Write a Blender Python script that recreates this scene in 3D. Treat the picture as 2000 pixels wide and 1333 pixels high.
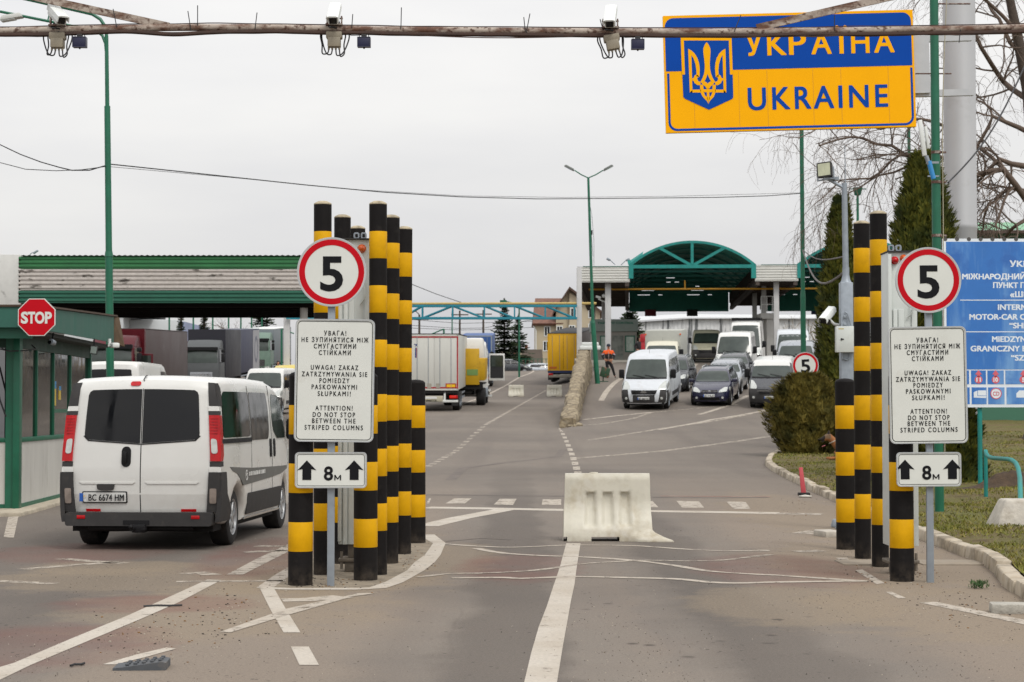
import bpy, bmesh, math, random
from mathutils import Vector, Matrix, noise
from math import sin, cos, pi, radians, atan2, sqrt
random.seed(7)
for o in list(bpy.data.objects): bpy.data.objects.remove(o)
SC = bpy.context.scene
COL = SC.collection
# ---------------------------------------------------------------- camera model
F = 3750.0; CX = 1000.0; CY = 666.5; EYE = 1.6; HOR = 795.0
PITCH = math.atan((HOR - CY) / F)
def ray(px, py):
    rx = (px - CX) / F; ru = (CY - py) / F
    c, s = cos(PITCH), sin(PITCH)
    return Vector((rx, c - s * ru, s + c * ru))
def P(px, py, d):
    r = ray(px, py); k = d / r.y
    return Vector((r.x * k, d, EYE + r.z * k))
# ---------------------------------------------------------------- terrain
def lerp_tab(tab, v):
    if v <= tab[0][0]: return tab[0][1]
    for (a, b), (c, d) in zip(tab, tab[1:]):
        if v <= c: return b + (d - b) * (v - a) / (c - a)
    return tab[-1][1]
TL = [(0, 0), (32, 0), (50, .2), (62, .45), (75, .82), (100, 1.35), (133, 2.3), (154, 3.3), (175, 4.5), (200, 5.7), (235, 6.1), (300, 6.1), (2000, 6.1)]
TR = [(0, 0), (32, 0), (50, .2), (62, .5), (70, .8), (77, 1.1), (82, 1.52), (88, 2.15), (95, 2.72), (103, 3.15), (115, 3.9), (125, 4.5), (150, 5.3), (200, 5.9), (235, 6.1), (2000, 6.1)]
def smooth(a, b, v):
    t = max(0., min(1., (v - a) / (b - a))); return t * t * (3 - 2 * t)
def prof(tab, y): return sum(lerp_tab(tab, y + k * 1.6) for k in (-2, -1, 0, 1, 2)) / 5
_tc = {}
def pr(which, y):
    k = (which, round(y, 2))
    if k not in _tc: _tc[k] = prof(TL if which == 0 else TR, y)
    return _tc[k]
def wallx(y): return 2.3 + (y - 75) * .0587
def T(x, y):
    a = pr(0, y); b = pr(1, y); e = x - wallx(y)
    if -1.8 < e < 1: a += .78 * smooth(-1.7, -.25, e) * smooth(92, 103, y) * smooth(128, 112, y)
    w = .35 if y < 112 else .35 + (y - 112) * .09
    t = smooth(-w, w, x - wallx(y))
    z = a + (b - a) * t
    return z + .02 * max(0., -x - 8) * smooth(60, 95, y)
def G(px, py):
    r = ray(px, py); o = Vector((0, 0, EYE)); t = 3.0
    while t < 400:
        p = o + r * t
        if p.z <= T(p.x, p.y):
            lo, hi = t - .25, t
            for _ in range(18):
                m = (lo + hi) / 2; q = o + r * m
                if q.z <= T(q.x, q.y): hi = m
                else: lo = m
            q = o + r * hi; return Vector((q.x, q.y, T(q.x, q.y)))
        t += .25
    p = o + r * 400; return Vector((p.x, p.y, T(p.x, p.y)))
# ---------------------------------------------------------------- materials
def lin1(v): v /= 255.; return v / 12.92 if v <= .04045 else ((v + .055) / 1.055) ** 2.4
def C(h):
    if isinstance(h, str): h = tuple(int(h[i:i + 2], 16) for i in (0, 2, 4))
    return tuple(lin1(v) for v in h) + (1.,)
class N:
    def __init__(s, m): m.use_nodes = True; s.t = m.node_tree; s.n = s.t.nodes; s.l = s.t.links
    def __call__(s, typ, **kw):
        n = s.n.new('ShaderNode' + typ)
        for k, v in kw.items():
            if k.startswith('i_'):
                key = k[2:]; key = int(key) if key.isdigit() else key.replace('_', ' ')
                sock = n.inputs[key]
                if isinstance(v, bpy.types.NodeSocket): s.l.new(v, sock)
                else: sock.default_value = v
            else: setattr(n, k, v)
        return n
    def math(s, op, a, b=0., clamp=False):
        return s('Math', operation=op, i_0=a, i_1=b, use_clamp=clamp).outputs[0]
    def rng(s, v, a, b, c=0., d=1.): return s('MapRange', i_0=v, i_1=a, i_2=b, i_3=c, i_4=d).outputs[0]
    def noise(s, vec, scale, detail=4, rough=.55):
        return s('TexNoise', i_Vector=vec, i_Scale=scale, i_Detail=detail, i_Roughness=rough).outputs[0]
    def mix(s, f, a, b, bt='MIX'):
        n = s('Mix', data_type='RGBA', blend_type=bt)
        for i, v in ((0, f), (6, a), (7, b)):
            if isinstance(v, bpy.types.NodeSocket): s.l.new(v, n.inputs[i])
            else: n.inputs[i].default_value = v
        return n.outputs[2]
MATS = {}
def newmat(name):
    m = bpy.data.materials.new(name); k = N(m); b = k.n['Principled BSDF']; MATS[name] = m
    return m, k, b
def mat(name, col, rough=.6, metal=0., var=.14, scale=5., bump=0., bscale=None, dirt=None, spec=.5, coat=0., trans=0., ior=None, stretch=None):
    """Procedural paint / metal / cloth with soft tonal variation and optional dirt."""
    if name in MATS: return MATS[name]
    m, k, b = newmat(name); c = C(col)
    tc = k('TexCoord').outputs['Object']
    if stretch: tc = k('Mapping', i_Vector=tc, i_Scale=stretch).outputs[0]
    n1 = k.noise(tc, scale, 5)
    f = k.rng(n1, .3, .7, 1 - var, 1 + var * .6)
    cc = k.mix(1., c, k('CombineColor', i_0=f, i_1=f, i_2=f).outputs[0], 'MULTIPLY')
    if dirt:
        dc, amt, ds = dirt
        n2 = k.noise(tc, ds, 6, .65)
        cc = k.mix(k.rng(n2, .62 - .3 * amt, .78, 0, min(1, .35 + amt)), cc, C(dc))
    k.l.new(cc, b.inputs['Base Color'])
    b.inputs['Roughness'].default_value = rough; b.inputs['Metallic'].default_value = metal
    k.l.new(k.rng(n1, .3, .7, max(0, rough - .06), min(1, rough + .08)), b.inputs['Roughness'])
    b.inputs['Specular IOR Level'].default_value = spec
    b.inputs['Coat Weight'].default_value = coat; b.inputs['Coat Roughness'].default_value = .05
    if ior: b.inputs['IOR'].default_value = ior
    if bump:
        h = k.noise(tc, bscale or scale * 4, 4)
        k.l.new(k('Bump', i_Strength=bump, i_Distance=.02, i_Height=h).outputs[0], b.inputs['Normal'])
    return m
def two(name, a, b_, scale, lo, hi, rough=.7, metal=0., stretch=None, bump=.0, detail=7, var=.15, c3=None):
    """Paint over another layer: noise mask picks a or b (peeling paint, rust)."""
    if name in MATS: return MATS[name]
    m, k, b = newmat(name)
    tc = k('TexCoord').outputs['Object']; t2 = tc
    if stretch: t2 = k('Mapping', i_Vector=tc, i_Scale=stretch).outputs[0]
    n1 = k.noise(t2, scale, detail, .62); n2 = k.noise(tc, scale * 2.3, 4)
    f = k.rng(n2, .3, .7, 1 - var, 1 + var)
    c = k.mix(k.rng(n1, lo, hi), C(a), C(b_))
    if c3: c = k.mix(k.rng(n2, .52, .66), c, C(c3))
    c = k.mix(1., c, k('CombineColor', i_0=f, i_1=f, i_2=f).outputs[0], 'MULTIPLY')
    k.l.new(c, b.inputs['Base Color']); b.inputs['Roughness'].default_value = rough; b.inputs['Metallic'].default_value = metal
    if bump: k.l.new(k('Bump', i_Strength=bump, i_Distance=.02, i_Height=n1).outputs[0], b.inputs['Normal'])
    return m
def leafmat(name, a, b_, c_, rough=.75):
    if name in MATS: return MATS[name]
    m, k, b = newmat(name)
    r = k('NewGeometry').outputs['Random Per Island']
    tc = k('TexCoord').outputs['Object']
    n1 = k.noise(tc, 2.2, 3)
    c = k.mix(r, C(a), C(b_)); c = k.mix(k.rng(n1, .45, .68), c, C(c_))
    k.l.new(c, b.inputs['Base Color']); b.inputs['Roughness'].default_value = rough; b.inputs['Specular IOR Level'].default_value = .25
    return m
def splash(m, col, top, amt, scale=9., streak=.25):
    """dried mud and scuffs thrown up from the road onto the foot of a thing"""
    k = N(m); b = k.n['Principled BSDF']; src = b.inputs['Base Color'].links[0].from_socket
    tc = k('TexCoord').outputs['Object']; z = k('SeparateXYZ', i_0=tc).outputs[2]
    n1 = k.noise(tc, scale, 7, .7); n2 = k.noise(k('Mapping', i_Vector=tc, i_Scale=(6, 6, 1.2)).outputs[0], 4., 5, .7)
    f = k.math('MULTIPLY', k.rng(z, top, 0.), k.rng(n1, .38, .66, 0, amt), True)
    c = k.mix(f, src, C(col)); c = k.mix(k.rng(n2, .7, .84, 0, streak), c, C('6f665a'))
    k.l.new(c, b.inputs['Base Color'])
# ---------------------------------------------------------------- mesh builder
class MB:
    def __init__(s): s.bm = bmesh.new(); s.mi = 0
    def _new(s, vs, faces, M=None, smooth=False):
        bv = [s.bm.verts.new(M @ Vector(v) if M else Vector(v)) for v in vs]
        for f in faces:
            try:
                bf = s.bm.faces.new([bv[i] for i in f]); bf.material_index = s.mi; bf.smooth = smooth
            except ValueError: pass
        return bv
    def box(s, x0, x1, y0, y1, z0, z1, M=None, bev=0., taper=None):
        vs = [(x0, y0, z0), (x1, y0, z0), (x1, y1, z0), (x0, y1, z0), (x0, y0, z1), (x1, y0, z1), (x1, y1, z1), (x0, y1, z1)]
        if taper:
            cx, cy = (x0 + x1) / 2, (y0 + y1) / 2
            vs = vs[:4] + [(cx + (x - cx) * taper, cy + (y - cy) * taper, z) for x, y, z in vs[4:]]
        bv = s._new(vs, [(0, 3, 2, 1), (4, 5, 6, 7), (0, 1, 5, 4), (1, 2, 6, 5), (2, 3, 7, 6), (3, 0, 4, 7)], M)
        if bev:
            es = list({e for v in bv for e in v.link_edges})
            fs = list({f for v in bv for f in v.link_faces}); mi = s.mi
            r = bmesh.ops.bevel(s.bm, geom=es, offset=bev, segments=2, affect='EDGES', profile=.5, clamp_overlap=True)
            for f in r['faces']: f.material_index = mi; f.smooth = True
        return s
    def cyl(s, p0, p1, r0, r1=None, n=12, caps=True, smooth=True):
        r1 = r0 if r1 is None else r1
        p0, p1 = Vector(p0), Vector(p1); d = (p1 - p0)
        if d.length < 1e-6: return s
        q = d.to_track_quat('Z', 'Y').to_matrix()
        vs = []
        for p, r in ((p0, r0), (p1, r1)):
            for i in range(n):
                a = 2 * pi * i / n; vs.append(p + q @ Vector((r * cos(a), r * sin(a), 0)))
        fs = [(i, (i + 1) % n, n + (i + 1) % n, n + i) for i in range(n)]
        bv = s._new(vs, fs, smooth=smooth)
        if caps:
            for idx in (list(range(n))[::-1], list(range(n, 2 * n))):
                f = s.bm.faces.new([bv[i] for i in idx]); f.material_index = s.mi
        return s
    def tube(s, pts, r, n=6, caps=True):
        pts = [Vector(p) for p in pts]; R = r if isinstance(r, (list, tuple)) else [r] * len(pts)
        rings = []; up = None
        for i, p in enumerate(pts):
            t = (pts[min(i + 1, len(pts) - 1)] - pts[max(i - 1, 0)])
            if t.length < 1e-9: t = Vector((0, 0, 1))
            t.normalize()
            if up is None: up = t.orthogonal()
            up = (up - t * up.dot(t))
            if up.length < 1e-6: up = t.orthogonal()
            up.normalize(); w = t.cross(up)
            rings.append([s.bm.verts.new(p + (up * cos(2 * pi * k / n) + w * sin(2 * pi * k / n)) * R[i]) for k in range(n)])
        for a, b in zip(rings, rings[1:]):
            for k in range(n):
                f = s.bm.faces.new((a[k], a[(k + 1) % n], b[(k + 1) % n], b[k])); f.material_index = s.mi; f.smooth = True
        if caps and n > 2:
            f = s.bm.faces.new(rings[0][::-1]); f.material_index = s.mi
            f = s.bm.faces.new(rings[-1]); f.material_index = s.mi
        return s
    def lathe(s, pr_, n=24, M=None, smooth=True, axis='Z'):
        """pr_: list of (r, h); closed on axis when r==0"""
        rings = []
        for r, h in pr_:
            if r < 1e-6: v = Vector((0, 0, h)); rings.append([s.bm.verts.new(M @ v if M else v)])
            else:
                ring = []
                for i in range(n):
                    a = 2 * pi * i / n; v = Vector((r * cos(a), r * sin(a), h)); ring.append(s.bm.verts.new(M @ v if M else v))
                rings.append(ring)
        for a, b in zip(rings, rings[1:]):
            if len(a) == 1 and len(b) == 1: continue
            for i in range(n):
                j = (i + 1) % n
                if len(a) == 1: vs = (a[0], b[j], b[i])
                elif len(b) == 1: vs = (a[i], a[j], b[0])
                else: vs = (a[i], a[j], b[j], b[i])
                f = s.bm.faces.new(vs); f.material_index = s.mi; f.smooth = smooth
        return s
    def sphere(s, c, r, n=12, sc=(1, 1, 1)):
        c = Vector(c); m = n // 2
        M = Matrix.Translation(c) @ Matrix.Diagonal((sc[0], sc[1], sc[2], 1))
        return s.lathe([(r * sin(pi * i / m), -r * cos(pi * i / m)) for i in range(m + 1)], n, M)
    def prism(s, poly, y0, y1, M=None, flip=False):
        """poly in (x,z), extruded along y"""
        n = len(poly)
        vs = [(x, y0, z) for x, z in poly] + [(x, y1, z) for x, z in poly]
        bv = s._new(vs, [(i, (i + 1) % n, n + (i + 1) % n, n + i) for i in range(n)], M)
        for idx in (list(range(n)), list(range(n, 2 * n))[::-1]):
            f = s.bm.faces.new([bv[i] for i in idx]); f.material_index = s.mi
        return s
    def poly(s, pts):
        f = s.bm.faces.new([s.bm.verts.new(Vector(p)) for p in pts]); f.material_index = s.mi; return s
    def ring(s, outer, inner, y0, y1, M=None):
        """frame between two (x,z) outlines with equal point counts"""
        n = len(outer)
        vs = [(x, y0, z) for x, z in outer] + [(x, y0, z) for x, z in inner] + [(x, y1, z) for x, z in outer] + [(x, y1, z) for x, z in inner]
        fs = []
        for i in range(n):
            j = (i + 1) % n
            fs += [(i, j, n + j, n + i), (2 * n + i, 3 * n + i, 3 * n + j, 2 * n + j), (i, 2 * n + i, 2 * n + j, j), (n + i, n + j, 3 * n + j, 3 * n + i)]
        s._new(vs, fs, M); return s
    def text(s, body, cx, cz, h=None, w=None, y=0., bold=0., space=1., M=None, strike=0.):
        me = text_mesh(body, bold, space)
        xs = [v.co.x for v in me.vertices]; x0, x1 = min(xs), max(xs)
        k = h / .728; kx = (w / (x1 - x0)) if w else k
        vs = [((v.co.x - (x0 + x1) / 2) * kx + cx, y, (v.co.y - .364) * k + cz) for v in me.vertices]
        fs = [tuple(p.vertices) for p in me.polygons]
        if strike:
            for i, (ox, oz) in enumerate(((-1, -.6), (1, -.6), (-1, .6), (1, .6), (0, 0))): s._new([(x + ox * strike * h, yy - .0002 * i, z + oz * strike * h) for x, yy, z in vs], fs, M)
        else: s._new(vs, fs, M)
        bpy.data.meshes.remove(me); return s
_tcur = bpy.data.curves.new('lettering_source', 'FONT'); _tobj = bpy.data.objects.new('lettering_source', _tcur); COL.objects.link(_tobj)
def text_mesh(body, bold, space):
    _tcur.body = body.translate(str.maketrans('АВЕКМНОРСТІХЅ', 'ABEKMHOPCTIXS')); _tcur.offset = bold; _tcur.space_character = space; _tcur.resolution_u = 4
    bpy.context.view_layer.update()
    dg = bpy.context.evaluated_depsgraph_get()
    return bpy.data.meshes.new_from_object(_tobj.evaluated_get(dg))
def sm(pts, n=5):
    pts = [Vector(p) for p in pts]; out = []
    for i in range(len(pts) - 1):
        a, b, c, d = pts[max(i - 1, 0)], pts[i], pts[i + 1], pts[min(i + 2, len(pts) - 1)]
        for k in range(n):
            t = k / n; out.append(.5 * ((2 * b) + (c - a) * t + (2 * a - 5 * b + 4 * c - d) * t * t + (3 * b - a - 3 * c + d) * t ** 3))
    return out + [pts[-1]]
def rrect(x0, x1, z0, z1, r, n=5):
    pts = []
    for cx, cz, a0 in ((x1 - r, z1 - r, 0), (x0 + r, z1 - r, 90), (x0 + r, z0 + r, 180), (x1 - r, z0 + r, 270)):
        for i in range(n + 1):
            a = radians(a0 + 90 * i / n); pts.append((cx + r * cos(a), cz + r * sin(a)))
    return pts
def circ(cx, cz, r, n=40): return [(cx + r * cos(2 * pi * i / n), cz + r * sin(2 * pi * i / n)) for i in range(n)]
def rpoly(pts, r, n=3):
    out = []
    m = len(pts)
    for i in range(m):
        a, b, c = Vector(pts[i - 1]), Vector(pts[i]), Vector(pts[(i + 1) % m])
        u, v = (a - b), (c - b); rr = min(r, u.length * .45, v.length * .45)
        p, q = b + u.normalized() * rr, b + v.normalized() * rr
        for k in range(n + 1):
            t = k / n; out.append(tuple(p * (1 - t) ** 2 + b * 2 * t * (1 - t) + q * t * t))
    return out
def finish(o, angle=40):
    try: o.data.set_sharp_from_angle(angle=radians(angle))
    except Exception: pass
def obj(name, mb, mats, parent=None, loc=None, angle=40, recalc=True, merge=False):
    bm = mb.bm if isinstance(mb, MB) else mb
    if merge: bmesh.ops.remove_doubles(bm, verts=bm.verts, dist=1e-5)
    if recalc: bmesh.ops.recalc_face_normals(bm, faces=bm.faces)
    me = bpy.data.meshes.new(name); bm.to_mesh(me); bm.free()
    for m in (mats if isinstance(mats, (list, tuple)) else [mats]): me.materials.append(m)
    o = bpy.data.objects.new(name, me); COL.objects.link(o)
    if parent: o.parent = parent
    if loc is not None: o.location = loc
    finish(o, angle); return o
def tag(o, label, cat, group=None, kind=None):
    o['label'] = label; o['category'] = cat
    if group: o['group'] = group
    if kind: o['kind'] = kind
    return o
def thing(name, label, cat, loc=(0, 0, 0), rz=0., group=None):
    o = bpy.data.objects.new(name, None); COL.objects.link(o); o.empty_display_size = .2
    o.location = loc; o.rotation_euler = (0, 0, rz); return tag(o, label, cat, group)
def struct(name, mb, mats, **kw):
    o = obj(name, mb, mats, **kw); o['kind'] = 'structure'; return o
def copy_tree(o, parent=None):
    c = o.copy(); COL.objects.link(c); c.parent = parent
    for ch in o.children: copy_tree(ch, c)
    return c
def dup(o, loc, rz, label, group=None):
    c = copy_tree(o); c.location = loc; c.rotation_euler = (0, 0, rz); c['label'] = label
    if group: c['group'] = group
    return c
def RZ(a): return Matrix.Rotation(a, 4, 'Z')
def RX(a): return Matrix.Rotation(a, 4, 'X')
def RY(a): return Matrix.Rotation(a, 4, 'Y')
def TRN(x, y, z): return Matrix.Translation((x, y, z))
# ---------------------------------------------------------------- shared materials
green = mat('green_pole_paint', '0f5f45', .45, var=.18, scale=3, dirt=('2a6b58', .15, 9))
dgreen = mat('dark_green_paint', '0b5540', .5, var=.2, scale=2, dirt=('1d4438', .25, 4))
teal = mat('teal_steel_paint', '0a7f78', .5, var=.2, scale=2, dirt=('3b5a4c', .2, 6))
bluesteel = mat('blue_green_steel_paint', '1a7f92', .5, var=.2, scale=2)
galv = mat('galvanised_steel', '8f979f', .5, .35, var=.14, scale=14)
greyp = mat('grey_painted_steel', '8c949c', .5, .1, var=.12, scale=9, dirt=('6f7478', .15, 12))
white_p = mat('white_sheet_metal', 'd3d6d3', .45, var=.06, scale=4, dirt=('a9a79c', .12, 5))
white_old = two('weathered_white_paint', 'd6d5cf', '8d8a80', 2.2, .56, .72, .7, var=.08)
black_film = mat('black_reflective_film', '1c1a1a', .6, var=.2, scale=9, bump=.05, dirt=('3a3632', .1, 7), spec=.1)
yellow_film = mat('yellow_reflective_film', 'd09c0a', .5, var=.1, scale=7, bump=.06, dirt=('a87c12', .15, 5), spec=.12)
concrete = mat('pale_concrete', 'b3aca0', .9, var=.25, scale=6, bump=.5, bscale=20, dirt=('7a7264', .35, 5))
sign_white = mat('white_sign_sheeting', 'd0d2cc', .5, var=.04, scale=3, dirt=('b9b6ac', .1, 4), spec=.2)
sign_red = mat('red_sign_sheeting', 'b80a1b', .5, var=.08, scale=4, spec=.12)
sign_black = mat('black_sign_ink', '17181b', .6, var=.1, scale=8, spec=.12)
alu = mat('aluminium_edge', 'b9bcbd', .35, .6, var=.06)
rubber = mat('black_rubber', '191818', .8, var=.2, scale=10, dirt=('3c3733', .2, 8))
blackp = mat('black_plastic', '161618', .6, var=.12, scale=10, spec=.25)
greypl = mat('dark_grey_plastic', '3a3939', .7, var=.14, scale=8, dirt=('544e48', .2, 6), spec=.22)
glass_dark = mat('tinted_glass', '08080a', .07, var=.1, spec=.38)
glass_green = mat('green_glass_painted_sky', '343d38', .06, var=.25, scale=3, spec=.5)  # grey-green base colour is lifted to stand in for sky reflected in windscreens
rim_m = mat('alloy_rim', 'a9abad', .35, .7, var=.1)
red_l = mat('red_lamp_lens', 'b00a12', .18, var=.2, scale=12, spec=.4)
clear_l = mat('clear_lamp_lens', 'b9bcb8', .12, .1, var=.2, scale=14, spec=.8)
orange_l = mat('orange_lamp_lens', 'd65a0c', .18, var=.15, scale=20, spec=.7)
chrome = mat('chrome_trim', 'c8cbcd', .18, .9, var=.05)
plate_w = mat('number_plate_white', 'd4d5d2', .4, var=.04)
plate_b = mat('number_plate_blue', '1d55a8', .4, var=.05)
plate_y = mat('number_plate_yellow', 'e2b616', .4, var=.05)
cable_m = mat('black_cable', '17171a', .6, var=.1)
paint_w = mat('white_car_paint', 'cfcfcb', .3, var=.03, scale=2, coat=.4, dirt=('bab5ab', .05, 1.3))
splash(paint_w, 'a0968a', .85, .4, 5., 0.); splash(black_film, '5f554a', .2, .45); splash(yellow_film, '7b6a4a', .3, .35)
# ================================================================ ground
def ground_material():
    m, k, b = newmat('worn_asphalt')
    tc = k('TexCoord').outputs['Object']
    n_big = k.noise(tc, .13, 5, .6); n_mid = k.noise(tc, .9, 6, .65); n_f = k.noise(tc, 95, 2, .7); n_g = k.noise(tc, 38, 3, .7)
    c = k.mix(k.rng(n_big, .38, .62), C('68615a'), C('776f66'))
    c = k.mix(k.rng(n_mid, .42, .7, 0, .6), c, C('746a61'))
    # smoother dark wheel tracks and sealed strips along the lanes
    st = k('Mapping', i_Vector=tc, i_Scale=(1.1, .05, 1.)).outputs[0]
    n_tr = k.noise(st, 1.0, 3, .5)
    c = k.mix(k.rng(n_tr, .5, .68, 0, .3), c, C('5e5651'))
    # polished dark lanes between paler, coarser verges (they run along the road)
    sx = k('SeparateXYZ', i_0=tc); wx = k.math('ADD', sx.outputs[0], k.math('MULTIPLY', k.math('SUBTRACT', k.noise(tc, .55, 5, .6), .5), .9))
    rp = k('ValToRGB'); rp.color_ramp.interpolation = 'EASE'; els = rp.color_ramp.elements
    lanes = [(-8, .5), (-6.4, .3), (-5.6, .12), (-4.6, .2), (-3.7, .1), (-3.1, .35), (-2.5, .95), (-1.2, .9), (-.62, .55), (-.25, .1), (.3, .12), (.55, .5), (.95, .62), (1.25, .3), (1.5, .06), (1.95, .14), (2.4, .6), (3.0, 1.), (8, .9)]
    els[0].position = 0; els[1].position = 1
    for X_, v_ in lanes[1:-1]: els.new((X_ + 8) / 16)
    for e_, (X_, v_) in zip(els, lanes): e_.color = (v_, v_, v_, 1)
    k.l.new(k.rng(wx, -8, 8), rp.inputs[0]); far = k.rng(sx.outputs[1], 26, 48); lane_v = k.mix(far, rp.outputs[0], (.4, .4, .4, 1))
    c = k.mix(k.math('MULTIPLY', k.rng(lane_v, .42, .0), .75), c, C('504a45')); c = k.mix(k.math('MULTIPLY', k.rng(lane_v, .5, 1.), .7), c, C('847769'))
    def blob(cx, cy, rx, ry, wob=.5, ns=1.6):
        v = k('VectorMath', operation='SUBTRACT', i_0=tc, i_1=(cx, cy, 0)).outputs[0]
        v = k('VectorMath', operation='MULTIPLY', i_0=v, i_1=(1 / rx, 1 / ry, 0)).outputs[0]
        L = k('VectorMath', operation='LENGTH', i_0=v).outputs['Value']
        nn = k.noise(tc, ns, 5, .65)
        L = k.math('ADD', L, k.math('MULTIPLY', k.math('SUBTRACT', nn, .5), wob * 2))
        return k.rng(L, 1.05, .75)
    def gb(px, py, rx, ry, **kw): g = G(px, py); return blob(g.x, g.y, rx, ry, **kw)
    # sandy dust by the islands and kerbs
    for px, py, rx, ry in ((1580, 1010, 1.1, 7), (1700, 1100, 1.2, 3.2), (1880, 1190, 1.3, 2.6), (450, 1190, 1.3, 2.2), (380, 1130, 2.2, 1.6), (885, 1090, .55, 2.2), (640, 1135, 1.2, 1.6), (700, 1085, .9, 5.), (1560, 1180, .9, 2.), (210, 1110, .9, 1.)):
        c = k.mix(k.math('MULTIPLY', gb(px, py, rx, ry, wob=.7), k.rng(n_g, .3, .6, .25, .6)), c, C('837562'))
    # faded brick red anti-slip paint
    for px, py, rx, ry in ((1015, 1108, .68, 1.9), (1530, 1112, .95, 2.1), (60, 1262, 1.0, 1.4), (150, 1080, 1.1, 1.6), (520, 1085, .7, 3.2), (300, 1180, .9, .8)):
        c = k.mix(k.math('MULTIPLY', gb(px, py, rx, ry, wob=.28, ns=2.5), k.rng(n_mid, .3, .62, .55, .2)), c, C('6d463e'))
    # oil stains: sparse flattened spots
    v = k('TexVoronoi', i_Vector=k('Mapping', i_Vector=tc, i_Scale=(3.1, 2.5, 1)).outputs[0], i_Scale=1., i_Randomness=1.)
    spot = k.math('MULTIPLY', k.rng(v.outputs['Distance'], .2, .12), k.rng(k.noise(tc, .9, 2), .46, .52))
    lane = gb(1370, 1215, .9, 4.2, wob=.5)
    c = k.mix(k.math('MULTIPLY', spot, k.math('MULTIPLY', lane, .75)), c, C('3c3531'))
    # aggregate grain, pale grit and black specks
    f = k.rng(k.math('ADD', k.math('MULTIPLY', n_f, .6), k.math('MULTIPLY', n_g, .4)), .34, .66, .74, 1.24)
    c = k.mix(1., c, k('CombineColor', i_0=f, i_1=f, i_2=f).outputs[0], 'MULTIPLY')
    v2 = k('TexVoronoi', i_Vector=tc, i_Scale=8.); v4 = k('TexVoronoi', i_Vector=tc, i_Scale=15.)
    c = k.mix(k.math('MULTIPLY', k.rng(v2.outputs['Distance'], .13, .07), k.rng(n_mid, .4, .58)), c, C('2f2a26')); c = k.mix(k.math('MULTIPLY', k.rng(v4.outputs['Distance'], .16, .08), k.math('MULTIPLY', k.rng(lane_v, .35, .9), .6)), c, C('4a4039'))
    # cracks
    v3 = k('TexVoronoi', feature='DISTANCE_TO_EDGE', i_Vector=k.mix(.25, tc, k('TexNoise', i_Vector=tc, i_Scale=.8).outputs['Color'], 'ADD'), i_Scale=.16)
    c = k.mix(k.math('MULTIPLY', k.rng(v3.outputs['Distance'], .0025, .001), k.rng(n_big, .5, .6, 0, .35)), c, C('564f49'))
    k.l.new(c, b.inputs['Base Color']); b.inputs['Roughness'].default_value = .88; b.inputs['Specular IOR Level'].default_value = .3
    k.l.new(k('Bump', i_Strength=.35, i_Distance=.01, i_Height=k.math('ADD', n_f, n_g)).outputs[0], b.inputs['Normal'])
    return m
asphalt = ground_material()
def build_ground():
    xs = [-900, -400, -200, -120, -90, -70, -60, -50] + [-44 + 2 * i for i in range(18)] + [-8 + i for i in range(9)] + [1 + .25 * i for i in range(56)] + [15 + i for i in range(6)] + [23, 27, 32, 38, 46, 60, 90, 150, 300, 900]
    ys = [-30, -10, 0] + [2 + i for i in range(220)] + [225, 235, 250, 270, 300, 400, 700, 1500]
    bm = bmesh.new(); rows = [[bm.verts.new((x, y, T(x, y))) for x in xs] for y in ys]
    for a, b in zip(rows, rows[1:]):
        for i in range(len(xs) - 1):
            f = bm.faces.new((a[i], a[i + 1], b[i + 1], b[i])); f.smooth = True
    return struct('ground', bm, asphalt, angle=180)
build_ground()
# ---------------------------------------------------------------- painted road markings
def marking_material(name, col, lo, hi):
    m, k, b = newmat(name)
    tc = k('TexCoord').outputs['Object']
    n = k.noise(tc, 6.5, 7, .7); n2 = k.noise(tc, 40, 3, .7); n3 = k.noise(tc, 1.2, 3)
    f = k.rng(n2, .3, .7, .82, 1.12)
    c = k.mix(1., k.mix(k.rng(n3, .4, .65), C(col), C('a89e90')), k('CombineColor', i_0=f, i_1=f, i_2=f).outputs[0], 'MULTIPLY')
    k.l.new(c, b.inputs['Base Color']); b.inputs['Roughness'].default_value = .8
    tr = k('BsdfTransparent'); mx = k('MixShader', i_0=k.rng(k.math('ADD', n, k.math('MULTIPLY', n2, .3)), lo, hi))
    k.l.new(b.outputs[0], mx.inputs[1]); k.l.new(tr.outputs[0], mx.inputs[2])
    k.l.new(mx.outputs[0], k.n['Material Output'].inputs[0]); return m
mk_good = marking_material('white_road_paint', 'b3ab9f', .74, .90)
mk_worn = marking_material('worn_white_road_paint', 'aca295', .66, .84)
mk_faint = marking_material('faded_white_road_paint', 'a3998c', .6, .78)
mkm = {0: MB(), 1: MB(), 2: MB()}
def mk_poly(pts, w=1, dz=.003):
    """px outline -> sheet on the ground"""
    bm = mkm[w].bm; dz = .003 + (dz - .003) * .22
    ps = [G(*p) for p in pts]
    bm.faces.new([bm.verts.new((p.x, p.y, p.z + dz)) for p in ps])
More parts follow.
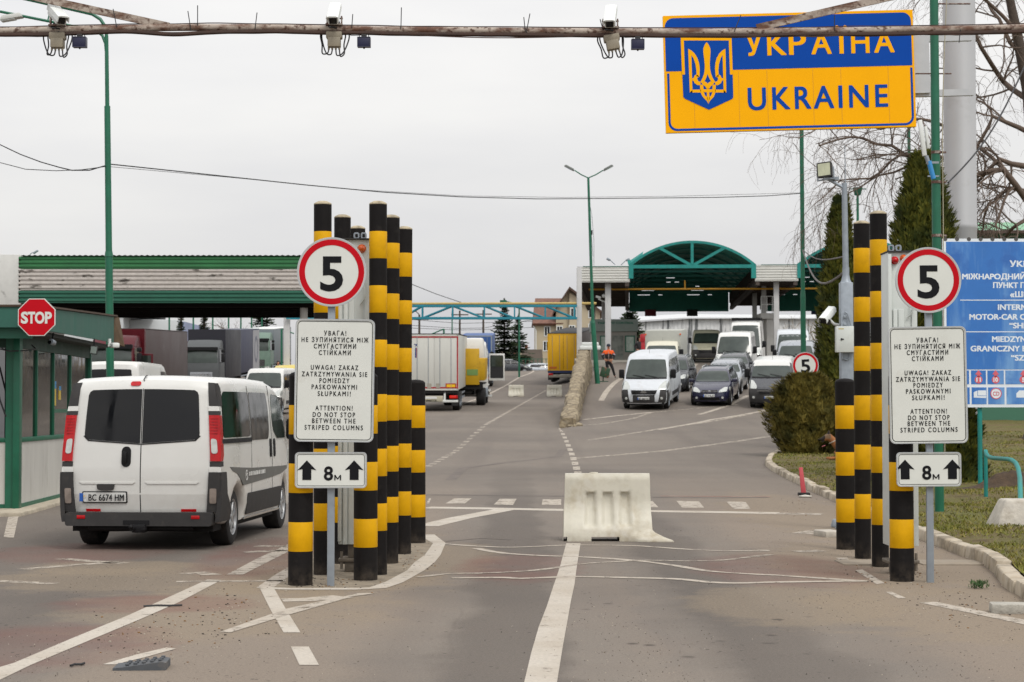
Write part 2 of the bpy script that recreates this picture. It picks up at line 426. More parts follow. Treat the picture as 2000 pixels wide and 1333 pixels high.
def mk_line(pts, width, w=1, dz=.003, sub=True, wob=.0):
    """px polyline -> strip of constant real width following the terrain"""
    bm = mkm[w].bm; dz = .003 + (dz - .003) * .22
    if wob == .5: pts = [(q.x, q.y) for q in sm([(x_, y_, 0) for x_, y_ in pts], 6)]
    ps = [G(*p) for p in pts]
    if sub:
        q = []
        for a, b in zip(ps, ps[1:]):
            n = max(1, int((b - a).length / .8))
            q += [a.lerp(b, i / n) for i in range(n)]
        ps = q + [ps[-1]]
    prev = None
    for i, p in enumerate(ps):
        t = ps[min(i + 1, len(ps) - 1)] - ps[max(i - 1, 0)]; t.z = 0
        if t.length < 1e-6: continue
        t.normalize(); nn = Vector((-t.y, t.x, 0)) * (width / 2) * (1 + wob * (noise.noise(p * 2.1)))
        cur = []
        for s_ in (-1, 1):
            v = p + nn * s_; cur.append(bm.verts.new((v.x, v.y, T(v.x, v.y) + dz)))
        if prev: bm.faces.new((prev[0], prev[1], cur[1], cur[0]))
        prev = cur
mk_poly([(1106, 1062), (1134, 1062), (1127, 1105), (1122, 1143), (1115, 1175), (1110, 1204), (1099, 1265), (1088, 1333), (1080, 1380), (1012, 1380), (1024, 1333), (1037, 1278), (1052, 1226), (1068, 1185), (1077, 1157), (1093, 1110)], 0)
mk_line([(833, 992), (960, 994), (1110, 997), (1275, 999), (1400, 1001), (1520, 1003)], .5, 0)
for q in (((833, 984), (838, 974), (842, 974), (838, 984)), ((870, 984), (888, 974), (921, 974), (908, 984)), ((964.5, 986), (976, 975), (1009, 975), (1002, 987)), ((1058, 987), (1060, 976), (1096, 976), (1096, 987)), ((1165, 989), (1166, 977), (1200, 977), (1205, 989)), ((1258, 982), (1274, 979), (1286, 991.6), (1262, 991)), ((1321, 979), (1365, 980), (1376, 993), (1332, 992)), ((1418, 980), (1456, 981), (1466, 994.5), (1433, 994.5))): mk_poly(q, 1)
mk_line([(833, 1028), (900, 1012), (985, 996)], .34, 0)
c6 = lambda L: [(800 + x / 2.778, 880 + y / 2.778) for x, y in L]
mk_line(c6([(185, 508), (350, 520), (560, 527), (860, 515), (930, 515), (1220, 519), (1500, 538), (1700, 546), (1950, 546)]), .095, 1, .007, wob=.5)
mk_line(c6([(360, 533), (500, 558), (700, 572), (860, 577), (1030, 585), (1250, 602), (1440, 627), (1640, 658), (1900, 675), (2000, 680), (2480, 712)]), .11, 1, .0075, wob=.5)
mk_line(c6([(50, 690), (200, 672), (380, 668), (560, 660), (700, 650), (840, 632), (930, 618), (1080, 608), (1280, 598), (1500, 602), (1700, 597), (1850, 580), (1960, 567)]), .095, 2, .008, wob=.5)
mk_line(c6([(230, 694), (500, 692), (600, 697), (790, 690), (900, 687), (1200, 693), (1450, 700), (1640, 718), (1800, 722), (2000, 717), (2470, 710)]), .13, 1, .0085, wob=.5)
mk_poly([(1671, 1115), (1684, 1113), (1728, 1140), (1712, 1142)], 1); mk_poly([(1632, 1090), (1655, 1090), (1664, 1099), (1648, 1100)], 2)
mk_poly([(1730, 1157), (1742, 1157), (1770, 1169), (1755, 1170)], 1); mk_line([(1811, 1177), (1900, 1195), (2000, 1216), (2100, 1238)], .16, 1)
mk_line([(1480, 1003), (1606, 1005)], .45, 2); mk_line([(1480, 1076), (1503, 1076)], .2, 2); mk_line([(1553, 1078), (1606, 1076)], .25, 2); mk_line([(1563, 1043), (1602, 1037)], .3, 2)
# island edge
mk_line([(512, 1149), (560, 1151), (700, 1151), (738, 1149), (770, 1138), (812, 1115), (845, 1085), (858, 1062), (833, 1045)], .17, 0, .006, wob=.4)
mk_line([(517, 1149), (549, 1126), (575, 1110)], .15, 1)
mk_poly([(508, 1151), (536, 1151), (558, 1190), (587, 1236.5), (554, 1236.5), (530, 1195)], 0); mk_poly([(568, 1264), (603, 1264), (623, 1300), (585, 1300)], 0)
mk_poly([(428, 1236), (450, 1236.5), (560, 1203), (690, 1166), (740, 1159), (700, 1160), (560, 1190)], 1, .0075); mk_line([(551, 1173), (600, 1172), (670, 1166)], .28, 1)
mk_poly([(0, 1304), (27, 1296), (140, 1248), (250, 1203), (330, 1167), (405, 1133), (432, 1134), (350, 1177), (275, 1210), (160, 1258), (60, 1300), (0, 1329), (-40, 1348), (-60, 1330)], 0)
mk_poly([(443, 1123), (475, 1123), (520, 1100), (562, 1079), (562, 1064), (500, 1093)], 1)
mk_line([(360, 1122), (390, 1119), (416, 1124)], .2, 2); mk_line([(475, 1079), (562, 1076)], .22, 2); mk_line([(500, 1067), (560, 1068)], .22, 2); mk_line([(344, 1137), (450, 1136), (558, 1135)], .14, 2)
mk_poly([(200, 1299), (225, 1299), (290, 1283), (344, 1268), (324, 1266), (265, 1280)], 0)
mk_line([(-20, 1135), (50, 1138), (106, 1141)], .16, 2); mk_line([(45, 1113), (110, 1107), (180, 1102), (235, 1098)], .17, 2); mk_line([(119, 1092), (180, 1097), (243, 1101)], .17, 2)
mk_poly([(7, 1050), (27, 1051), (36, 1009), (16, 1011)], 1)
for (a, b, n, fr, w) in (((836, 912), (890, 882), 7, .55, .18), ((890, 882), (948, 830), 9, .5, .18), ((948, 830), (1068, 762), 26, .6, .17)):
    for i in range(n):
        t0, t1 = i / n, (i + fr) / n
        mk_line([(a[0] + (b[0] - a[0]) * t, a[1] + (b[1] - a[1]) * t) for t in (t0, t1)], w, 2 if n < 20 else 1)
mk_line([(894, 793), (930, 780), (961, 767), (990, 752), (1015, 737), (1032, 731), (1042, 726), (1038, 722), (1017, 719)], .2, 1)
for i in range(12):
    t = (i / 11) ** 1.25; x, y = 1094 + 34 * t + 3 * sin(t * 3), 838 + 87 * t; h = 1.6 + 2.0 * t; w = 3.2 + 4. * t
    mk_poly([(x - w, y - h), (x + w, y - h), (x + w + 1, y + h), (x - w + 1, y + h)], 1)
for L, w, g in (([(1120, 896), (1297, 881), (1500, 853)], .3, 2), ([(1140, 820), (1200, 813), (1272, 806)], .2, 1), ([(1174, 783), (1184, 766), (1202, 747), (1215, 738)], .26, 1), ([(1332, 747), (1346, 728), (1360, 711)], .24, 1), ([(1366, 810), (1426, 791), (1461, 773)], .22, 1), ([(1283, 840), (1390, 820), (1499, 801)], .24, 1), ([(1106, 838), (1170, 829), (1236, 818), (1272, 806)], .16, 2), ([(1150, 860), (1300, 836), (1499, 800)], .2, 2), ([(1272, 806), (1350, 799), (1440, 790)], .14, 2)): mk_line(L, w, g)
for i, m_ in ((0, mk_good), (1, mk_worn), (2, mk_faint)):
    struct('road_marking', mkm[i], m_, recalc=True)
# drainage joint / dark groove across the road and tar repair strips
gm = MB(); mkm[3] = gm
mk_line([(833, 967), (960, 968), (1110, 970)], .22, 3, .003); mk_line([(1275, 972), (1400, 973), (1500, 972)], .18, 3, .003)
mk_line([(872, 1058), (940, 1052), (1000, 1055)], .05, 3, .003); mk_line([(880, 938), (905, 915), (980, 905), (1090, 892), (1100, 878)], .22, 3, .003)
struct('tar_joint', gm, mat('tar_joint', '5d554f', .9, var=.2, scale=8, dirt=('756b62', .6, 3)))
rm = MB(); mkm[4] = rm; mk_line([(1290, 969.5), (1400, 970.5), (1505, 971)], .1, 4, .005); struct('road_marking', rm, mat('faded_red_strip', '8f6257', .8, var=.3, scale=3, dirt=('b9aea0', .5, 1.5)))
# ---------------------------------------------------------------- grass verge with kerb
KP = [(1640, 858), (1590, 862), (1552, 872), (1520, 884), (1499, 897), (1493, 908), (1505, 919), (1540, 938), (1590, 963), (1640, 986), (1700, 1012), (1785, 1050), (1850, 1076), (1915, 1102), (1940, 1122), (1956, 1144), (2000, 1174), (2080, 1225), (2250, 1333)]
KW = [G(*p) for p in KP]
kk = MB(); random.seed(3)
def offs(ps, d):
    out = []
    for i, p in enumerate(ps):
        t = ps[min(i + 1, len(ps) - 1)] - ps[max(i - 1, 0)]; t.z = 0; t.normalize(); out.append(p + Vector((t.y * -1, t.x, 0)) * d)
    return out
dense = []
for a, b in zip(KW, KW[1:]):
    n = max(1, round((b - a).length / random.uniform(.8, 1.2))); dense += [a.lerp(b, i / n) for i in range(n)]
dense.append(KW[-1])
KIN = offs(dense, .17)   # inner (grass) side is on the left walking towards the camera
for i in range(len(dense) - 1):
    a, b, c, d = dense[i], dense[i + 1], KIN[i + 1], KIN[i]
    h = .12 + random.uniform(-.012, .015); g = .004; j = random.uniform(-.014, .014)
    A, B = a.lerp(b, g), b.lerp(a, g); D, Cc = d.lerp(c, g), c.lerp(d, g)
    vs = [(p.x + j, p.y, T(p.x, p.y) - .05) for p in (A, B, Cc, D)] + [(p.x + j, p.y, T(p.x, p.y) + h + random.uniform(-.012, .012)) for p in (A.lerp(D, .12), B.lerp(Cc, .12), Cc, D)]
    bv = kk._new(vs, [(0, 3, 2, 1), (4, 5, 6, 7), (0, 1, 5, 4), (1, 2, 6, 5), (2, 3, 7, 6), (3, 0, 4, 7)])
    es = list({e for v in bv for e in v.link_edges}); bmesh.ops.bevel(kk.bm, geom=es, offset=.02, segments=2, affect='EDGES', profile=.5)
struct('kerb', kk, two('worn_whitewashed_kerb', 'b5aa98', '857a69', 2.4, .46, .6, .9, bump=.8, c3='a0937f'))
gpoly = [(p.x, p.y) for p in KIN] + [(12, -6), (70, -8), (70, 80), (30, 79), (18, 77), (13.5, 72)]
def soil_material():
    m, k, b = newmat('mossy_turf'); tc = k('TexCoord').outputs['Object']
    n1 = k.noise(tc, .55, 6, .65); n2 = k.noise(tc, 3., 6, .7); n3 = k.noise(tc, 22, 4, .7)
    c = k.mix(k.rng(n1, .4, .62), C('626029'), C('6b5c3a')); c = k.mix(k.rng(n2, .5, .66), c, C('50401f')); c = k.mix(k.rng(n2, .3, .42, .8, 0), c, C('4f5722'))
    f = k.rng(n3, .3, .7, .65, 1.3); c = k.mix(1., c, k('CombineColor', i_0=f, i_1=f, i_2=f).outputs[0], 'MULTIPLY')
    k.l.new(c, b.inputs['Base Color']); b.inputs['Roughness'].default_value = .95
    k.l.new(k('Bump', i_Strength=1., i_Distance=.05, i_Height=n3).outputs[0], b.inputs['Normal']); return m
def gz(x, y):
    return T(x, y) + .1 + .05 * noise.noise(Vector((x * .5, y * .5, 0))) + .03 * noise.noise(Vector((x * 1.7, y * 1.7, 3))) + .35 * smooth(2., 7., x - (4.2 + (y - 17) * .09)) * smooth(75, 55, y) * smooth(14, 20, y) * .5
bm = bmesh.new(); bm.faces.new([bm.verts.new((x, y, 0)) for x, y in gpoly])
for v in [2.5 + .5 * i for i in range(44)] + [26 + 3 * i for i in range(14)]: bmesh.ops.bisect_plane(bm, geom=bm.verts[:] + bm.edges[:] + bm.faces[:], plane_co=(v, 0, 0), plane_no=(1, 0, 0))
for v in [9 + .6 * i for i in range(70)] + [51 + 1.2 * i for i in range(25)]: bmesh.ops.bisect_plane(bm, geom=bm.verts[:] + bm.edges[:] + bm.faces[:], plane_co=(0, v, 0), plane_no=(0, 1, 0))
for v in bm.verts: v.co.z = gz(v.co.x, v.co.y)
for f in bm.faces: f.smooth = True
struct('grass_verge', bm, soil_material(), angle=180)
def inside(x, y, poly):
    c = False; n = len(poly); j = n - 1
    for i in range(n):
        xi, yi = poly[i]; xj, yj = poly[j]
        if (yi > y) != (yj > y) and x < (xj - xi) * (y - yi) / (yj - yi) + xi: c = not c
        j = i
    return c
random.seed(11); gb_ = MB(); cnt = 0
while cnt < 30000:
    y = 14 + 50 * random.random() ** 1.5; x = y * random.uniform(.12, .275)
    if not inside(x, y, gpoly): cnt += .05; continue
    den = noise.noise(Vector((x * .8, y * .8, 9)))
    if den < random.uniform(-.5, .25): cnt += .2; continue
    z = gz(x, y); a = random.uniform(0, 2 * pi); h = random.uniform(.015, .042) * (1 + .5 * den); w = random.uniform(.004, .009) * (1 + y / 40)
    lx, ly = random.uniform(-.04, .04), random.uniform(-.04, .04)
    gb_._new([(x - w * cos(a), y - w * sin(a), z - .005), (x + w * cos(a), y + w * sin(a), z - .005), (x + lx, y + ly, z + h)], [(0, 1, 2)]); cnt += 1
o = obj('grass', gb_, leafmat('grass_blades', '6b7029', '8a7c42', '545c20'), recalc=False)
tag(o, 'short patchy green and straw grass tufts on the kerbed verge', 'grass', kind='stuff')
# loose grit and dead leaves along the islands
random.seed(5); lt = MB()
def stone(g, s):
    M = TRN(g.x, g.y, g.z) @ RZ(random.uniform(0, 6)); h = s * random.uniform(.8, 1.5)
    lt._new([(-s, -s * .6, -.001), (s, -s * .7, -.001), (s * .3, s, -.001), (-s * .2, -s * .1, h), (s * .4, 0, h * .8)], [(0, 1, 4, 3), (1, 2, 4), (2, 0, 3), (2, 3, 4)], M)
for _ in range(7500):
    y = 10.5 + 15 * random.random() ** 1.4; x = y * random.uniform(-.27, .27); dn = noise.noise(Vector((x * .7, y * .35, 4))) + .4 * noise.noise(Vector((x * 3, y * 2, 8)))
    if -.6 < x < .6 or 1.1 < x < 2.1 or x < -3.3: dn -= .25
    if dn < random.uniform(-.35, .45) or inside(x, y, gpoly): continue
    lt.mi = random.choice((0, 0, 0, 2, 3)); stone(Vector((x, y, T(x, y))), random.uniform(.0022, .0058))
for (px, py, sx, sy, n) in ((640, 1140, 120, 14, 120), (810, 1090, 40, 30, 70), (450, 1200, 90, 50, 110), (1880, 1180, 90, 45, 90), (1690, 1110, 60, 30, 60), (1560, 985, 40, 25, 40), (300, 1230, 160, 60, 90), (1800, 1130, 60, 20, 40)):
    for _ in range(n):
        g = G(px + random.gauss(0, sx * .5), py + random.gauss(0, sy * .5)); s = random.uniform(.003, .009)
        lt.mi = random.choice((0, 0, 1, 2))
        M = TRN(g.x, g.y, g.z + s * .35) @ RZ(random.uniform(0, 6)) @ RX(random.uniform(-.5, .5))
        lt.box(-s, s, -s * .7, s * .7, -s * .4, s * .4, M)
o = obj('grit', lt, [mat('dark_grit', '3c352e', .9), mat('dry_leaf', '7a5a34', .9), mat('pale_grit', 'a39a8c', .9), mat('brown_grit', '5d5043', .9)])
tag(o, 'loose gravel crumbs and dead leaves scattered along island and kerb edges', 'grit', kind='stuff')
# ================================================================ striped columns
cap_m = mat('dirty_column_cap', 'a79b82', .9, var=.3, scale=12, dirt=('5f5646', .4, 20))
def make_column(name, tall, label, loc, rz, group):
    mb = MB(); r = .0855 if tall else .1105; nb = 12 if tall else 6; b0 = .42 if tall else .305; bh = .26 if tall else .262
    z = -.02; zs = [-.02, b0] + [b0 + bh * (i + 1) for i in range(nb)]
    for i in range(len(zs) - 1):
        mb.mi = i % 2
        mb.lathe([(r, zs[i]), (r + (.0006 if i % 2 else 0), zs[i] + .001), (r + (.0006 if i % 2 else 0), zs[i + 1] - .001), (r, zs[i + 1])], 32)
    top = zs[-1]
    if not tall: mb.mi = 0; mb.lathe([(r, top), (r * .97, top + .012), (r * .8, top + .03), (r * .4, top + .042), (0, top + .046)], 32)
    o = obj(name, mb, [black_film, yellow_film], loc=loc); o.rotation_euler = (random.uniform(-.003, .003), random.uniform(-.004, .004), rz); tag(o, label, 'column', group)
    if tall:
        cm = MB(); cm.lathe([(r, top), (r * 1.01, top + .008), (r * .9, top + .018), (r * .5, top + .034), (0, top + .039)], 28)
        obj('cap', cm, cap_m, o)
    return o
random.seed(21)
GL = 'black and yellow striped columns on the left island'; GR = 'black and yellow striped columns on the right island'
for tall, px, py, lab in (
        (0, 586.5, 1143, 'short thick striped column beside the white van, left of the left sign post'),
        (1, 630, 1122.5, 'tall striped column rising behind the left round 5 sign, nearest of the back left row'),
        (1, 667, 1101, 'middle tall striped column of the left row, mostly hidden behind the left white cabinet'),
        (1, 698.5, 1083, 'farthest tall striped column of the left row, only its black top showing above the cabinet'),
        (0, 714, 1133, 'short thick black and yellow column right of the left grey sign post'),
        (1, 738.5, 1122.5, 'tallest looking striped column, standing full height right of the left 5 sign'),
        (1, 761.5, 1100.5, 'second tall striped column of the right row on the left island'),
        (1, 787.5, 1082, 'third tall striped column, lowest topped tall one at the right of the left island'),
        (0, 813, 1060.5, 'short black and yellow column at the far right end of the left island')):
    make_column('striped_column', tall, lab, G(px, py), random.uniform(0, 6), GL)
for tall, px, py, lab in (
        (0, 1653, 1073, 'short striped column farthest along the right island, by the grass and dog'),
        (1, 1685.5, 1091, 'tall striped column on the right island with the lower top, beside the grey camera pole'),
        (1, 1719.5, 1107, 'tallest striped column on the right island, left of the right cabinet'),
        (0, 1762, 1135, 'thick short striped column directly behind the right arrow plate')):
    make_column('striped_column', tall, lab, G(px, py), random.uniform(0, 6), GR)
# ================================================================ warning sign posts
TXT = [('УВАГА!', 651), ('НЕ ЗУПИНЯТИСЯ МІЖ', 664), ('СМУГАСТИМИ', 676.5), ('СТІЙКАМИ', 689), ('UWAGA! ZAKAZ', 718), ('ZATRZYMYWANIA SIE', 731), ('POMIEDZY', 743.5), ('PASKOWANYMI', 756), ('SŁUPKAMI!', 769), ('ATTENTION!', 797), ('DO NOT STOP', 810), ('BETWEEN THE', 822), ('STRIPED COLUMNS', 835)]
TW = [43, 130, 82, 62, 92, 127, 58, 88, 64, 72, 82, 84, 113]
def speed_sign(root, cx, cz, r, y, tilt=0., dw=.36, dh=.508):
    M = TRN(cx, 0, cz) @ RY(tilt)
    mb = MB(); mb.prism(circ(0, 0, r, 56), y, y + .018, M); f = obj('speed_limit_sign', mb, sign_white, root)
    e = MB(); e.ring(circ(0, 0, r * 1.02, 56), circ(0, 0, r * .975, 56), y - .003, y + .022, M); obj('rim', e, alu, f)
    g = MB(); g.ring(circ(0, 0, r * .955, 56), circ(0, 0, r * .785, 56), y - .0025, y + .001, M); obj('red_ring', g, sign_red, f)
    t = MB(); t.text('5', 0, -.02 * r, r * 2 * dh, r * 2 * dw, y - .003, bold=.024, M=M); obj('lettering', t, sign_black, f)
    return f
def plate(root, name, x0, x1, z0, z1, y, r, M=None, bw=.006, inset=.012):
    M = M or Matrix.Identity(4)
    mb = MB(); mb.prism(rrect(x0, x1, z0, z1, r), y, y + .016, M); f = obj(name, mb, sign_white, root)
    e = MB(); e.ring(rrect(x0 - .006, x1 + .006, z0 - .006, z1 + .006, r + .006), rrect(x0 + .004, x1 - .004, z0 + .004, z1 - .004, r - .004), y - .004, y + .02, M); obj('rim', e, alu, f)
    g = MB(); g.ring(rrect(x0 + inset, x1 - inset, z0 + inset, z1 - inset, r - inset * .5), rrect(x0 + inset + bw, x1 - inset - bw, z0 + inset + bw, z1 - inset - bw, r - inset * .5 - bw), y - .002, y + .001, M); obj('black_border', g, sign_black, f)
    return f
ARROW = [(-.2, 0), (.2, 0), (.2, .55), (.42, .5), (0, 1), (-.42, .5), (-.2, .55)]
def sign_post(label, bpx, bpy, sign_c, sign_r, board, bt, pl, boff, tilt):
    g = G(bpx, bpy); d = g.y; S = F / d
    root = thing('warning_sign_post', label, 'sign post', g, 0, 'warning sign posts on the two islands')
    lx = lambda px: (px - bpx) / S
    lz = lambda py: EYE + (HOR - py) / S - g.z
    pm = MB(); pm.box(-.032, .032, -.02, .02, -.05, lz(sign_c[1] - 40), bev=.006); obj('post', pm, greyp, root)
    cl = MB()
    for py in (board[2] + 30, board[3] - 30, pl[2] + 16, pl[3] - 14, sign_c[1] + 30): cl.box(-.05, .05, -.034, .028, lz(py) - .012, lz(py) + .012, bev=.003)
    obj('clamp', cl, alu, root)
    speed_sign(root, lx(sign_c[0]), lz(sign_c[1]), sign_r / S, -.055, tilt, .335 if boff == 0 else .34)
    bx, bz = (board[0] + board[1]) / 2, (board[2] + board[3]) / 2
    M = TRN(lx(bx), 0, lz(bz)) @ RY(bt); w, h = (board[1] - board[0]) / S / 2, (board[3] - board[2]) / S / 2
    b = plate(root, 'notice_board', -w, w, -h, h, -.055, .045, M)
    t = MB()
    for (s, py), tw in zip(TXT, TW):
        if py in (718, 797): obj('lettering', t, sign_black, b); t = MB()
        t.text(s, 0, (743.5 - py) / S * (h * 2 * S / 237), 9.6 / S, tw * (w * 2 * S / 152) / S, -.0575, space=1.42, M=M, strike=.02)
    obj('lettering', t, sign_black, b)
    cx, cz = (pl[0] + pl[1]) / 2, (pl[2] + pl[3]) / 2
    M2 = TRN(lx(cx), 0, lz(cz)) @ RY(tilt * .5); w2, h2 = (pl[1] - pl[0]) / S / 2, (pl[3] - pl[2]) / S / 2
    p = plate(root, 'distance_plate', -w2, w2, -h2, h2, -.055, .03, M2, .004)
    t = MB(); t.text('8', -4.5 / S, -5.5 / S, 27 / S, 18 / S, -.0585, bold=.025, M=M2); obj('lettering', t, sign_black, p); t = MB(); t.prism([(13.5 / S + a / S, -14.5 / S + b_ / S) for a, b_ in ((-6.5, -5.2), (-4.3, -5.2), (-4.3, 1.6), (-.9, -3.2), (.9, -3.2), (4.3, 1.6), (4.3, -5.2), (6.5, -5.2), (6.5, 5.2), (4.4, 5.2), (0, -1), (-4.4, 5.2), (-6.5, 5.2))], -.0585, -.0545, M2); obj('lettering', t, sign_black, p)
    for ax in (-46.5, 45.5):
        a = MB(); k = 38 / S; a.prism([(ax / S + u * k * 1.16 * .98, (v - .5) * k - 0 / S) for u, v in ARROW], -.0585, -.0545, M2); obj('arrow', a, sign_black, p)
    return root
sign_post('left island post with round 5 sign, multilingual notice board and arrow plate', 646, 1145, (647, 532), 66.5, (577, 729, 625.5, 862), .012, (578, 715, 884.5, 951.5), 0, .0)
sign_post('right island post by the blue billboard with round 5 sign, notice board and arrow plate', 1817, 1138, (1815, 548), 63, (1738.5, 1887.5, 640, 865), -.013, (1752, 1875, 884.5, 948.5), (0, 0), -.01)
# ================================================================ monitor cabinets between the columns
cab_m = mat('pale_grey_cabinet', 'c3c8c4', .45, var=.07, scale=3, dirt=('9a9a90', .18, 5))
cast = mat('bare_cast_steel', '6f675c', .6, .3, var=.25, scale=14, dirt=('5a4030', .3, 9))
def cabinet(label, px0, px1, pyt, d, lamps, eye):
    S = F / d; cx = (px0 + px1) / 2; X = (cx - 1000) / S; w = (px1 - px0) / S / 2; zt = EYE + (HOR - pyt) / S
    root = thing('monitor_cabinet', label, 'cabinet', (X, d, 0), 0, 'pale monitor cabinets between the columns')
    b = MB(); b.box(-w, w, 0, .34, .27, zt, bev=.006); body = obj('housing', b, cab_m, root)
    s = MB()
    s.box(-w - .004, -w + .03, -.03, .0, .3, zt - .02, bev=.004); s.box(-w + .045, -w + .085, -.022, 0, .27, zt - .55, bev=.004); s.box(-w + .095, -w + .15, -.012, 0, .27, zt - .55, bev=.004); s.box(w - .05, w + .002, -.02, 0, .27, zt - .55, bev=.004)
    obj('cover_strip', s, cab_m, root)
    s = MB(); s.box(-w - .008, w + .008, -.035, .345, zt, zt + .012); obj('top_plate', s, greypl, root)
    q = MB(); q.box(-.09, .11, .02, .3, .0, .1, bev=.01); q.box(-.15, .15, .0, .32, .1, .135, bev=.006); q.box(-.06, .09, .03, .29, .135, .27, bev=.01)
    for bx in (-.12, .12):
        for zz in (.06, .15): q.cyl((bx, .02, zz - .03), (bx, .02, zz + .05), .014, n=8)
    obj('mounting_base', q, cast, root)
    for (lpx, lpy, lr, m_) in lamps:
        l = MB(); x, z = (lpx - cx) / S, EYE + (HOR - lpy) / S
        l.lathe([(lr * 1.15, 0), (lr * 1.15, .012), (lr, .014), (lr * .95, .03), (lr * .7, .05), (lr * .35, .06), (0, .063)], 20, TRN(x, -.0, z) @ RX(pi / 2)); obj('signal_lamp', l, m_, root)
    e = MB(); ex = (eye - cx) / S
    for k in (-.035, .035):
        e.ring(rrect(ex + k - .028, ex + k + .028, zt + .012, zt + .075, .02), rrect(ex + k - .014, ex + k + .014, zt + .024, zt + .06, .01), .03, .06)
    obj('lifting_eye', e, galv, root)
    cb = MB(); cb.tube([(w - .06, -.02, zt - .42), (w - .045, -.05, zt - .5), (w - .05, -.05, zt - .58), (w - .09, -.02, zt - .63)], .008, 6); obj('cable', cb, cab_m, root)
cabinet('pale grey cabinet with an orange lamp behind the left 5 sign', 662, 722, 468, 18.63, [(706, 485.5, .037, orange_l)], 702)
cabinet('pale grey cabinet with a red lamp behind the right 5 sign', 1735.5, 1791, 492.5, 18.4, [(1748.5, 508.5, .034, red_l), (1766, 504, .03, orange_l)], 1751)
# ================================================================ rusty overhead gantry beam with cameras
rusty = two('rusty_beam_paint', '5f4030', 'a89c90', 9., .40, .56, .8, stretch=(.35, 1, 1), c3='4a3328', bump=.3)
rusty2 = mat('brown_cable_wrap', '3f2c24', .8, var=.35, scale=9)
root = thing('overhead_gantry', 'rusty white pipe beam with sloping braces spanning the lanes overhead', 'gantry', (0, 18, 0))
def gp(px, py, dy=0): p = P(px, py, 18 + dy); return (p.x, p.y - 18, p.z)
beam = [(-330, 66), (0, 61), (120, 58.5), (250, 55.5), (400, 54), (540, 55), (650, 57), (800, 59.5), (1000, 61), (1200, 62.5), (1400, 63), (1600, 61), (1750, 59), (1900, 57), (2000, 54.5), (2330, 52)]
b = MB(); b.tube([gp(*p) for p in beam], .034, 10); obj('beam', b, rusty, root)
random.seed(4)
b = MB(); pts = []
for i in range(140):
    px = -100 + i * 15.6; py = lerp_tab(beam, px) + 7.5 + 2.6 * noise.noise(Vector((px * .006, 1, 0))) + (5.5 * math.exp(-((px - 340) / 60.) ** 2)); pts.append(gp(px, py, -.02))
b.tube(pts, [.021 + .006 * noise.noise(Vector((i * .3, 0, 0))) for i in range(140)], 7)
pts = [gp(-100 + i * 22, lerp_tab(beam, -100 + i * 22) - 8 - 1.5 * noise.noise(Vector((i * .23, 4, 0))), 0.01) for i in range(100)]; b.tube(pts, .006, 4)
pts = [gp(820 + i * 12, lerp_tab(beam, 820 + i * 12) + 10 + 3.5 * sin(pi * i / 25), -.03) for i in range(26)]; b.tube(pts, .006, 4)
pts = [gp(1280 + i * 28, lerp_tab(beam, 1280 + i * 28) + 9 + 3.5 * noise.noise(Vector((i * .4, 8, 0))), -.03) for i in range(27)]; b.tube(pts, .009, 4)
obj('cable_bundle', b, rusty2, root)
for (x0, y0, x1, y1) in ((330, 52, -300, -85), (1478, 55, 2300, -136)):
    br = MB(); a, c = Vector(gp(x0, y0)), Vector(gp(x1, y1)); L = (c - a).length
    q = (c - a).to_track_quat('X', 'Z').to_matrix().to_4x4(); br.box(0, L, -.012, .012, -.034, .034, TRN(*a) @ q); obj('brace', br, rusty, root)
for sx in (-6.25, 6.25):
    pm = MB(); pm.cyl((sx, 0, -.05), (sx, 0, 6.1), .07, n=14); obj('gantry_post', pm, greyp, root)
for (px, y0, x1, y1) in ((228, 53, 221, 18), (373, 60, 367, 22), (386, 50, 386, 11), (498, 57, 502, 25), (687, 55, 689, 28), (783, 57, 784, 15), (1026, 62, 1023, 34), (1028, 64, 1035, 27), (1178, 60, 1172, 38), (1434, 62, 1447, 30), (1630, 60, 1630, 30), (1873, 84, 1876, 58)):
    s = MB(); s.cyl(gp(px, y0, -.035), gp(x1, y1, -.035), .0045, n=5); obj('spike', s, cable_m, root)
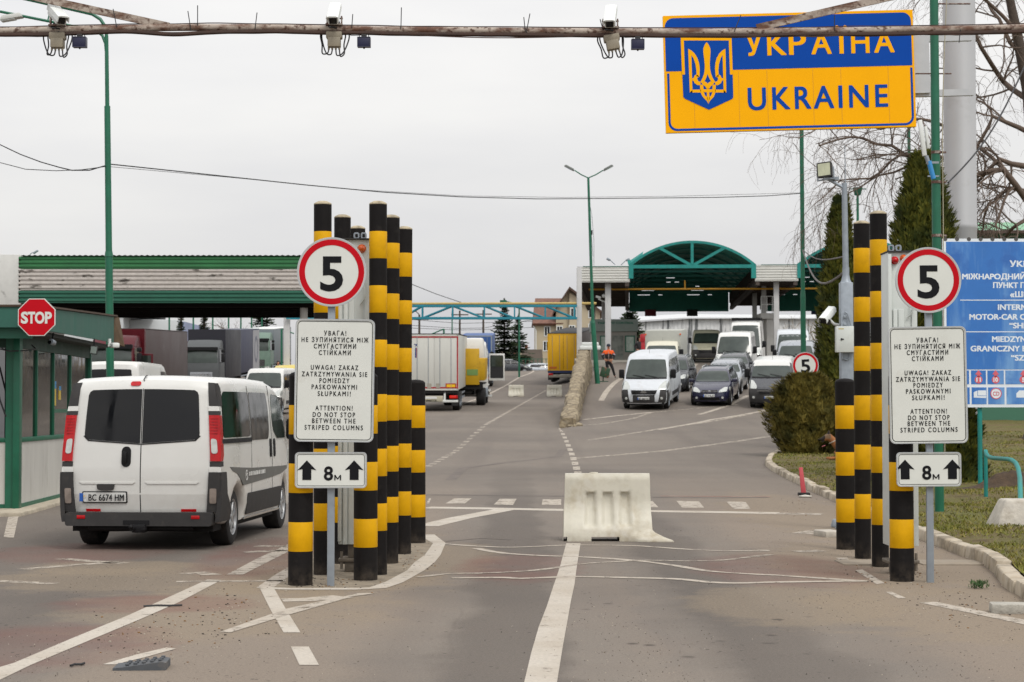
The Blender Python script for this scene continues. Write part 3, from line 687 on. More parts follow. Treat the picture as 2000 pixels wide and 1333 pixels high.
# traffic cameras on the beam
rustm = two('rusty_bracket', '5b4036', '8f867e', 12., .5, .6, .8)
def beam_camera(label, px, pitch, yaw, jtilt):
    py = lerp_tab(beam, px); o = P(px, py, 18)
    root = thing('traffic_camera', label, 'camera', o, 0, 'traffic cameras on the overhead beam')
    M = TRN(0, -.02, .13) @ RZ(yaw) @ RX(pitch)
    h = MB(); h.box(-.05, .05, -.14, .16, -.045, .045, M, bev=.014); hs = obj('housing', h, white_p, root)
    h = MB(); h.prism([(x, z) for x, z in ((-.058, .0), (-.054, .052), (-.03, .06), (.03, .06), (.054, .052), (.058, .0), (.05, 0), (.046, .046), (-.046, .046), (-.05, 0))], -.19, .17, M); obj('sun_hood', h, white_p, hs)
    h = MB(); h.box(-.036, .036, -.147, -.139, -.034, .034, M, bev=.004); obj('window', h, glass_dark, hs)
    k = MB(); k.box(-.075, -.062, -.02, .02, -.0, .12); k.box(.062, .075, -.02, .02, .0, .12); k.box(-.08, .08, -.05, .05, .03, .045); k.cyl((-.08, 0, .1), (.08, 0, .1), .008, n=6); obj('bracket', k, rustm, root)
    j = MB(); MJ = RY(jtilt); j.box(-.06, .06, -.055, .045, -.175, -.085, MJ, bev=.008); j.box(-.075, .075, -.05, .05, -.095, -.03, MJ, bev=.01)
    for i in range(4): j.cyl(MJ @ Vector((-.05 + i * .033, -.02, -.175)), MJ @ Vector((-.05 + i * .033, -.02, -.2)), .01, n=6)
    obj('junction_box', j, mat('beige_junction_box', '8f8674', .6, var=.2, scale=10, dirt=('574c3e', .4, 8)), root)
    c = MB(); random.seed(int(px))
    for i in range(4):
        x = -.05 + i * .033; s = -1 if i < 2 else 1; q = random.uniform(.8, 1.2)
        c.tube(sm([MJ @ Vector(v) for v in ((x, -.02, -.195), (x + s * .012, -.03, -.235 - .01 * i), (x + s * .055 * q, -.02, -.235), (s * .105 * q, 0, -.15), (s * .12 * q, .02, -.05), (s * .08, .03, .03))]), .007, 5)
    c.tube(sm([(.03, .1, .1), (.05, .06, .02), (0, -.08, .0), (-.05, -.03, .02), (-.04, .1, .1)]), .008, 5)
    obj('cable', c, cable_m, root)
beam_camera('white camera turned sideways at the left end of the overhead beam', 113, .5, .55, 0)
beam_camera('white camera above the middle left of the overhead beam, over the left 5 sign', 653, .58, 0, 0)
beam_camera('white camera on the beam just left of the country sign, its box hanging tilted', 1192, .62, -.12, -.18)
def ir_box(label, px, py, w, h):
    o = P(px, py, 17.95); S = F / 17.95; root = thing('infrared_lamp', label, 'lamp box', o, 0, 'dark infrared lamp boxes under the beam')
    w /= 2 * S; h /= 2 * S
    b = MB(); b.box(-w, w, 0, .07, -h, h, bev=.004); obj('housing', b, mat('navy_lamp_housing', '14163a', .35, var=.15), root)
    f = MB(); f.ring(rrect(-w, w, -h, h, .004), rrect(-w + .006, w - .006, -h + .006, h - .006, .003), -.004, .002); obj('frame', f, mat('navy_grey_frame', '35384a', .5), root)
    k = MB(); k.box(-.025, .025, .01, .05, h, h + .028, bev=.004); k.cyl((-w * .7, .03, h), (-w * .7, .03, h + .05), .004, n=5); k.cyl((w * .7, .03, h), (w * .7, .03, h + .05), .004, n=5); k.cyl((0, .03, -h - .014), (0, .03, -h), .008, n=6); obj('hanger', k, greypl, root)
    c = MB(); c.tube([(-.02, .03, h + .02), (-.12, .02, h + .015), (-.2, .02, h + .05), (-.26, .03, h + .02)], .004, 4); obj('cable', c, cable_m, root)
ir_box('dark blue lamp box under the beam beside the left camera and green lamp post', 154.5, 82, 27, 21); ir_box('dark blue lamp box under the beam right of the middle camera', 710.5, 82, 26, 20); ir_box('dark blue lamp box under the beam touching the left edge of the country sign', 1246, 86, 26, 20)
# ================================================================ country sign on its grey mast
blue_s = mat('blue_sign_sheeting', '0545a0', .5, var=.05, scale=2, spec=.1); yel_s = mat('yellow_sign_sheeting', 'f6ae00', .5, var=.03, scale=2, spec=.1)
d = 38.; S = F / d
bm0 = P(1879, 795, 40.); mx, my = bm0.x, 40.
root = thing('country_sign', 'big blue and yellow УКРАЇНА UKRAINE sign with trident shield on a thick grey mast', 'road sign', (mx, my, gz(mx, my) - .1))
z0 = root.location.z
m_ = MB(); m_.lathe([(.335, -.1), (.335, 5.2), (.345, 5.22), (.345, 5.3), (.335, 5.32), (.335, 14.5)], 40); obj('mast', m_, mat('pale_grey_mast', 'a9aaac', .5, .1, var=.05, scale=1.2, dirt=('8d8c8a', .12, 2)), root)
m_ = MB(); m_.lathe([(.46, -.1), (.4, .5), (.36, .75), (.345, .75)], 24); obj('base_skirt', m_, dgreen, root)
o3 = P(1542, 139.5, d); M = TRN(o3.x - mx, d - my, o3.z - z0) @ RY(-.0255) @ RZ(0.0)
U = lambda u, v: ((u - 245.5) / S, (115.5 - v) / S)
W2, H2 = 491 / S / 2, 231 / S / 2
p = MB(); p.box(-W2, W2, 0, .12, -H2, H2, M); panel = obj('sign_panel', p, [yel_s], root)
p = MB(); r = 17; up = [U(3, 110), U(487, 110)] + [U(487 - r + r * cos(radians(a)), 5 + r - r * sin(radians(a))) for a in range(0, 91, 15)] + [U(3 + r + r * cos(radians(a)), 5 + r - r * sin(radians(a))) for a in range(90, 181, 15)]
p.prism([q for q in up], -.004, .001, M); obj('blue_field', p, blue_s, panel)
def ucurve(l, rr_, b, r):
    return [U(l, 114)] + [U(l + r - r * cos(radians(a)), b - r + r * sin(radians(a))) for a in range(0, 91, 15)] + [U(rr_ - r + r * sin(radians(a)), b - r + r * cos(radians(a))) for a in range(0, 91, 15)] + [U(rr_, 114)]
p = MB(); A, B = ucurve(5, 487, 228, 17), ucurve(9.5, 482.5, 223.5, 13)
for i in range(len(A) - 1): p.prism([A[i], A[i + 1], B[i + 1], B[i]], -.004, .001, M)
obj('blue_border', p, blue_s, panel)
em = lambda L: [U(1310 + x / 7.407 - 1296.3, 50 + (y + (x - 150) * .025) / 7.407 - 27.8) for x, y in L]
p = MB(); p.prism(em([(150, 160), (888, 160), (888, 1030), (875, 1055), (530, 1215), (190, 1055), (162, 1030)][::-1]), -.008, -.003, M); sh = obj('shield', p, blue_s, panel)
p = MB()
for L in ([(148, 160), (888, 160), (888, 203), (148, 203)], [(148, 203), (192, 203), (194, 702), (152, 702)], [(846, 203), (888, 203), (890, 702), (850, 702)]): p.prism(em(L), -.012, -.007, M)
obj('shield_outline', p, yel_s, sh)
p = MB(); half = []
cx = 523
def sym(L):
    for s in (1, -1):
        pts = [(cx + s * (x - cx), y) for x, y in L]; p.prism(em(pts), -.012, -.007, M)
sym([(523, 228), (496, 262), (474, 315), (470, 370), (480, 470), (486, 560), (484, 620), (472, 690), (523, 690)])
sym([(472, 690), (450, 750), (418, 808), (440, 835), (475, 800), (498, 760), (520, 700), (523, 690)])
sym([(252, 325), (300, 352), (345, 395), (380, 455), (403, 530), (412, 610), (406, 735), (362, 730), (363, 640), (350, 540), (325, 462), (296, 415), (296, 965), (258, 965)])
sym([(406, 735), (375, 745), (372, 770), (385, 800), (418, 808), (412, 858), (370, 855), (330, 825), (316, 790), (300, 790), (300, 755), (318, 755), (335, 715), (362, 700)])
sym([(300, 922), (420, 922), (420, 965), (260, 965)])
sym([(408, 850), (455, 850), (458, 930), (462, 965), (480, 1010), (510, 1030), (523, 1130), (500, 1085), (450, 1035), (425, 990), (412, 940)])
sym([(440, 835), (478, 800), (510, 820), (523, 838), (523, 900), (505, 915), (490, 880), (458, 855)])
sym([(505, 905), (523, 900), (523, 1090), (505, 1060)])
sym([(458, 918), (505, 918), (505, 960), (458, 960)])
obj('trident', p, yel_s, sh)
p = MB()
for i, ch in enumerate('УКРАЇНА'):
    x = (177, 222, 262.5, 309.5, 349, 386, 433)[i]; w = (31, 36, 32, 38, 17, 34, 38)[i]
    p.text('І' if ch == 'Ї' else ch, *U(x, 60), 46 / S, (6.5 if ch == 'Ї' else w) / S, -.008, space=1., M=M, strike=.022)
    if ch == 'Ї':
        for k in (-8, 8): p.prism([U(x + k + a, 31 + b) for a, b in circ(0, 0, 3.6, 12)][::-1], -.009, -.003, M)
obj('lettering', p, yel_s, panel)
p = MB(); p.text('UKRAINE', *U(299.5, 167), 46 / S, 273 / S, -.006, space=1.22, M=M, strike=.022); obj('lettering', p, blue_s, panel)
p = MB()
for u in (57, 145, 201, 291, 346, 439):
    p = MB(); p.box(U(u, 0)[0] - .004, U(u, 0)[0] + .004, -.0012, .0, U(0, 222)[1], U(0, 113)[1], M); obj('panel_seam', p, mat('seam_paint', 'c58d0c', .6), panel)
p = MB(); p.box(W2 - .02, W2 + .32, .06, .28, -H2 * .42, H2 * .56, M); p.box(-W2 + .3, W2 + 1.2, .14, .26, .55, .68, M); p.box(-W2 + .3, W2 + 1.2, .14, .26, -.55, -.42, M); obj('support_frame', p, mat('pale_grey_frame', 'b3b5b7', .5, var=.06), root)
# ================================================================ billboard
d = 36.; S = F / d; gx = P(1917, 795, d).x; gr = gz(gx, 37)
bb = thing('billboard', 'faded blue information board in several languages with white lettering, at the right edge', 'billboard', (P(1845, 795, d).x, d, gr)); zb = gr
V = lambda px, py: ((px - 1845) / S, EYE + (HOR - py) / S - zb)
bbw = two('faded_blue_board', '2f6fba', '86b3dc', .9, .5, .78, .45, stretch=(1.6, 1, .25), c3='2a62ab', var=.06); bwh = mat('board_white_print', 'dde4ea', .5, var=.06, scale=3)
(x0, zt), (x1, zb_) = V(1843.5, 466), V(2155, 796)
p = MB(); p.box(x0, x1, 0, .05, zb_, zt); pan = obj('board_panel', p, bwh, bb)
p = MB(); a, c = V(1850, 472), V(2150, 722); p.box(a[0], c[0], -.004, .002, c[1], a[1]); obj('blue_field', p, bbw, pan)
p = MB()
for (ax, ay, ex, ey) in ((1850, 724, 1893, 751), (1897, 724, 1926, 751), (1929, 724, 1961, 751), (1964, 724, 2060, 751), (2064, 724, 2150, 751), (1850, 757, 1894, 790), (1898, 757, 1927, 790), (1930, 757, 1962, 790), (1966, 757, 2060, 790), (2064, 757, 2150, 790)):
    a, c = V(ax, ay), V(ex, ey); p.box(a[0], c[0], -.004, .002, c[1], a[1])
obj('blue_cell', p, bbw, pan)
p = MB(); t_ = (-.0045)
for s, px, py, h, w in (('УКРАЇНА', 2018, 515, 12, 86), ('МІЖНАРОДНИЙ', 1943, 540, 11, 123), ('ПУНКТ ПРОПУСКУ', 2008, 557, 11, 132), ('«ШЕГИНІ»', 2017, 575, 11, 84), ('INTERNATIONAL', 2015, 600, 11, 128), ('MOTOR-CAR CHECKPOINT', 1994, 619, 11, 198), ('“SHEHYNI”', 2014, 636, 11, 82), ('MIEDZYNARODOWY', 2014, 662.5, 11, 150), ('GRANICZNY PUNKT', 1974, 681, 11, 154), ('“SZEGINIE”', 2018, 699, 11, 84)):
    p.text(s, *V(px, py), h / S, w / S, t_, strike=.05)
for py, px0 in ((586.5, 1877), (648.5, 1888)): a, c = V(px0, py - .8), V(2140, py + .8); p.box(a[0], c[0], t_ - .001, t_ + .001, c[1], a[1])
obj('lettering', p, bwh, pan)
pk = mat('faded_red_print', 'd0606c', .5, var=.1, scale=4)
p = MB(); tx = MB()
for px, py, s in ((1911.5, 742, '11'), (1945, 742, '10'), (1999, 742, '5')):
    p = MB(); p.prism([(V(px, py)[0] + a, V(px, py)[1] + b) for a, b in circ(0, 0, 7.5 / S, 18)], -.008, -.003)
    p.prism([V(px + a, py + b) for a, b in ((-3, -6), (3, -6), (3, -10), (6.5, -10), (0, -19), (-6.5, -10), (-3, -10))], -.008, -.003); obj('red_symbol', p, pk, pan); tx = MB(); tx.text(s, *V(px, py), 8 / S, (9 if len(s) > 1 else 5) / S, -.0085, bold=.04); obj('lettering', tx, bwh, pan)
p = MB(); p.ring([(V(1945.5, 769)[0] + a, V(1945.5, 769)[1] + b) for a, b in circ(0, 0, 11 / S, 24)], [(V(1945.5, 769)[0] + a, V(1945.5, 769)[1] + b) for a, b in circ(0, 0, 9.4 / S, 24)], -.009, -.003)
ov = MB(); ov.prism([(V(1945.5, 769)[0] + a, V(1945.5, 769)[1] + b) for a, b in circ(0, 0, 10 / S, 24)], -.006, -.003)
p.text('CD', *V(1945.5, 769), 8 / S, 13 / S, -.009, bold=.02)
obj('white_symbol', ov, bwh, pan); ov = MB()
for L in ([(1902, 777), (1902, 767), (1907, 764), (1909, 764), (1909, 774), (1926, 774), (1926, 778)], [(1910, 773), (1910, 763), (1926, 763), (1926, 773)], [(1985, 777), (1985, 769), (1991, 763), (2012, 763), (2012, 777)]):
    pts = [V(*q) for q in L]; ov.prism(pts, -.006, -.003)
obj('red_symbol', p, pk, pan); obj('white_symbol', ov, bwh, pan)
p = MB()
for i in range(14): u = .05 + i * .222; p.lathe([(.028, 0), (.04, .02), (.04, .022), (.0, .022)], 8, TRN(x0 + u, .02, zt - .01) @ RX(pi / 2))
obj('edge_tab', p, mat('dark_edge_rivet', '4c4a48', .6), bb)
p = MB(); lx = V(1916, 0)[0]; p.cyl((lx, .1, -.05), (lx, .1, zt - .2), .045, n=12); p.cyl((lx + 2.2, .1, -.05), (lx + 2.2, .1, zt - .2), .045, n=12); obj('leg', p, teal, bb)
# green gas pipe bending down into a concrete foot
path = [(1925, 880, 32.), (1926, 886, 31.6), (1930, 892, 31), (1938, 895, 30.5), (1950, 896, 30), (1966, 897, 29.2), (1976, 899, 28.6), (1984, 905, 27.8), (1989, 916, 27), (1992, 935, 26), (1993.5, 985, 25)]
p = MB(); W_ = [P(*q) for q in path]; p.tube([Vector((W_[0].x, W_[0].y, gz(W_[0].x, W_[0].y) - .05))] + [W_[0]] + W_[1:] + [Vector((W_[-1].x, W_[-1].y, .05))], .034, 10)
tag(obj('bent_pipe', p, teal), 'turquoise bent pipe running from under the billboard down into a concrete foot', 'pipe')
fx = P(1993, 1000, 24.6); p = MB(); p.box(-.42, .42, -.35, .35, -.1, .34, bev=.03, taper=.55); o = obj('concrete_anchor_block', p, mat('whitewashed_concrete', 'b9b3a8', .9, var=.25, scale=5, bump=.5, dirt=('857b6b', .35, 6)), loc=(fx.x, fx.y, gz(fx.x, fx.y)))
tag(o, 'pale tapered concrete block on the grass at the right edge', 'concrete block')
# ================================================================ green tall pole at right
def pole(name, label, cat, base, top, r0, r1, m, group=None, collar=True):
    base, top = Vector(base), Vector(top); root = thing(name, label, cat, base, 0, group); v = top - base
    p = MB()
    if collar: k = .42; p.cyl((0, 0, -.1), v * k, r0, r0 * .97, 14); p.cyl(v * k, v * (k + .02), r0 * 1.04, r1 * 1.05, 14); p.cyl(v * (k + .02), v, r1 * 1.02, r1, 14)
    else: p.cyl((0, 0, -.1), v, r0, r1, 14)
    obj('pole', p, m, root); return root
def gnd(px, d, grass=False): x = (px - 1000) / F * d; return Vector((x, d, gz(x, d) if grass else T(x, d)))
gp1 = gnd(1833, 27.5, True); r_ = pole('green_pole', 'tall thick green pole behind the right 5 sign, rising out of the picture', 'pole', gp1, gp1 + Vector((-.03, 0, 9.2)), .066, .06, green, collar=False)
for zz in (3.95, 4.72, 5.15):
    b = MB(); b.lathe([(.064, -.02), (.073, -.02), (.073, .02), (.064, .02)], 16, TRN(-.01, 0, zz)); b.box(.06, .14, -.02, .02, -.012, .012, TRN(-.01, 0, zz)); obj('clamp_band', b, rustm, r_)
b = MB(); b.tube([(.075, -.03, .4), (.072, -.04, 2.5), (.078, -.03, 4.2), (.07, -.05, 5.5), (.1, -.04, 6.4), (.16, .0, 7.4), (.2, 0, 8.6)], .007, 5); obj('cable', b, mat('pale_cable', 'a7a08a', .7), r_)
b = MB(); b.box(-.3, .22, -.015, .015, 6.28, 6.295); b.cyl((-.05, 0, 7.3), (.5, 0, 7.3), .012, n=6); obj('bracket', b, rustm, r_)
# antenna unit on the pole
a0 = P(1806, 275, 27.3); an = thing('antenna_panel', 'slim white antenna panel with a bright blue tube, strapped beside the tall green pole', 'antenna', a0)
MA = RY(-.13); b = MB(); b.box(-.06, .0, -.03, .03, -.22, .3, MA, bev=.012); b.box(.02, .06, -.02, .05, -.12, .2, MA, bev=.01); obj('panel', b, white_p, an)
b = MB(); b.cyl(MA @ Vector((.02, 0, -.3)), MA @ Vector((.05, 0, -.56)), .035, n=14); obj('blue_tube', b, mat('bright_blue_plastic', '2f86c4', .5, var=.1), an)
b = MB(); b.box(.02, .2, -.01, .01, -.33, -.3); b.box(.04, .2, -.01, .01, -.52, -.5); b.cyl((.02, 0, -.22), (.06, 0, -.34), .03, n=10); obj('bracket', b, galv, an)
# hanging black cable
c = MB(); q0, q1 = P(2010, 110, 33), P(1852, 357, 27.6); c.tube([q0.lerp(q1, t / 12) - Vector((0, 0, .25 * sin(pi * t / 12))) for t in range(13)], .014, 6); tag(obj('cable', c, cable_m), 'thick black cable slanting down in front of the grey mast to the green pole', 'cable')
# ================================================================ grey pole with floodlight, camera and control box
cp = G(1655, 1034); cp = Vector((cp.x, cp.y, 0)); S = F / cp.y; L_ = lambda px, py, dy=0: ((px - 1655) / S, dy, EYE + (HOR - py) / S)
r_ = thing('camera_pole', 'grey galvanised pole with a floodlight on top, behind the right island columns', 'pole', cp)
b = MB(); b.box(-.082, .082, -.08, .08, -.02, L_(0, 552)[2], bev=.012); b.lathe([(.075, 0), (.06, .03), (.045, .1), (.045, .2)], 16, TRN(.0, 0, L_(0, 552)[2])); b.cyl((0, 0, L_(0, 548)[2]), (-.012, 0, L_(0, 357)[2]), .04, .036, 14); b.cyl((0, 0, L_(0, 357)[2]), (-.004, 0, L_(0, 282)[2]), .008, .005, 6); b.box(-.14, .14, -.14, .14, 0, .02); obj('pole', b, galv, r_)
b = MB(); a, c = Vector(L_(1651, 366)), Vector(L_(1622, 349)); b.cyl(a, c, .022, n=8); b.box(L_(1612, 0)[0], L_(1642, 0)[0], -.04, .04, L_(0, 351)[2], L_(0, 345)[2]); obj('arm', b, galv, r_)
fl = thing('floodlight', 'square floodlight on the arm of the grey pole, below the country sign', 'floodlight', cp + Vector(L_(1616, 332)), .0)
MF = RZ(-.45) @ RX(-.12) @ RY(-.09); b = MB(); b.prism(rrect(-.1, .1, -.1, .1, .02), -.06, .0, MF); b.box(-.07, .07, 0, .11, -.075, .085, MF, bev=.025, taper=.8); hh = obj('housing', b, greypl, fl)
b = MB(); b.box(-.082, .082, -.064, -.059, -.082, .082, MF); obj('lens', b, mat('pale_flood_lens', 'b4b79c', .25, var=.15, scale=8), fl); b = MB(); b.box(-.115, -.105, -.01, .02, -.12, .04, MF); b.box(.105, .115, -.01, .02, -.12, .04, MF); b.box(-.115, .115, -.01, .02, -.13, -.115, MF); obj('yoke', b, galv, fl)
sc_ = thing('security_camera', 'white bullet security camera on the grey pole above the thuja bush', 'camera', cp + Vector(L_(1618, 618)))
MC = RZ(-.5) @ RX(.42) @ RY(.1); b = MB(); b.box(-.055, .055, -.17, .2, -.045, .05, MC, bev=.025); hs = obj('housing', b, white_p, sc_); b = MB(); b.box(-.042, .042, -.176, -.168, -.034, .03, MC, bev=.008); obj('window', b, glass_dark, hs)
b = MB(); b.prism([(x, z) for x, z in ((-.062, -.01), (-.06, .04), (-.04, .062), (.04, .062), (.06, .04), (.062, -.01), (.056, -.01), (.054, .036), (.036, .056), (-.036, .056), (-.054, .036), (-.056, -.01))], -.21, .2, MC); obj('sun_hood', b, white_p, hs)
b = MB(); b.lathe([(.0, -.035), (.026, -.03), (.03, .02), (.015, .06)], 12, TRN(-.0, -.1, -.085) @ RX(pi / 2 - .4)); obj('infrared_lamp', b, greypl, sc_)
b = MB(); b.tube([(.05, .05, -.05), (.1, .06, -.1), (.2, .05, -.12)], .018, 8); obj('bracket', b, white_p, sc_)
cb = thing('control_box', 'pale grey control box with a small lock mounted on the grey camera pole', 'control box', cp + Vector(L_(1650, 664)))
b = MB(); b.box(-.13, .13, -.19, -.085, -.17, .17, bev=.008); hs = obj('housing', b, cab_m, cb); b = MB(); b.lathe([(.014, 0), (.014, .012), (0, .012)], 10, TRN(-.06, -.19, 0) @ RX(pi / 2)); b.box(-.07, -.03, -.196, -.188, -.006, .006); obj('lock', b, blackp, hs); b = MB(); b.box(-.1, -.03, -.1915, -.188, .13, .142); obj('label_strip', b, mat('yellow_label', 'b8a85a', .6), hs)
b = MB(); b.tube([(-.03, -.1, -.17), (-.03, -.1, -.25), (.02, -.1, -.27), (.06, -.1, -.24), (.06, -.1, -.17)], .01, 6); b.tube([(0, -.1, .36), (.03, -.12, .34), (.08, -.12, .18)], .012, 6); b.lathe([(.02, 0), (.02, .02), (0, .025)], 10, TRN(0, -.09, .3) @ RX(pi / 2)); b.lathe([(.02, 0), (.02, .02), (0, .025)], 10, TRN(0, -.09, .2) @ RX(pi / 2)); obj('cable', b, galv, cb)
# cables between lamp post and camera pole
c = MB(); q0, q1 = P(1568, 490, 54), P(1655, 527, cp.y); c.tube([q0.lerp(q1, t / 10) - Vector((0, 0, .5 * sin(pi * t / 10))) for t in range(11)], .02, 6); q0, q1 = P(1568, 488, 54), P(1655, 500, cp.y); c.tube([q0.lerp(q1, t / 10) - Vector((0, 0, .15 * sin(pi * t / 10))) for t in range(11)], .012, 6)
tag(obj('sagging_cable', c, mat('grey_cable', '55504e', .7)), 'sagging pair of grey cables between a green lamp post and the grey camera pole', 'cable')
# ================================================================ water filled barriers
barw = two('dirty_white_plastic', 'c9c5b6', 'a69a80', 2.6, .5, .74, .5, var=.09, c3='c1bdb0', bump=.15); splash(barw, '8d806c', .22, .6, 5.); barw.node_tree.nodes['Principled BSDF'].inputs['Subsurface Weight'].default_value = .0
def barrier(label, loc, rz, broken=False, group='white plastic road barriers'):
    root = thing('road_barrier', label, 'barrier', loc, rz, group)
    W, Hh, D = .505, .8, .24
    bm = bmesh.new(); nx, nz = 48, 30
    def dep(x, z):
        t = z / Hh; d0 = D * (1 - smooth(.02, .62, t) * .62) * (1 if t < .93 else 1 - (t - .93) * 3)
        g = 0
        for c in (-.2, 0, .2): g = max(g, smooth(.062 + .02 * (1 - t), .034, abs(x - c)) * smooth(.155, .2, z) * smooth(.585, .57, z))
        return max(.03, d0 - .05 * g - .012 * smooth(.42, .505, abs(x)))
    V_ = {}
    for s in (-1, 1):
        for i in range(nx + 1):
            for j in range(nz + 1):
                x = -W + 2 * W * i / nx; z = .0 + Hh * j / nz; t = z / Hh
                xx = x * (1 + .055 * (1 - t)); y = s * dep(x, z)
                if s < 0: xx += .004 * noise.noise(Vector((x * 5, z * 5, 2))); y += .004 * noise.noise(Vector((x * 3, z * 3, 7)))
                if broken and s < 0:
                    k = smooth(.18, .5, x) * smooth(.13, .04, z); y -= .14 * k; xx += .24 * k * smooth(.34, .505, x); z *= (1 - .6 * k)
                V_[(s, i, j)] = bm.verts.new((xx, y, max(.0, z)))
    gap = lambda x: abs(x + .03) < .15 or x < -.47
    for s in (-1, 1):
        for i in range(nx):
            for j in range(nz):
                x = -W + 2 * W * (i + .5) / nx
                if j < 2 and gap(x): continue
                f = bm.faces.new((V_[(s, i, j)], V_[(s, i + 1, j)], V_[(s, i + 1, j + 1)], V_[(s, i, j + 1)])); f.smooth = True
    for i in range(nx): bm.faces.new((V_[(-1, i, nz)], V_[(-1, i + 1, nz)], V_[(1, i + 1, nz)], V_[(1, i, nz)]))
    for i in range(nx):
        j = 2 if gap(-W + 2 * W * (i + .5) / nx) else 0
        bm.faces.new((V_[(-1, i, j)], V_[(-1, i + 1, j)], V_[(1, i + 1, j)], V_[(1, i, j)]))
    for i in (0, nx):
        for j in range(nz): bm.faces.new((V_[(-1, i, j)], V_[(-1, i, j + 1)], V_[(1, i, j + 1)], V_[(1, i, j)]))
    obj('shell', bm, barw, root, angle=50)
    c = MB(); c.lathe([(.05, 0), (.05, .012), (.03, .014), (0, .014)], 14, TRN(-.16, 0, Hh)); obj('filler_cap', c, barw, root)
    return root
g = G(1188, 1058); b0 = barrier('dirty white plastic barrier with three grooves and a torn foot, alone in the near lane', (g.x, g.y + .25, g.z), 0, True)
GB = 'white plastic road barriers'
g = G(1008, 775); b1 = barrier('small white barrier standing far up the road, left of the yellow trailer', (g.x, g.y, g.z), .05)
g = G(1083, 775); dup(b1, (g.x, g.y, g.z), -.06, 'white barrier far up the road directly in front of the yellow trailer', GB)
g = G(941, 775); o = dup(b1, (g.x, g.y, g.z + .26), .1, 'white barrier lying tipped on its side by the tractor unit', GB); o.rotation_euler = (radians(80), 0, .1)
# ================================================================ small things on the ground
g = G(1570, 968); r_ = thing('delineator', 'leaning red road marker board on a black foot by the right kerb', 'road marker', g)
b = MB(); b.box(-.045, .045, -.015, .015, .03, .5, RY(-.09) @ RX(-.1), bev=.008, taper=.75); obj('marker_board', b, mat('faded_red_plastic', 'b5434a', .6, var=.15, scale=6, dirt=('8d6a60', .2, 8)), r_); b = MB(); b.box(-.1, .1, -.09, .09, 0, .05, bev=.012); obj('foot', b, rubber, r_)
g = G(1573, 972); b = MB(); b.lathe([(.0, .0), (.1, .0), (.115, .018), (.11, .03), (.0, .05)], 18); tag(obj('broken_lamp_cover', b, mat('dirty_white_plastic_cover', 'b7b3a8', .6, var=.2, scale=12), loc=g), 'dirty white round plastic cover lying beside the red marker', 'litter')
g = G(1618, 1048); b = MB(); b.box(-.12, .12, -.2, .2, -.02, .075, bev=.02); o = obj('kerb_stone', b, concrete, loc=g); o.rotation_euler[2] = .25; tag(o, 'loose kerb stone lying behind the short column of the right island', 'kerb stone')
g = G(1634, 1030); b = MB(); b.box(-.07, .05, -.1, .1, 0, .11, bev=.02, taper=.6); tag(obj('steel_base', b, galv, loc=g), 'small grey steel base piece beside the camera pole', 'base piece')
g = G(1978, 1197); b = MB(); b.box(-.17, .17, -.1, .1, -.01, .075, bev=.014); o = obj('concrete_block', b, mat('light_concrete_block', 'a7a399', .9, var=.2, scale=9, bump=.5, dirt=('75706a', .3, 14)), loc=g); o.rotation_euler[2] = -.12; tag(o, 'broken grey concrete block on the road edge at lower right', 'block')
g = G(1860, 1100); b = MB()
for x in (-.8, .0): b.box(x - .36, x + .36, -.3, .3, -.02, .012, bev=.006)
tag(obj('paving_slab', b, mat('dusty_slab', '8f8475', .95, var=.2, scale=5, dirt=('776b5b', .4, 4)), loc=(g.x, g.y, 0)), 'flat concrete slabs beside the right sign post at the kerb', 'slab')
g = G(1912, 1150); random.seed(8); b = MB()
for _ in range(160):
    a = random.uniform(0, 2 * pi); r = random.uniform(0, .09); z = random.uniform(0, .06); dx, dy = random.gauss(0, .02), random.gauss(0, .02)
    b._new([(r * cos(a), r * sin(a), z), (r * cos(a) + .01, r * sin(a) + .006, z), (r * cos(a) + dx, r * sin(a) + dy, z + .03)], [(0, 1, 2)])
tag(obj('fallen_twig', b, leafmat('twig_leaf', '2f4a2a', '46602f', '38502c'), loc=g, recalc=False), 'small green evergreen twig fallen on the road near the kerb', 'twig')
g = G(277, 1305); r_ = thing('rubber_ramp', 'grey broken rubber wheel ramp piece lying on the road at lower left', 'rubber ramp', g, .06)
b = MB(); b.prism([(-.16, 0), (.16, 0), (.16, .045), (.13, .052), (-.1, .02), (-.16, .015)], -.12, .12, RZ(.0)); bd = obj('wedge', b, mat('grey_rubber', '4b4e52', .75, var=.15, scale=15, dirt=('7a7064', .2, 9)), r_)
for i in range(5):
    for j in range(3): x = -.08 + i * .05; b = MB(); b.box(x - .012, x + .012, -.08 + j * .075, -.055 + j * .075, .0225 + (x + .1) * .135, .034 + (x + .1) * .135, bev=.003); obj('stud', b, MATS['grey_rubber'], bd)
for px, py, a, L in ((318, 1186, .1, .15), (152, 1302, .7, .06)):
    g = G(px, py); b = MB(); b.tube([(-L, -.02, .012), (-L * .3, .01, .014), (L * .4, 0, .012), (L, .03, .012)], .008, 5); o = obj('black_strap', b, cable_m, loc=g); o.rotation_euler[2] = a
    tag(o, 'thin black strap scrap lying across the long white lane line' if L > .1 else 'short dark strap scrap near the left end of the lane line', 'strap')
# island floor, slightly raised packed dirt
im = MB(); ps = [G(*q) for q in ((520, 1147), (735, 1147), (805, 1114), (850, 1065), (830, 1047), (770, 1047), (640, 1062), (560, 1118))]
im.bm.faces.new([im.bm.verts.new((p.x, p.y, .0014)) for p in ps]); struct('island_surface', im, mat('sandy_island_dirt', '857a69', .95, var=.3, scale=5, bump=.6, dirt=('574d42', .4, 6)))
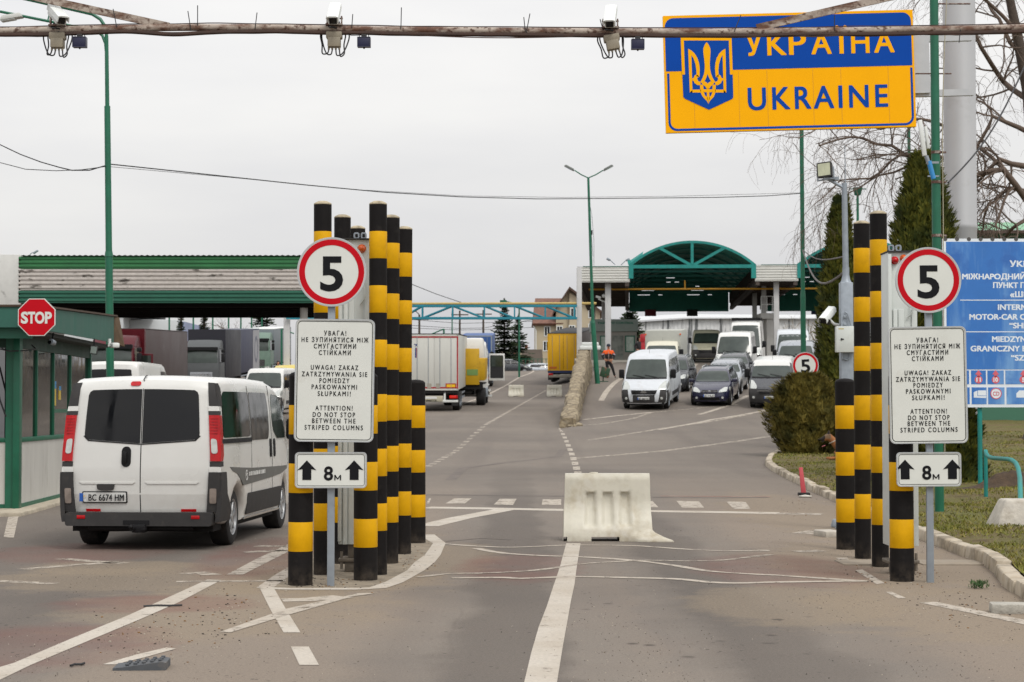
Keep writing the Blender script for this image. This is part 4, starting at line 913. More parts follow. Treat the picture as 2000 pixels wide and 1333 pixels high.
# ================================================================ vehicle builder
def offset_poly(pts, d):
    n = len(pts); out = []
    A = sum(pts[i][0] * pts[(i + 1) % n][1] - pts[(i + 1) % n][0] * pts[i][1] for i in range(n)); sg = 1 if A > 0 else -1
    for i in range(n):
        a, b, c = Vector(pts[i - 1]), Vector(pts[i]), Vector(pts[(i + 1) % n])
        u, v = (b - a).normalized(), (c - b).normalized()
        n1, n2 = Vector((-u.y, u.x)) * sg, Vector((-v.y, v.x)) * sg
        m = n1 + n2
        if m.length < 1e-4: m = n1
        m.normalize(); k = d / max(.5, m.dot(n1)); out.append(tuple(b + m * k))
    return out
def arch(yc, r, z0, n=9):
    """wheel opening from front to rear along the sill, profile order front->rear"""
    a0 = math.asin(max(-1, min(1, (z0 - WHZ) / r)))
    return [(yc + r * cos(a0 + (pi - 2 * a0) * i / n), WHZ + r * sin(a0 + (pi - 2 * a0) * i / n)) for i in range(n + 1)]
WHZ = .32
def grid_cut(bm, axis, vals):
    for v in vals:
        co = [0, 0, 0]; no = [0, 0, 0]; co[axis] = v; no[axis] = 1
        bmesh.ops.bisect_plane(bm, geom=bm.verts[:] + bm.edges[:] + bm.faces[:], plane_co=co, plane_no=no)
class Veh:
    def __init__(s, upper, W, hw, sill=.24, arches=(), wr=.36, r=.09, bf=.12, br=.03, camber=.035, taper_f=.06, taper_r=.03, wheel_r=.32):
        global WHZ
        WHZ = wheel_r; s.W = W; s.hw = hw; s.bf, s.br, s.camber, s.tf, s.tr, s.r = bf, br, camber, taper_f, taper_r, r
        prof_ = list(upper)
        for yc in sorted(arches, reverse=True): prof_ += arch(yc, wr, sill)
        s.prof = prof_; s.L = max(p[0] for p in prof_); s.H = max(p[1] for p in prof_)
    def mp(s, x, y, z):
        k = lerp_tab(s.hw, z) / s.W; t = abs(x) / s.W
        ff, fr = smooth(.62, 1., y / s.L), smooth(.3, 0., y / s.L)
        k *= 1 - s.tf * ff * ff - s.tr * fr * fr
        return Vector((x * k, y - s.bf * t * t * smooth(.55, .95, y / s.L) + s.br * t * t * smooth(.25, .0, y / s.L), z - s.camber * t * t * smooth(.75, 1, z / s.H)))
    def body(s):
        bm = bmesh.new(); W, r = s.W, s.r; rings = []
        seq = [(-W, r), (-W + r * .13, r * .5), (-W + r * .5, r * .13), (-W + r, 0)] + [(-W + r + (2 * W - 2 * r) * i / 6, 0) for i in range(1, 6)] + [(W - r, 0), (W - r * .5, r * .13), (W - r * .13, r * .5), (W, r)]
        for x, ins in seq:
            pp = offset_poly(s.prof, ins) if ins else s.prof
            rings.append([bm.verts.new((x, y, z)) for y, z in pp])
        n = len(s.prof)
        for a, b in zip(rings, rings[1:]):
            for i in range(n): bm.faces.new((a[i], a[(i + 1) % n], b[(i + 1) % n], b[i]))
        bm.faces.new(rings[0][::-1]); bm.faces.new(rings[-1])
        ys = [p[0] for p in s.prof]
        grid_cut(bm, 2, [.3 + .16 * i for i in range(int((s.H - .3) / .16))]); grid_cut(bm, 1, [.2 + .45 * i for i in range(int(s.L / .45))])
        for v in bm.verts: v.co = s.mp(*v.co)
        for f in bm.faces: f.smooth = True
        return bm
    def yat(s, z, front=True):
        hits = []
        n = len(s.prof)
        for i in range(n):
            (y0, z0), (y1, z1) = s.prof[i], s.prof[(i + 1) % n]
            if (z0 - z) * (z1 - z) <= 0 and abs(z1 - z0) > 1e-9: hits.append(y0 + (y1 - y0) * (z - z0) / (z1 - z0))
        if not hits: return s.L if front else 0
        return max(hits) if front else min(hits)
    def side(s, poly, sg, off=.006, thick=.014, step=.22):
        bm = bmesh.new(); W = s.W
        bm.faces.new([bm.verts.new((sg * W, y, z)) for y, z in poly])
        grid_cut(bm, 1, [i * step for i in range(int(s.L / step) + 1)]); grid_cut(bm, 2, [i * .2 for i in range(int(s.H / .2) + 1)])
        bd = [e for e in bm.edges if e.is_boundary]
        for v in bm.verts: v.co = s.mp(*v.co); v.co.x += sg * off
        r = bmesh.ops.extrude_edge_only(bm, edges=bd)
        for v in r['geom']:
            if isinstance(v, bmesh.types.BMVert): v.co.x -= sg * thick
        return bm
    def end(s, poly, front=True, off=.006, thick=.014):
        """poly in (x,z) laid on the front or rear surface"""
        bm = bmesh.new(); sg = 1 if front else -1
        bm.faces.new([bm.verts.new((x, 0, z)) for x, z in poly])
        grid_cut(bm, 0, [-1.1 + .16 * i for i in range(15)]); grid_cut(bm, 2, [.1 * i for i in range(int(s.H / .1) + 1)])
        bd = [e for e in bm.edges if e.is_boundary]
        for v in bm.verts:
            x, _, z = v.co; v.co = s.mp(x / max(.3, 1), s.yat(z, front), z)
            n = Vector((0, sg, .35 if front else .05)).normalized(); v.co += n * off
        r = bmesh.ops.extrude_edge_only(bm, edges=bd)
        for v in r['geom']:
            if isinstance(v, bmesh.types.BMVert): v.co.y -= sg * thick
        return bm
tyre_m = mat('tyre_rubber', '1b1a1a', .85, var=.2, scale=14, dirt=('49423b', .2, 6))
under_m = mat('dark_underbody', '121111', .9)
def wheel(root, x, y, r, w, rimm=None, spokes=7, name='wheel'):
    sg = 1 if x > 0 else -1; M = TRN(x, y, r) @ RY(pi / 2 * sg)
    t = MB(); t.lathe([(r * .62, -w / 2), (r * .9, -w / 2), (r * .97, -w * .44), (r, -w * .3), (r, w * .3), (r * .97, w * .44), (r * .9, w / 2), (r * .64, w / 2), (r * .62, w * .46), (r * .6, -w * .2)], 28, M)
    o = obj(name, t, tyre_m, root)
    h = MB(); h.lathe([(r * .62, w * .42), (r * .64, w * .5), (r * .6, w * .47), (r * .57, w * .2), (r * .2, w * .2), (0, w * .2)], 28, M)
    for k in range(spokes):
        a = 2 * pi * k / spokes; Ms = M @ RZ(a)
        h.prism([(r * .1, -.0), (r * .58, -.0), (r * .58, .001), (r * .1, .001)], 0, .001, Ms) if False else h.box(r * .08, r * .6, -r * .065, r * .065, w * .3, w * .44, Ms, bev=.004)
    h.lathe([(r * .16, w * .3), (r * .16, w * .46), (r * .08, w * .48), (0, w * .48)], 14, M)
    obj('rim', h, rimm or rim_m, o); return o
def both(v, root, name, poly, m, off=.006, **kw):
    return [obj(name, v.side(poly, s_, off, **kw), m, root) for s_ in (1, -1)]
def nplate(root, v, x0, x1, z0, z1, front, text=None, blue=True, off=.02, parent=None):
    p = obj('number_plate', v.end(rrect(x0, x1, z0, z1, .012, 2), front, off), plate_w, parent or root)
    sg = 1 if front else -1
    yy = v.yat((z0 + z1) / 2, front) + sg * (off + .004)
    if blue:
        b = MB(); xa, xb = (x1 - .045, x1 - .006) if front else (x0 + .006, x0 + .045)
        b.box(xa, xb, yy - .003 + sg * 0, yy + .001, z0 + .008, z1 - .008); obj('blue_band', b, plate_b, p)
    if text:
        M = (TRN(0, yy + .003, 0) @ RZ(pi) @ TRN(-(x0 + x1) / 2 * 0, 0, 0)) if front else TRN(0, yy - .003, 0)
        cx = (x0 + x1) / 2 + (-.02 if front else .022)
        b = MB(); b.text(text, -cx if front else cx, (z0 + z1) / 2, (z1 - z0) * .64, (x1 - x0) * .82, 0, M=M, strike=.03); obj('lettering', b, sign_black, p)
    return p
# ---------------------------------------------------------------- main white van, seen from behind
def main_van():
    up = [(.10, .30), (.03, .42), (.0, .62), (.0, .9), (.03, 1.2), (.085, 1.6), (.12, 1.83), (.17, 1.905), (.28, 1.945), (.8, 1.965), (1.8, 1.97), (2.8, 1.955), (3.3, 1.90), (3.55, 1.83), (3.95, 1.55), (4.3, 1.22), (4.55, 1.05), (4.7, .86), (4.78, .6), (4.76, .32), (4.7, .26)]
    v = Veh(up, .952, [(.2, .9), (.45, .945), (.75, .952), (1.1, .945), (1.5, .915), (1.8, .885), (1.95, .86)], sill=.26, arches=(.86, 3.96), wr=.375, r=.075, bf=.16, br=.05, taper_r=.055, wheel_r=.325)
    a0 = radians(-3.7); root = thing('white_van', 'clean white passenger van from behind, dark rear windows, passing the left striped columns', 'van', (-4.165, 21.55, 0), a0)
    body = obj('body', v.body(), paint_w, root, angle=35)
    u = MB(); u.box(-.8, .8, .12, 4.6, .2, .62); u.box(-.5, .45, .08, .3, .21, .3); u.cyl((-.55, .3, .27), (.3, .5, .27), .09, n=10); obj('underbody', u, under_m, root)
    for x in (-.76, .76):
        wheel(root, x, .86, .325, .225); wheel(root, x, 3.96, .325, .225)
    # rear doors: seam, windows, recess
    s = MB(); s.bm.free(); s.bm = v.end([(-.0055, .42), (.0055, .42), (.0055, 1.93), (-.0055, 1.93)], False, .002); obj('door_seam', s, blackp, root)
    zt = 1.80
    for nm, pl in (('rear_window', [(-.71, 1.3), (-.70, 1.262), (-.655, 1.232), (-.012, 1.19), (-.012, zt), (-.66, zt), (-.695, zt - .02), (-.71, zt - .06)]), ('rear_window', [(.71, 1.3), (.71, zt - .06), (.695, zt - .02), (.66, zt), (.012, zt), (.012, 1.19), (.655, 1.232), (.70, 1.262)])):
        w = obj(nm, v.end(pl, False, .004), glass_dark, root)
    for sg in (-1, 1):
        outer = [(sg * x, z) for x, z in ((.722, 1.27), (.66, 1.216), (.008, 1.174), (.008, 1.186), (.65, 1.228), (.706, 1.28))]
        obj('window_seal', v.end(outer if sg > 0 else outer[::-1], False, .005), blackp, root)
        for z in (1.34, 1.7):
            pass
    for sg in (-1, 1):
        # upper pillar cover, white blocks, tail lamp, bumper corner
        for nm, m_, (za, zb), ins in (('pillar_cover', greypl, (1.615, 1.9), .835), ('hinge_cover', paint_w, (1.555, 1.612), .825), ('pillar_cover', greypl, (1.51, 1.552), .825), ('pillar_cover', greypl, (.93, .985), .83), ('hinge_cover', paint_w, (.868, .926), .82)):
            pl = [(sg * ins, za), (sg * .945, za), (sg * (.945 - .03 * (zb > 1.8)), zb), (sg * ins, zb)]
            obj(nm, v.end(pl if sg > 0 else pl[::-1], False, .012, .07), m_, root)
            obj(nm, v.side([(v.yat(za, False) - .015, za), (.22 if zb > 1.8 else .13, za), (.22 if zb > 1.8 else .13, zb - (.06 if zb > 1.8 else 0)), (v.yat(zb, False) - .01, zb)], sg, .008, .06), m_, root)
        pl = [(sg * .835, .99), (sg * .95, .99), (sg * .95, 1.505), (sg * .83, 1.505)]
        tl = obj('tail_lamp', v.end(pl if sg > 0 else pl[::-1], False, .022, .09), red_l, root)
        obj('lamp_side', v.side([(-.01, .99), (.1, .99), (.14, 1.06), (.15, 1.45), (.14, 1.505), (.04, 1.505)], sg, .012, .06), red_l, tl)
        pl = rpoly([(sg * .85, 1.075), (sg * .925, 1.075), (sg * .92, 1.235), (sg * .848, 1.245)], .03)
        obj('clear_lens', v.end(pl if sg > 0 else pl[::-1], False, .03, .02), clear_l, tl)
        rb = MB()
        for i in range(6): xc = v.mp(sg * .89, 0, 1.4).x; yc = v.mp(sg * .89, v.yat(1.3 + i * .033, False), 1.3).y; rb.box(xc - .045, xc + .045, yc - .03, yc, 1.3 + i * .033, 1.304 + i * .033)
        obj('lens_rib', rb, red_l, tl)
        pl = [(sg * .8, .42), (sg * .952, .42), (sg * .952, .865), (sg * .82, .865)]
        obj('bumper_corner', v.end(pl if sg > 0 else pl[::-1], False, .035, .06), greypl, root)
        obj('bumper_corner', v.side([(-.04, .31), (.44, .31), (.45, .42), (.36, .52), (.25, .62), (.2, .865), (-.02, .865)], sg, .025, .05), greypl, root)
        pl = rpoly([(sg * .835, .515), (sg * .915, .515), (sg * .915, .685), (sg * .835, .685)], .02)
        obj('fog_lamp', v.end(pl if sg > 0 else pl[::-1], False, .045, .03), mat('smoked_lamp_lens', '8b8078', .2, var=.3, scale=9), root)
        pl = [(sg * .49, .425), (sg * .67, .425), (sg * .67, .455), (sg * .49, .455)]
        obj('reflector', v.end(pl if sg > 0 else pl[::-1], False, .008), red_l, root)
        pl = 0; q = MB(); xa_, xb_ = sorted((sg * .6, sg * .695)); q.box(xa_, xb_, -.092, -.08, .35, .39, bev=.004); obj('reflector', q, red_l, root)
    b = MB(); b.prism(rrect(-.83, .83, .27, .42, .03), -.085, .12); bp = obj('rear_bumper', b, greypl, root)
    b = MB(); b.box(-.17, .13, -.09, -.05, .285, .335); b.box(-.06, .09, -.13, .0, .2, .29, bev=.01); b.cyl((-.04, -.1, .25), (-.04, -.22, .24), .022, n=10); b.sphere((-.04, -.23, .27), .027, 10); b.box(.05, .1, -.15, -.05, .23, .27); obj('tow_bar', b, blackp, root)
    b = MB(); b.box(-.6, .6, .02, .1, .215, .27, bev=.02); obj('lower_valance', b, blackp, root)
    obj('brake_lamp', v.end(rrect(-.17, -.035, 1.838, 1.888, .024, 4), False, .012), red_l, root)
    obj('handle_recess', v.end(rrect(-.232, -.118, .925, 1.155, .055, 5), False, .006), blackp, root)
    b = MB(); b.box(-.198, -.152, -.045, .0, .97, 1.1, bev=.015); obj('door_handle', b, blackp, root)
    b = MB(); b.prism(rpoly([(-.49, .735), (-.29, .735), (-.3, .675), (-.34, .665), (-.44, .665), (-.48, .675)], .02), -.035, .02); obj('grip', b, greypl, root)
    # shallow pressed shelf lines in the doors
    for x0, x1 in ((-.74, -.06), (.06, .70)):
        obj('door_recess', v.end([(x0, .755), (x1, .755), (x1 - .03, .735), (x0 + .03, .735)], False, .010, .02), paint_w, root)
    obj('plate_frame', v.end(rrect(-.705, -.155, .52, .652, .015, 2), False, .012), blackp, root)
    pl = nplate(root, v, -.692, -.168, .532, .64, False, None, True, .018)
    yy = -.03
    t = MB(); t.text('BC 6674 HM', -.378, .586, .073, .4, yy + .003, space=1.08, strike=.03); obj('lettering', t, sign_black, pl)
    t = MB(); t.box(-.636, -.618, yy + .003, yy + .006, .596, .606); obj('flag_mark', t, plate_y, pl); t = MB(); t.text('UA', -.6225, .556, .02, .028, yy + .003, bold=.02); obj('lettering', t, plate_w, pl)
    # sides
    both(v, root, 'side_window', rpoly([(.19, 1.25), (1.52, 1.25), (1.52, 1.8), (.32, 1.8), (.22, 1.72)], .05), glass_dark, .006)
    both(v, root, 'side_window', rpoly([(1.6, 1.2), (2.62, 1.2), (2.7, 1.3), (2.72, 1.6), (2.66, 1.8), (1.6, 1.8)], .06), glass_dark, .006)
    both(v, root, 'door_window', rpoly([(2.95, 1.45), (3.0, 1.3), (3.25, 1.2), (4.1, 1.2), (3.92, 1.5), (3.55, 1.76), (3.05, 1.79), (2.96, 1.7)], .05), glass_green, .006)
    for y, z0, z1 in ((1.56, .35, 1.88), (2.86, .35, 1.9)): both(v, root, 'door_seam', [(y - .006, z0), (y + .006, z0), (y + .006, z1), (y - .006, z1)], blackp, .003)
    both(v, root, 'slide_rail', rrect(.05, 1.58, 1.185, 1.235, .015, 2), blackp, .012)
    for y in (2.74, 3.0): both(v, root, 'door_handle', rrect(y - .05, y + .05, .97, 1.2, .045, 4), blackp, .014)
    both(v, root, 'side_moulding', rpoly([(1.27, .33), (3.52, .33), (3.5, .58), (1.3, .58)], .03), greypl, .016)
    both(v, root, 'side_stripe', [(.42, .915), (.55, .86), (.75, .83), (.95, .74), (1.06, .68), (2.7, .715), (3.5, .74), (4.15, .79), (4.15, .83), (3., .845), (1.6, .87), (.9, .895)], mat('grey_vinyl', '5d5d5a', .5, var=.05), .004)
    both(v, root, 'sill_strip', [(1.25, .275), (3.55, .275), (3.55, .3), (1.25, .3)], chrome, .006)
    for sg in (1, -1):
        # round emblem and a line of small pale capitals in the stripe
        e = MB(); x = v.mp(.952, 1.25, .8).x + .009
        e.ring([(a, b) for a, b in circ(1.22, .795, .062, 24)], [(a, b) for a, b in circ(1.22, .795, .05, 24)], 0, .003)
        e.prism([(1.165, .79), (1.225, .79), (1.215, .807), (1.28, .8), (1.275, .81), (1.2, .823), (1.21, .803), (1.165, .803)], 0, .003)
        M = (RZ(pi / 2) @ TRN(0, -x, 0)) if sg > 0 else (RZ(-pi / 2) @ TRN(-2.44, -x, 0))
        for vv in e.bm.verts: vv.co = M @ vv.co
        obj('emblem', e, plate_w, root)
        random.seed(6); e = MB(); u = 1.34
        while u < 2.3: w_ = random.choice((.018, .026, .034)); e.prism([(u, .782), (u + w_, .782), (u + w_, .782 + random.choice((.045, .05))), (u + random.uniform(0, .01), .83)], 0, .002); u += w_ + random.choice((.008, .01, .03))
        x = v.mp(.952, 1.8, .8).x + .012
        M = (RZ(pi / 2) @ TRN(0, -x, 0)) if sg > 0 else (RZ(-pi / 2) @ TRN(-3.64, -x, 0))
        for vv in e.bm.verts: vv.co = M @ vv.co
        obj('lettering', e, plate_w, root)
    # front and roof
    obj('windscreen', v.end(rpoly([(-.72, 1.27), (.72, 1.27), (.66, 1.78), (-.66, 1.78)], .06), True, .006), glass_green, root)
    both(v, root, 'headlamp', rpoly([(4.2, .85), (4.62, .85), (4.6, 1.0), (4.3, 1.05)], .04), clear_l, .006)
    b = MB()
    for sg in (-1, 1): b.box(sg * .93 - .02, sg * .93 + sg * .2, 3.86, 3.98, 1.17, 1.45, bev=.04) if sg > 0 else b.box(-1.13, -.95, 3.86, 3.98, 1.17, 1.45, bev=.04)
    for sg in (-1, 1):
        q = MB(); x0, x1 = sorted((sg * .93, sg * 1.14)); q.box(x0, x1, 3.86, 3.98, 1.17, 1.45, bev=.04); obj('mirror', q, blackp, root)
        q = MB(); q.tube([v.mp(sg * .86, y, 1.95) + Vector((0, 0, -.01)) for y in (.3, 1., 1.8, 2.6, 3.1)], .012, 6); obj('roof_gutter', q, paint_w, root)
    q = MB(); q.bm.free(); q.bm = v.end([(-.6, .5), (.6, .5), (.55, .7), (-.55, .7)], True, .006); obj('grille', q, blackp, root)
    q = MB(); q.tube([v.mp(-.004, y, z) + Vector((0, 0, .004)) for y, z in ((.14, 1.9), (.22, 1.94), (.3, 1.953))], .006, 5); obj('roof_seam', q, blackp, root)
main_van()
# ---------------------------------------------------------------- generic vans, facing +y in their own space
def van(name, label, loc, rz, H=2.2, L=5., w=2.0, paint=None, bump=None, nose=None, glass=None, side_glass=True, plate=None, group=None, hood_dark=None, roof_m=None, hi=False, rear_glass=False, emblem=None, cargo=False):
    paint = paint or paint_w; bump = bump or greypl; W = w / 2; wr = .33
    k = H
    up = [(.06, .3), (.0, .5), (.0, 1.1), (.06, k - .35), (.1, k - .1), (.2, k), (1.0, k + .02), (L - 1.9, k), (L - 1.62, k - .07)]
    base = 1.28 if not nose else nose[1]
    up += [(L - 1.35, k - .3), (L - .78, base), (L - .42, base - .2), (L - .12, base - .38), (L, base - .6), (L, .42), (L - .06, .27)]
    v = Veh(up, W, [(.2, W * .94), (.5, W), (1.1, W * .985), (1.6, W * .93), (k, W * .84)], sill=.27, arches=(.95, L - .95), wr=.38, r=.09, bf=.22, br=.03, wheel_r=wr)
    root = thing(name, label, 'van', loc, rz, group)
    bo = obj('body', v.body(), [paint, roof_m or paint], root, angle=35)
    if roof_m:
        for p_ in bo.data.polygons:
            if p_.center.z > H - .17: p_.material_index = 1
    u = MB(); u.box(-W * .82, W * .82, .2, L - .2, .2, .7); obj('underbody', u, under_m, root)
    for y in (.95, L - .95):
        for sg in (-1, 1): wheel(root, sg * (W - .17), y, wr, .21, spokes=5, rimm=greyp)
    zt = k - .22; zb = base + .03
    xt, xb = W * .86, W * .93
    obj('windscreen', v.end(rpoly([(-xb, zb), (xb, zb), (xt, zt), (-xt, zt)], .08), True, .008), glass or glass_green, root)
    obj('windscreen_seal', v.end([(-xb * .98, zb - .05), (xb * .98, zb - .05), (xb * .98, zb + .01), (-xb * .98, zb + .01)], True, .012), blackp, root)
    ng = MB(); ww = v.yat(zb + .05) ; ng.cyl(v.mp(-.5, v.yat(zb), zb) + Vector((0, .03, .03)), v.mp(.05, v.yat(zb + .1), zb + .1) + Vector((0, .035, .02)), .012, n=5); ng.cyl(v.mp(.05, v.yat(zb), zb) + Vector((0, .03, .03)), v.mp(.62, v.yat(zb + .1), zb + .1) + Vector((0, .035, .02)), .012, n=5); obj('wiper', ng, blackp, root)
    h0 = base - .62
    for sg in (-1, 1):
        pl = rpoly([(sg * W * .64, h0 + .19), (sg * W * .95, h0 + .2), (sg * W * .93, h0 + .54), (sg * W * .8, h0 + .5), (sg * W * .64, h0 + .32)], .05)
        obj('headlamp', v.end(pl if sg > 0 else pl[::-1], True, .012), clear_l, root)
        obj('headlamp_side', v.side(rpoly([(L - .75, h0 + .36), (L - .2, h0 + .2), (L - .2, h0 + .42), (L - .6, h0 + .52)], .04), sg, .008), clear_l, root)
        x0, x1 = sorted((sg * (W - .02), sg * (W + .2))); m = MB(); m.box(x0, x1, L - 1.35, L - 1.2, base - .02, base + .36, bev=.045); m.box(min(sg * (W - .1), sg * W), max(sg * (W - .1), sg * (W + .03)), L - 1.32, L - 1.24, base - .05, base + .05); obj('mirror', m, blackp, root)
        obj('front_window', v.side(rpoly([(L - 2.35, base + .03), (L - .98, base + .03), (L - 1.38, k - .35), (L - 1.65, k - .25), (L - 2.35, k - .25)], .06), sg, .006), glass_dark, root)
        if side_glass:
            for a, b in ((L - 3.55, L - 2.45), (.3, L - 3.65)):
                if b - a > .3: obj('side_window', v.side(rpoly([(a, base + .03), (b, base + .03), (b, k - .25), (a, k - .25)], .06), sg, .006), glass_dark, root)
        obj('door_seam', v.side([(L - 2.41, .35), (L - 2.395, .35), (L - 2.395, k - .15), (L - 2.41, k - .15)], sg, .003), blackp, root)
        obj('side_moulding', v.side(rrect(1.4, L - 1.45, .5, .66, .02, 2), sg, .014), bump, root)
        obj('door_handle', v.side(rrect(L - 2.33, L - 2.2, base - .12, base - .04, .02, 2), sg, .014), blackp, root)
    obj('front_bumper', v.end(rpoly([(-W * .97, .3), (W * .97, .3), (W * .98, h0 + .18), (W * .62, h0 + .2), (W * .55, h0 + .16), (-W * .55, h0 + .16), (-W * .62, h0 + .2), (-W * .98, h0 + .18)], .03), True, .022, .05), bump, root)
    for sg in (-1, 1): obj('bumper_side', v.side([(L - .58, .33), (L - .06, .33), (L - .06, h0 + .17), (L - .42, h0 + .15), (L - .5, .66)], sg, .016), bump, root)
    gr = obj('grille', v.end(rpoly([(-W * .52, h0 + .0), (W * .52, h0 + .0), (W * .58, h0 + .17), (-W * .58, h0 + .17)], .04), True, .03, .04), blackp, root)
    bars = MB()
    for i in range(3): z = h0 + .03 + i * .05; y = v.yat(z) + .03; bars.box(-W * .5, W * .5, y - .03, y + .008, z, z + .012)
    obj('grille_bar', bars, greypl, gr)
    if emblem == 'chevron':
        e = MB()
        for dz in (0, .07):
            y = v.yat(h0 + .1) + .05; M = TRN(0, y, h0 + .05 + dz) @ RZ(pi); e.prism([(-.14, -.03), (-.1, -.03), (0, .05), (.1, -.03), (.14, -.03), (0, .085)], 0, .012, M)
        obj('emblem', e, chrome, gr)
        obj('grille_surround', v.end(rpoly([(-W * .64, .34), (-W * .5, .34), (-W * .48, h0 - .02), (W * .48, h0 - .02), (W * .5, .34), (W * .64, .34), (W * .72, h0 + .2), (W * .6, h0 + .22), (W * .55, h0 + .04), (-W * .55, h0 + .04), (-W * .6, h0 + .22), (-W * .72, h0 + .2)], .02), True, .026, .04), paint, root)
    elif emblem == 'ring':
        e = MB(); y = v.yat(h0 + .12) + .05; M = TRN(0, y, h0 + .12) @ RZ(pi); e.ring(circ(0, 0, .075, 24), circ(0, 0, .058, 24), 0, .012, M); e.box(-.09, .09, 0, .012, -.01, .01, M); e.box(-W * .56, -.07, 0, .012, -.012, .012, M); e.box(.07, W * .56, 0, .012, -.012, .012, M); obj('emblem', e, chrome, gr)
    if hood_dark: obj('bonnet', v.end(rpoly([(-W * .8, h0 + .2), (W * .8, h0 + .2), (W * .9, h0 + .52), (W * .92, base - .0), (-W * .92, base - .0), (-W * .9, h0 + .52)], .04), True, .008), hood_dark, root)
    if plate is not None: nplate(root, v, -.26, .26, .44, .55, True, plate or None, True, .04)
    for sg in (-1, 1):
        f = MB(); y = v.yat(.5) + .02; p_ = v.mp(sg * W * .78, v.yat(.5), .5); f.lathe([(.055, 0), (.055, .03), (.03, .035), (0, .036)], 14, TRN(p_.x, p_.y + .01, .5) @ RX(-pi / 2)); obj('fog_lamp', f, clear_l, root)
        pl = [(sg * W * .84, .9), (sg * W * .97, .9), (sg * W * .95, 1.35), (sg * W * .86, 1.35)]
        obj('tail_lamp', v.end(pl if sg > 0 else pl[::-1], False, .012), red_l, root)
    obj('rear_window', v.end(rpoly([(-W * .78, 1.25), (W * .78, 1.25), (W * .74, k - .25), (-W * .74, k - .25)], .06), False, .006), glass_dark, root)
    a = MB(); a.cyl((0, L - 2.0, k), (0, L - 2.1, k + .2), .006, n=5); obj('aerial', a, blackp, root)
    return root, v
# ---------------------------------------------------------------- generic estate / hatchback
def car(name, label, loc, rz, paint, H=1.5, L=4.45, w=1.78, plate=None, group=None, rails=True, estate=True, emblem=True):
    W = w / 2; base = .98; hood = .82
    rear = [(.1, .28), (.02, .45), (.0, .75), (.06, .98), (.32, H - .12), (.5, H - .03)] if estate else [(.1, .28), (.0, .5), (.03, .9), (.55, 1.02), (1.15, H - .06)]
    up = rear + [(1.3, H), (2.1, H), (2.55, H - .06), (2.85, H - .16), (3.42, base), (3.9, hood + .06), (L - .22, hood - .08), (L - .04, .62), (L, .42), (L - .06, .22)]
    v = Veh(up, W, [(.2, W * .93), (.5, W), (.85, W * .97), (1.0, W * .93), (H, W * .68)], sill=.22, arches=(.82, L - .88), wr=.345, r=.1, bf=.3, br=.1, camber=.03, taper_f=.1, taper_r=.06, wheel_r=.31)
    root = thing(name, label, 'car', loc, rz, group)
    obj('body', v.body(), paint, root, angle=30)
    u = MB(); u.box(-W * .82, W * .82, .2, L - .3, .16, .55); obj('underbody', u, under_m, root)
    for y in (.82, L - .88):
        for sg in (-1, 1): wheel(root, sg * (W - .12), y, .31, .2)
    obj('windscreen', v.end(rpoly([(-W * .93, base + .02), (W * .93, base + .02), (W * .9, H - .13), (-W * .9, H - .13)], .08), True, .008), glass_green, root)
    obj('rear_window', v.end(rpoly([(-W * .85, 1.0), (W * .85, 1.0), (W * .85, H - .18), (-W * .85, H - .18)], .06), False, .006), glass_dark, root)
    for sg in (-1, 1):
        obj('front_window', v.side(rpoly([(2.2, .99), (3.3, .99), (2.8, H - .2), (2.55, H - .1), (2.2, H - .08)], .05), sg, .006), glass_dark, root)
        obj('rear_side_window', v.side(rpoly([(.45, 1.03), (2.12, .99), (2.12, H - .08), (.75, H - .1)], .05), sg, .006), glass_dark, root)
        pl = rpoly([(sg * W * .5, .6), (sg * W * .92, .64), (sg * W * .93, .8), (sg * W * .75, .8), (sg * W * .52, .68)], .04)
        obj('headlamp', v.end(pl if sg > 0 else pl[::-1], True, .01), clear_l, root)
        obj('headlamp_side', v.side(rpoly([(L - .75, .74), (L - .3, .62), (L - .3, .74), (L - .5, .82)], .03), sg, .006), clear_l, root)
        x0, x1 = sorted((sg * (W - .06), sg * (W + .16))); m = MB(); m.box(x0, x1, 3.0, 3.12, .95, 1.1, bev=.03); obj('mirror', m, paint, root)
        obj('door_handle', v.side(rrect(2.25, 2.42, .82, .86, .015, 2), sg, .012), paint, root); obj('door_seam', v.side([(2.16, .3), (2.17, .3), (2.17, .98), (2.16, .98)], sg, .002), blackp, root)
        pl = [(sg * W * .7, .7), (sg * W * .95, .7), (sg * W * .92, 1.0), (sg * W * .8, 1.0)]; obj('tail_lamp', v.end(pl if sg > 0 else pl[::-1], False, .01), red_l, root)
        f = MB(); p_ = v.mp(sg * W * .72, v.yat(.38), .38); f.lathe([(.05, 0), (.05, .03), (0, .032)], 12, TRN(p_.x, p_.y + .0, .38) @ RX(-pi / 2)); obj('fog_lamp', f, clear_l, root)
        if rails: r_ = MB(); r_.tube([v.mp(sg * W * .9, y, H) + Vector((0, 0, zz)) for y, zz in ((.8, .0), (.95, .045), (1.7, .05), (2.3, .04), (2.45, -.01))], .016, 6); obj('roof_rail', r_, chrome, root)
    g_ = obj('grille', v.end(rpoly([(-W * .45, .58), (W * .45, .58), (W * .42, .7), (-W * .42, .7)], .04), True, .01), blackp, root)
    c = MB(); y = v.yat(.66) + .012; c.box(-W * .4, W * .4, y, y + .012, .655, .675); c.box(-.06, .06, y, y + .02, .64, .69, bev=.01); obj('grille_bar', c, chrome, g_)
    obj('lower_grille', v.end(rpoly([(-W * .6, .27), (W * .6, .27), (W * .52, .4), (-W * .52, .4)], .04), True, .008), blackp, root)
    if plate is not None: nplate(root, v, -.26, .26, .42, .53, True, plate or None, True, .02)
    return root
GV = 'cars and vans queueing under the right canopy'
def at(px, d): x = (px - 1000) / F * d; return Vector((x, d, T(x, d)))
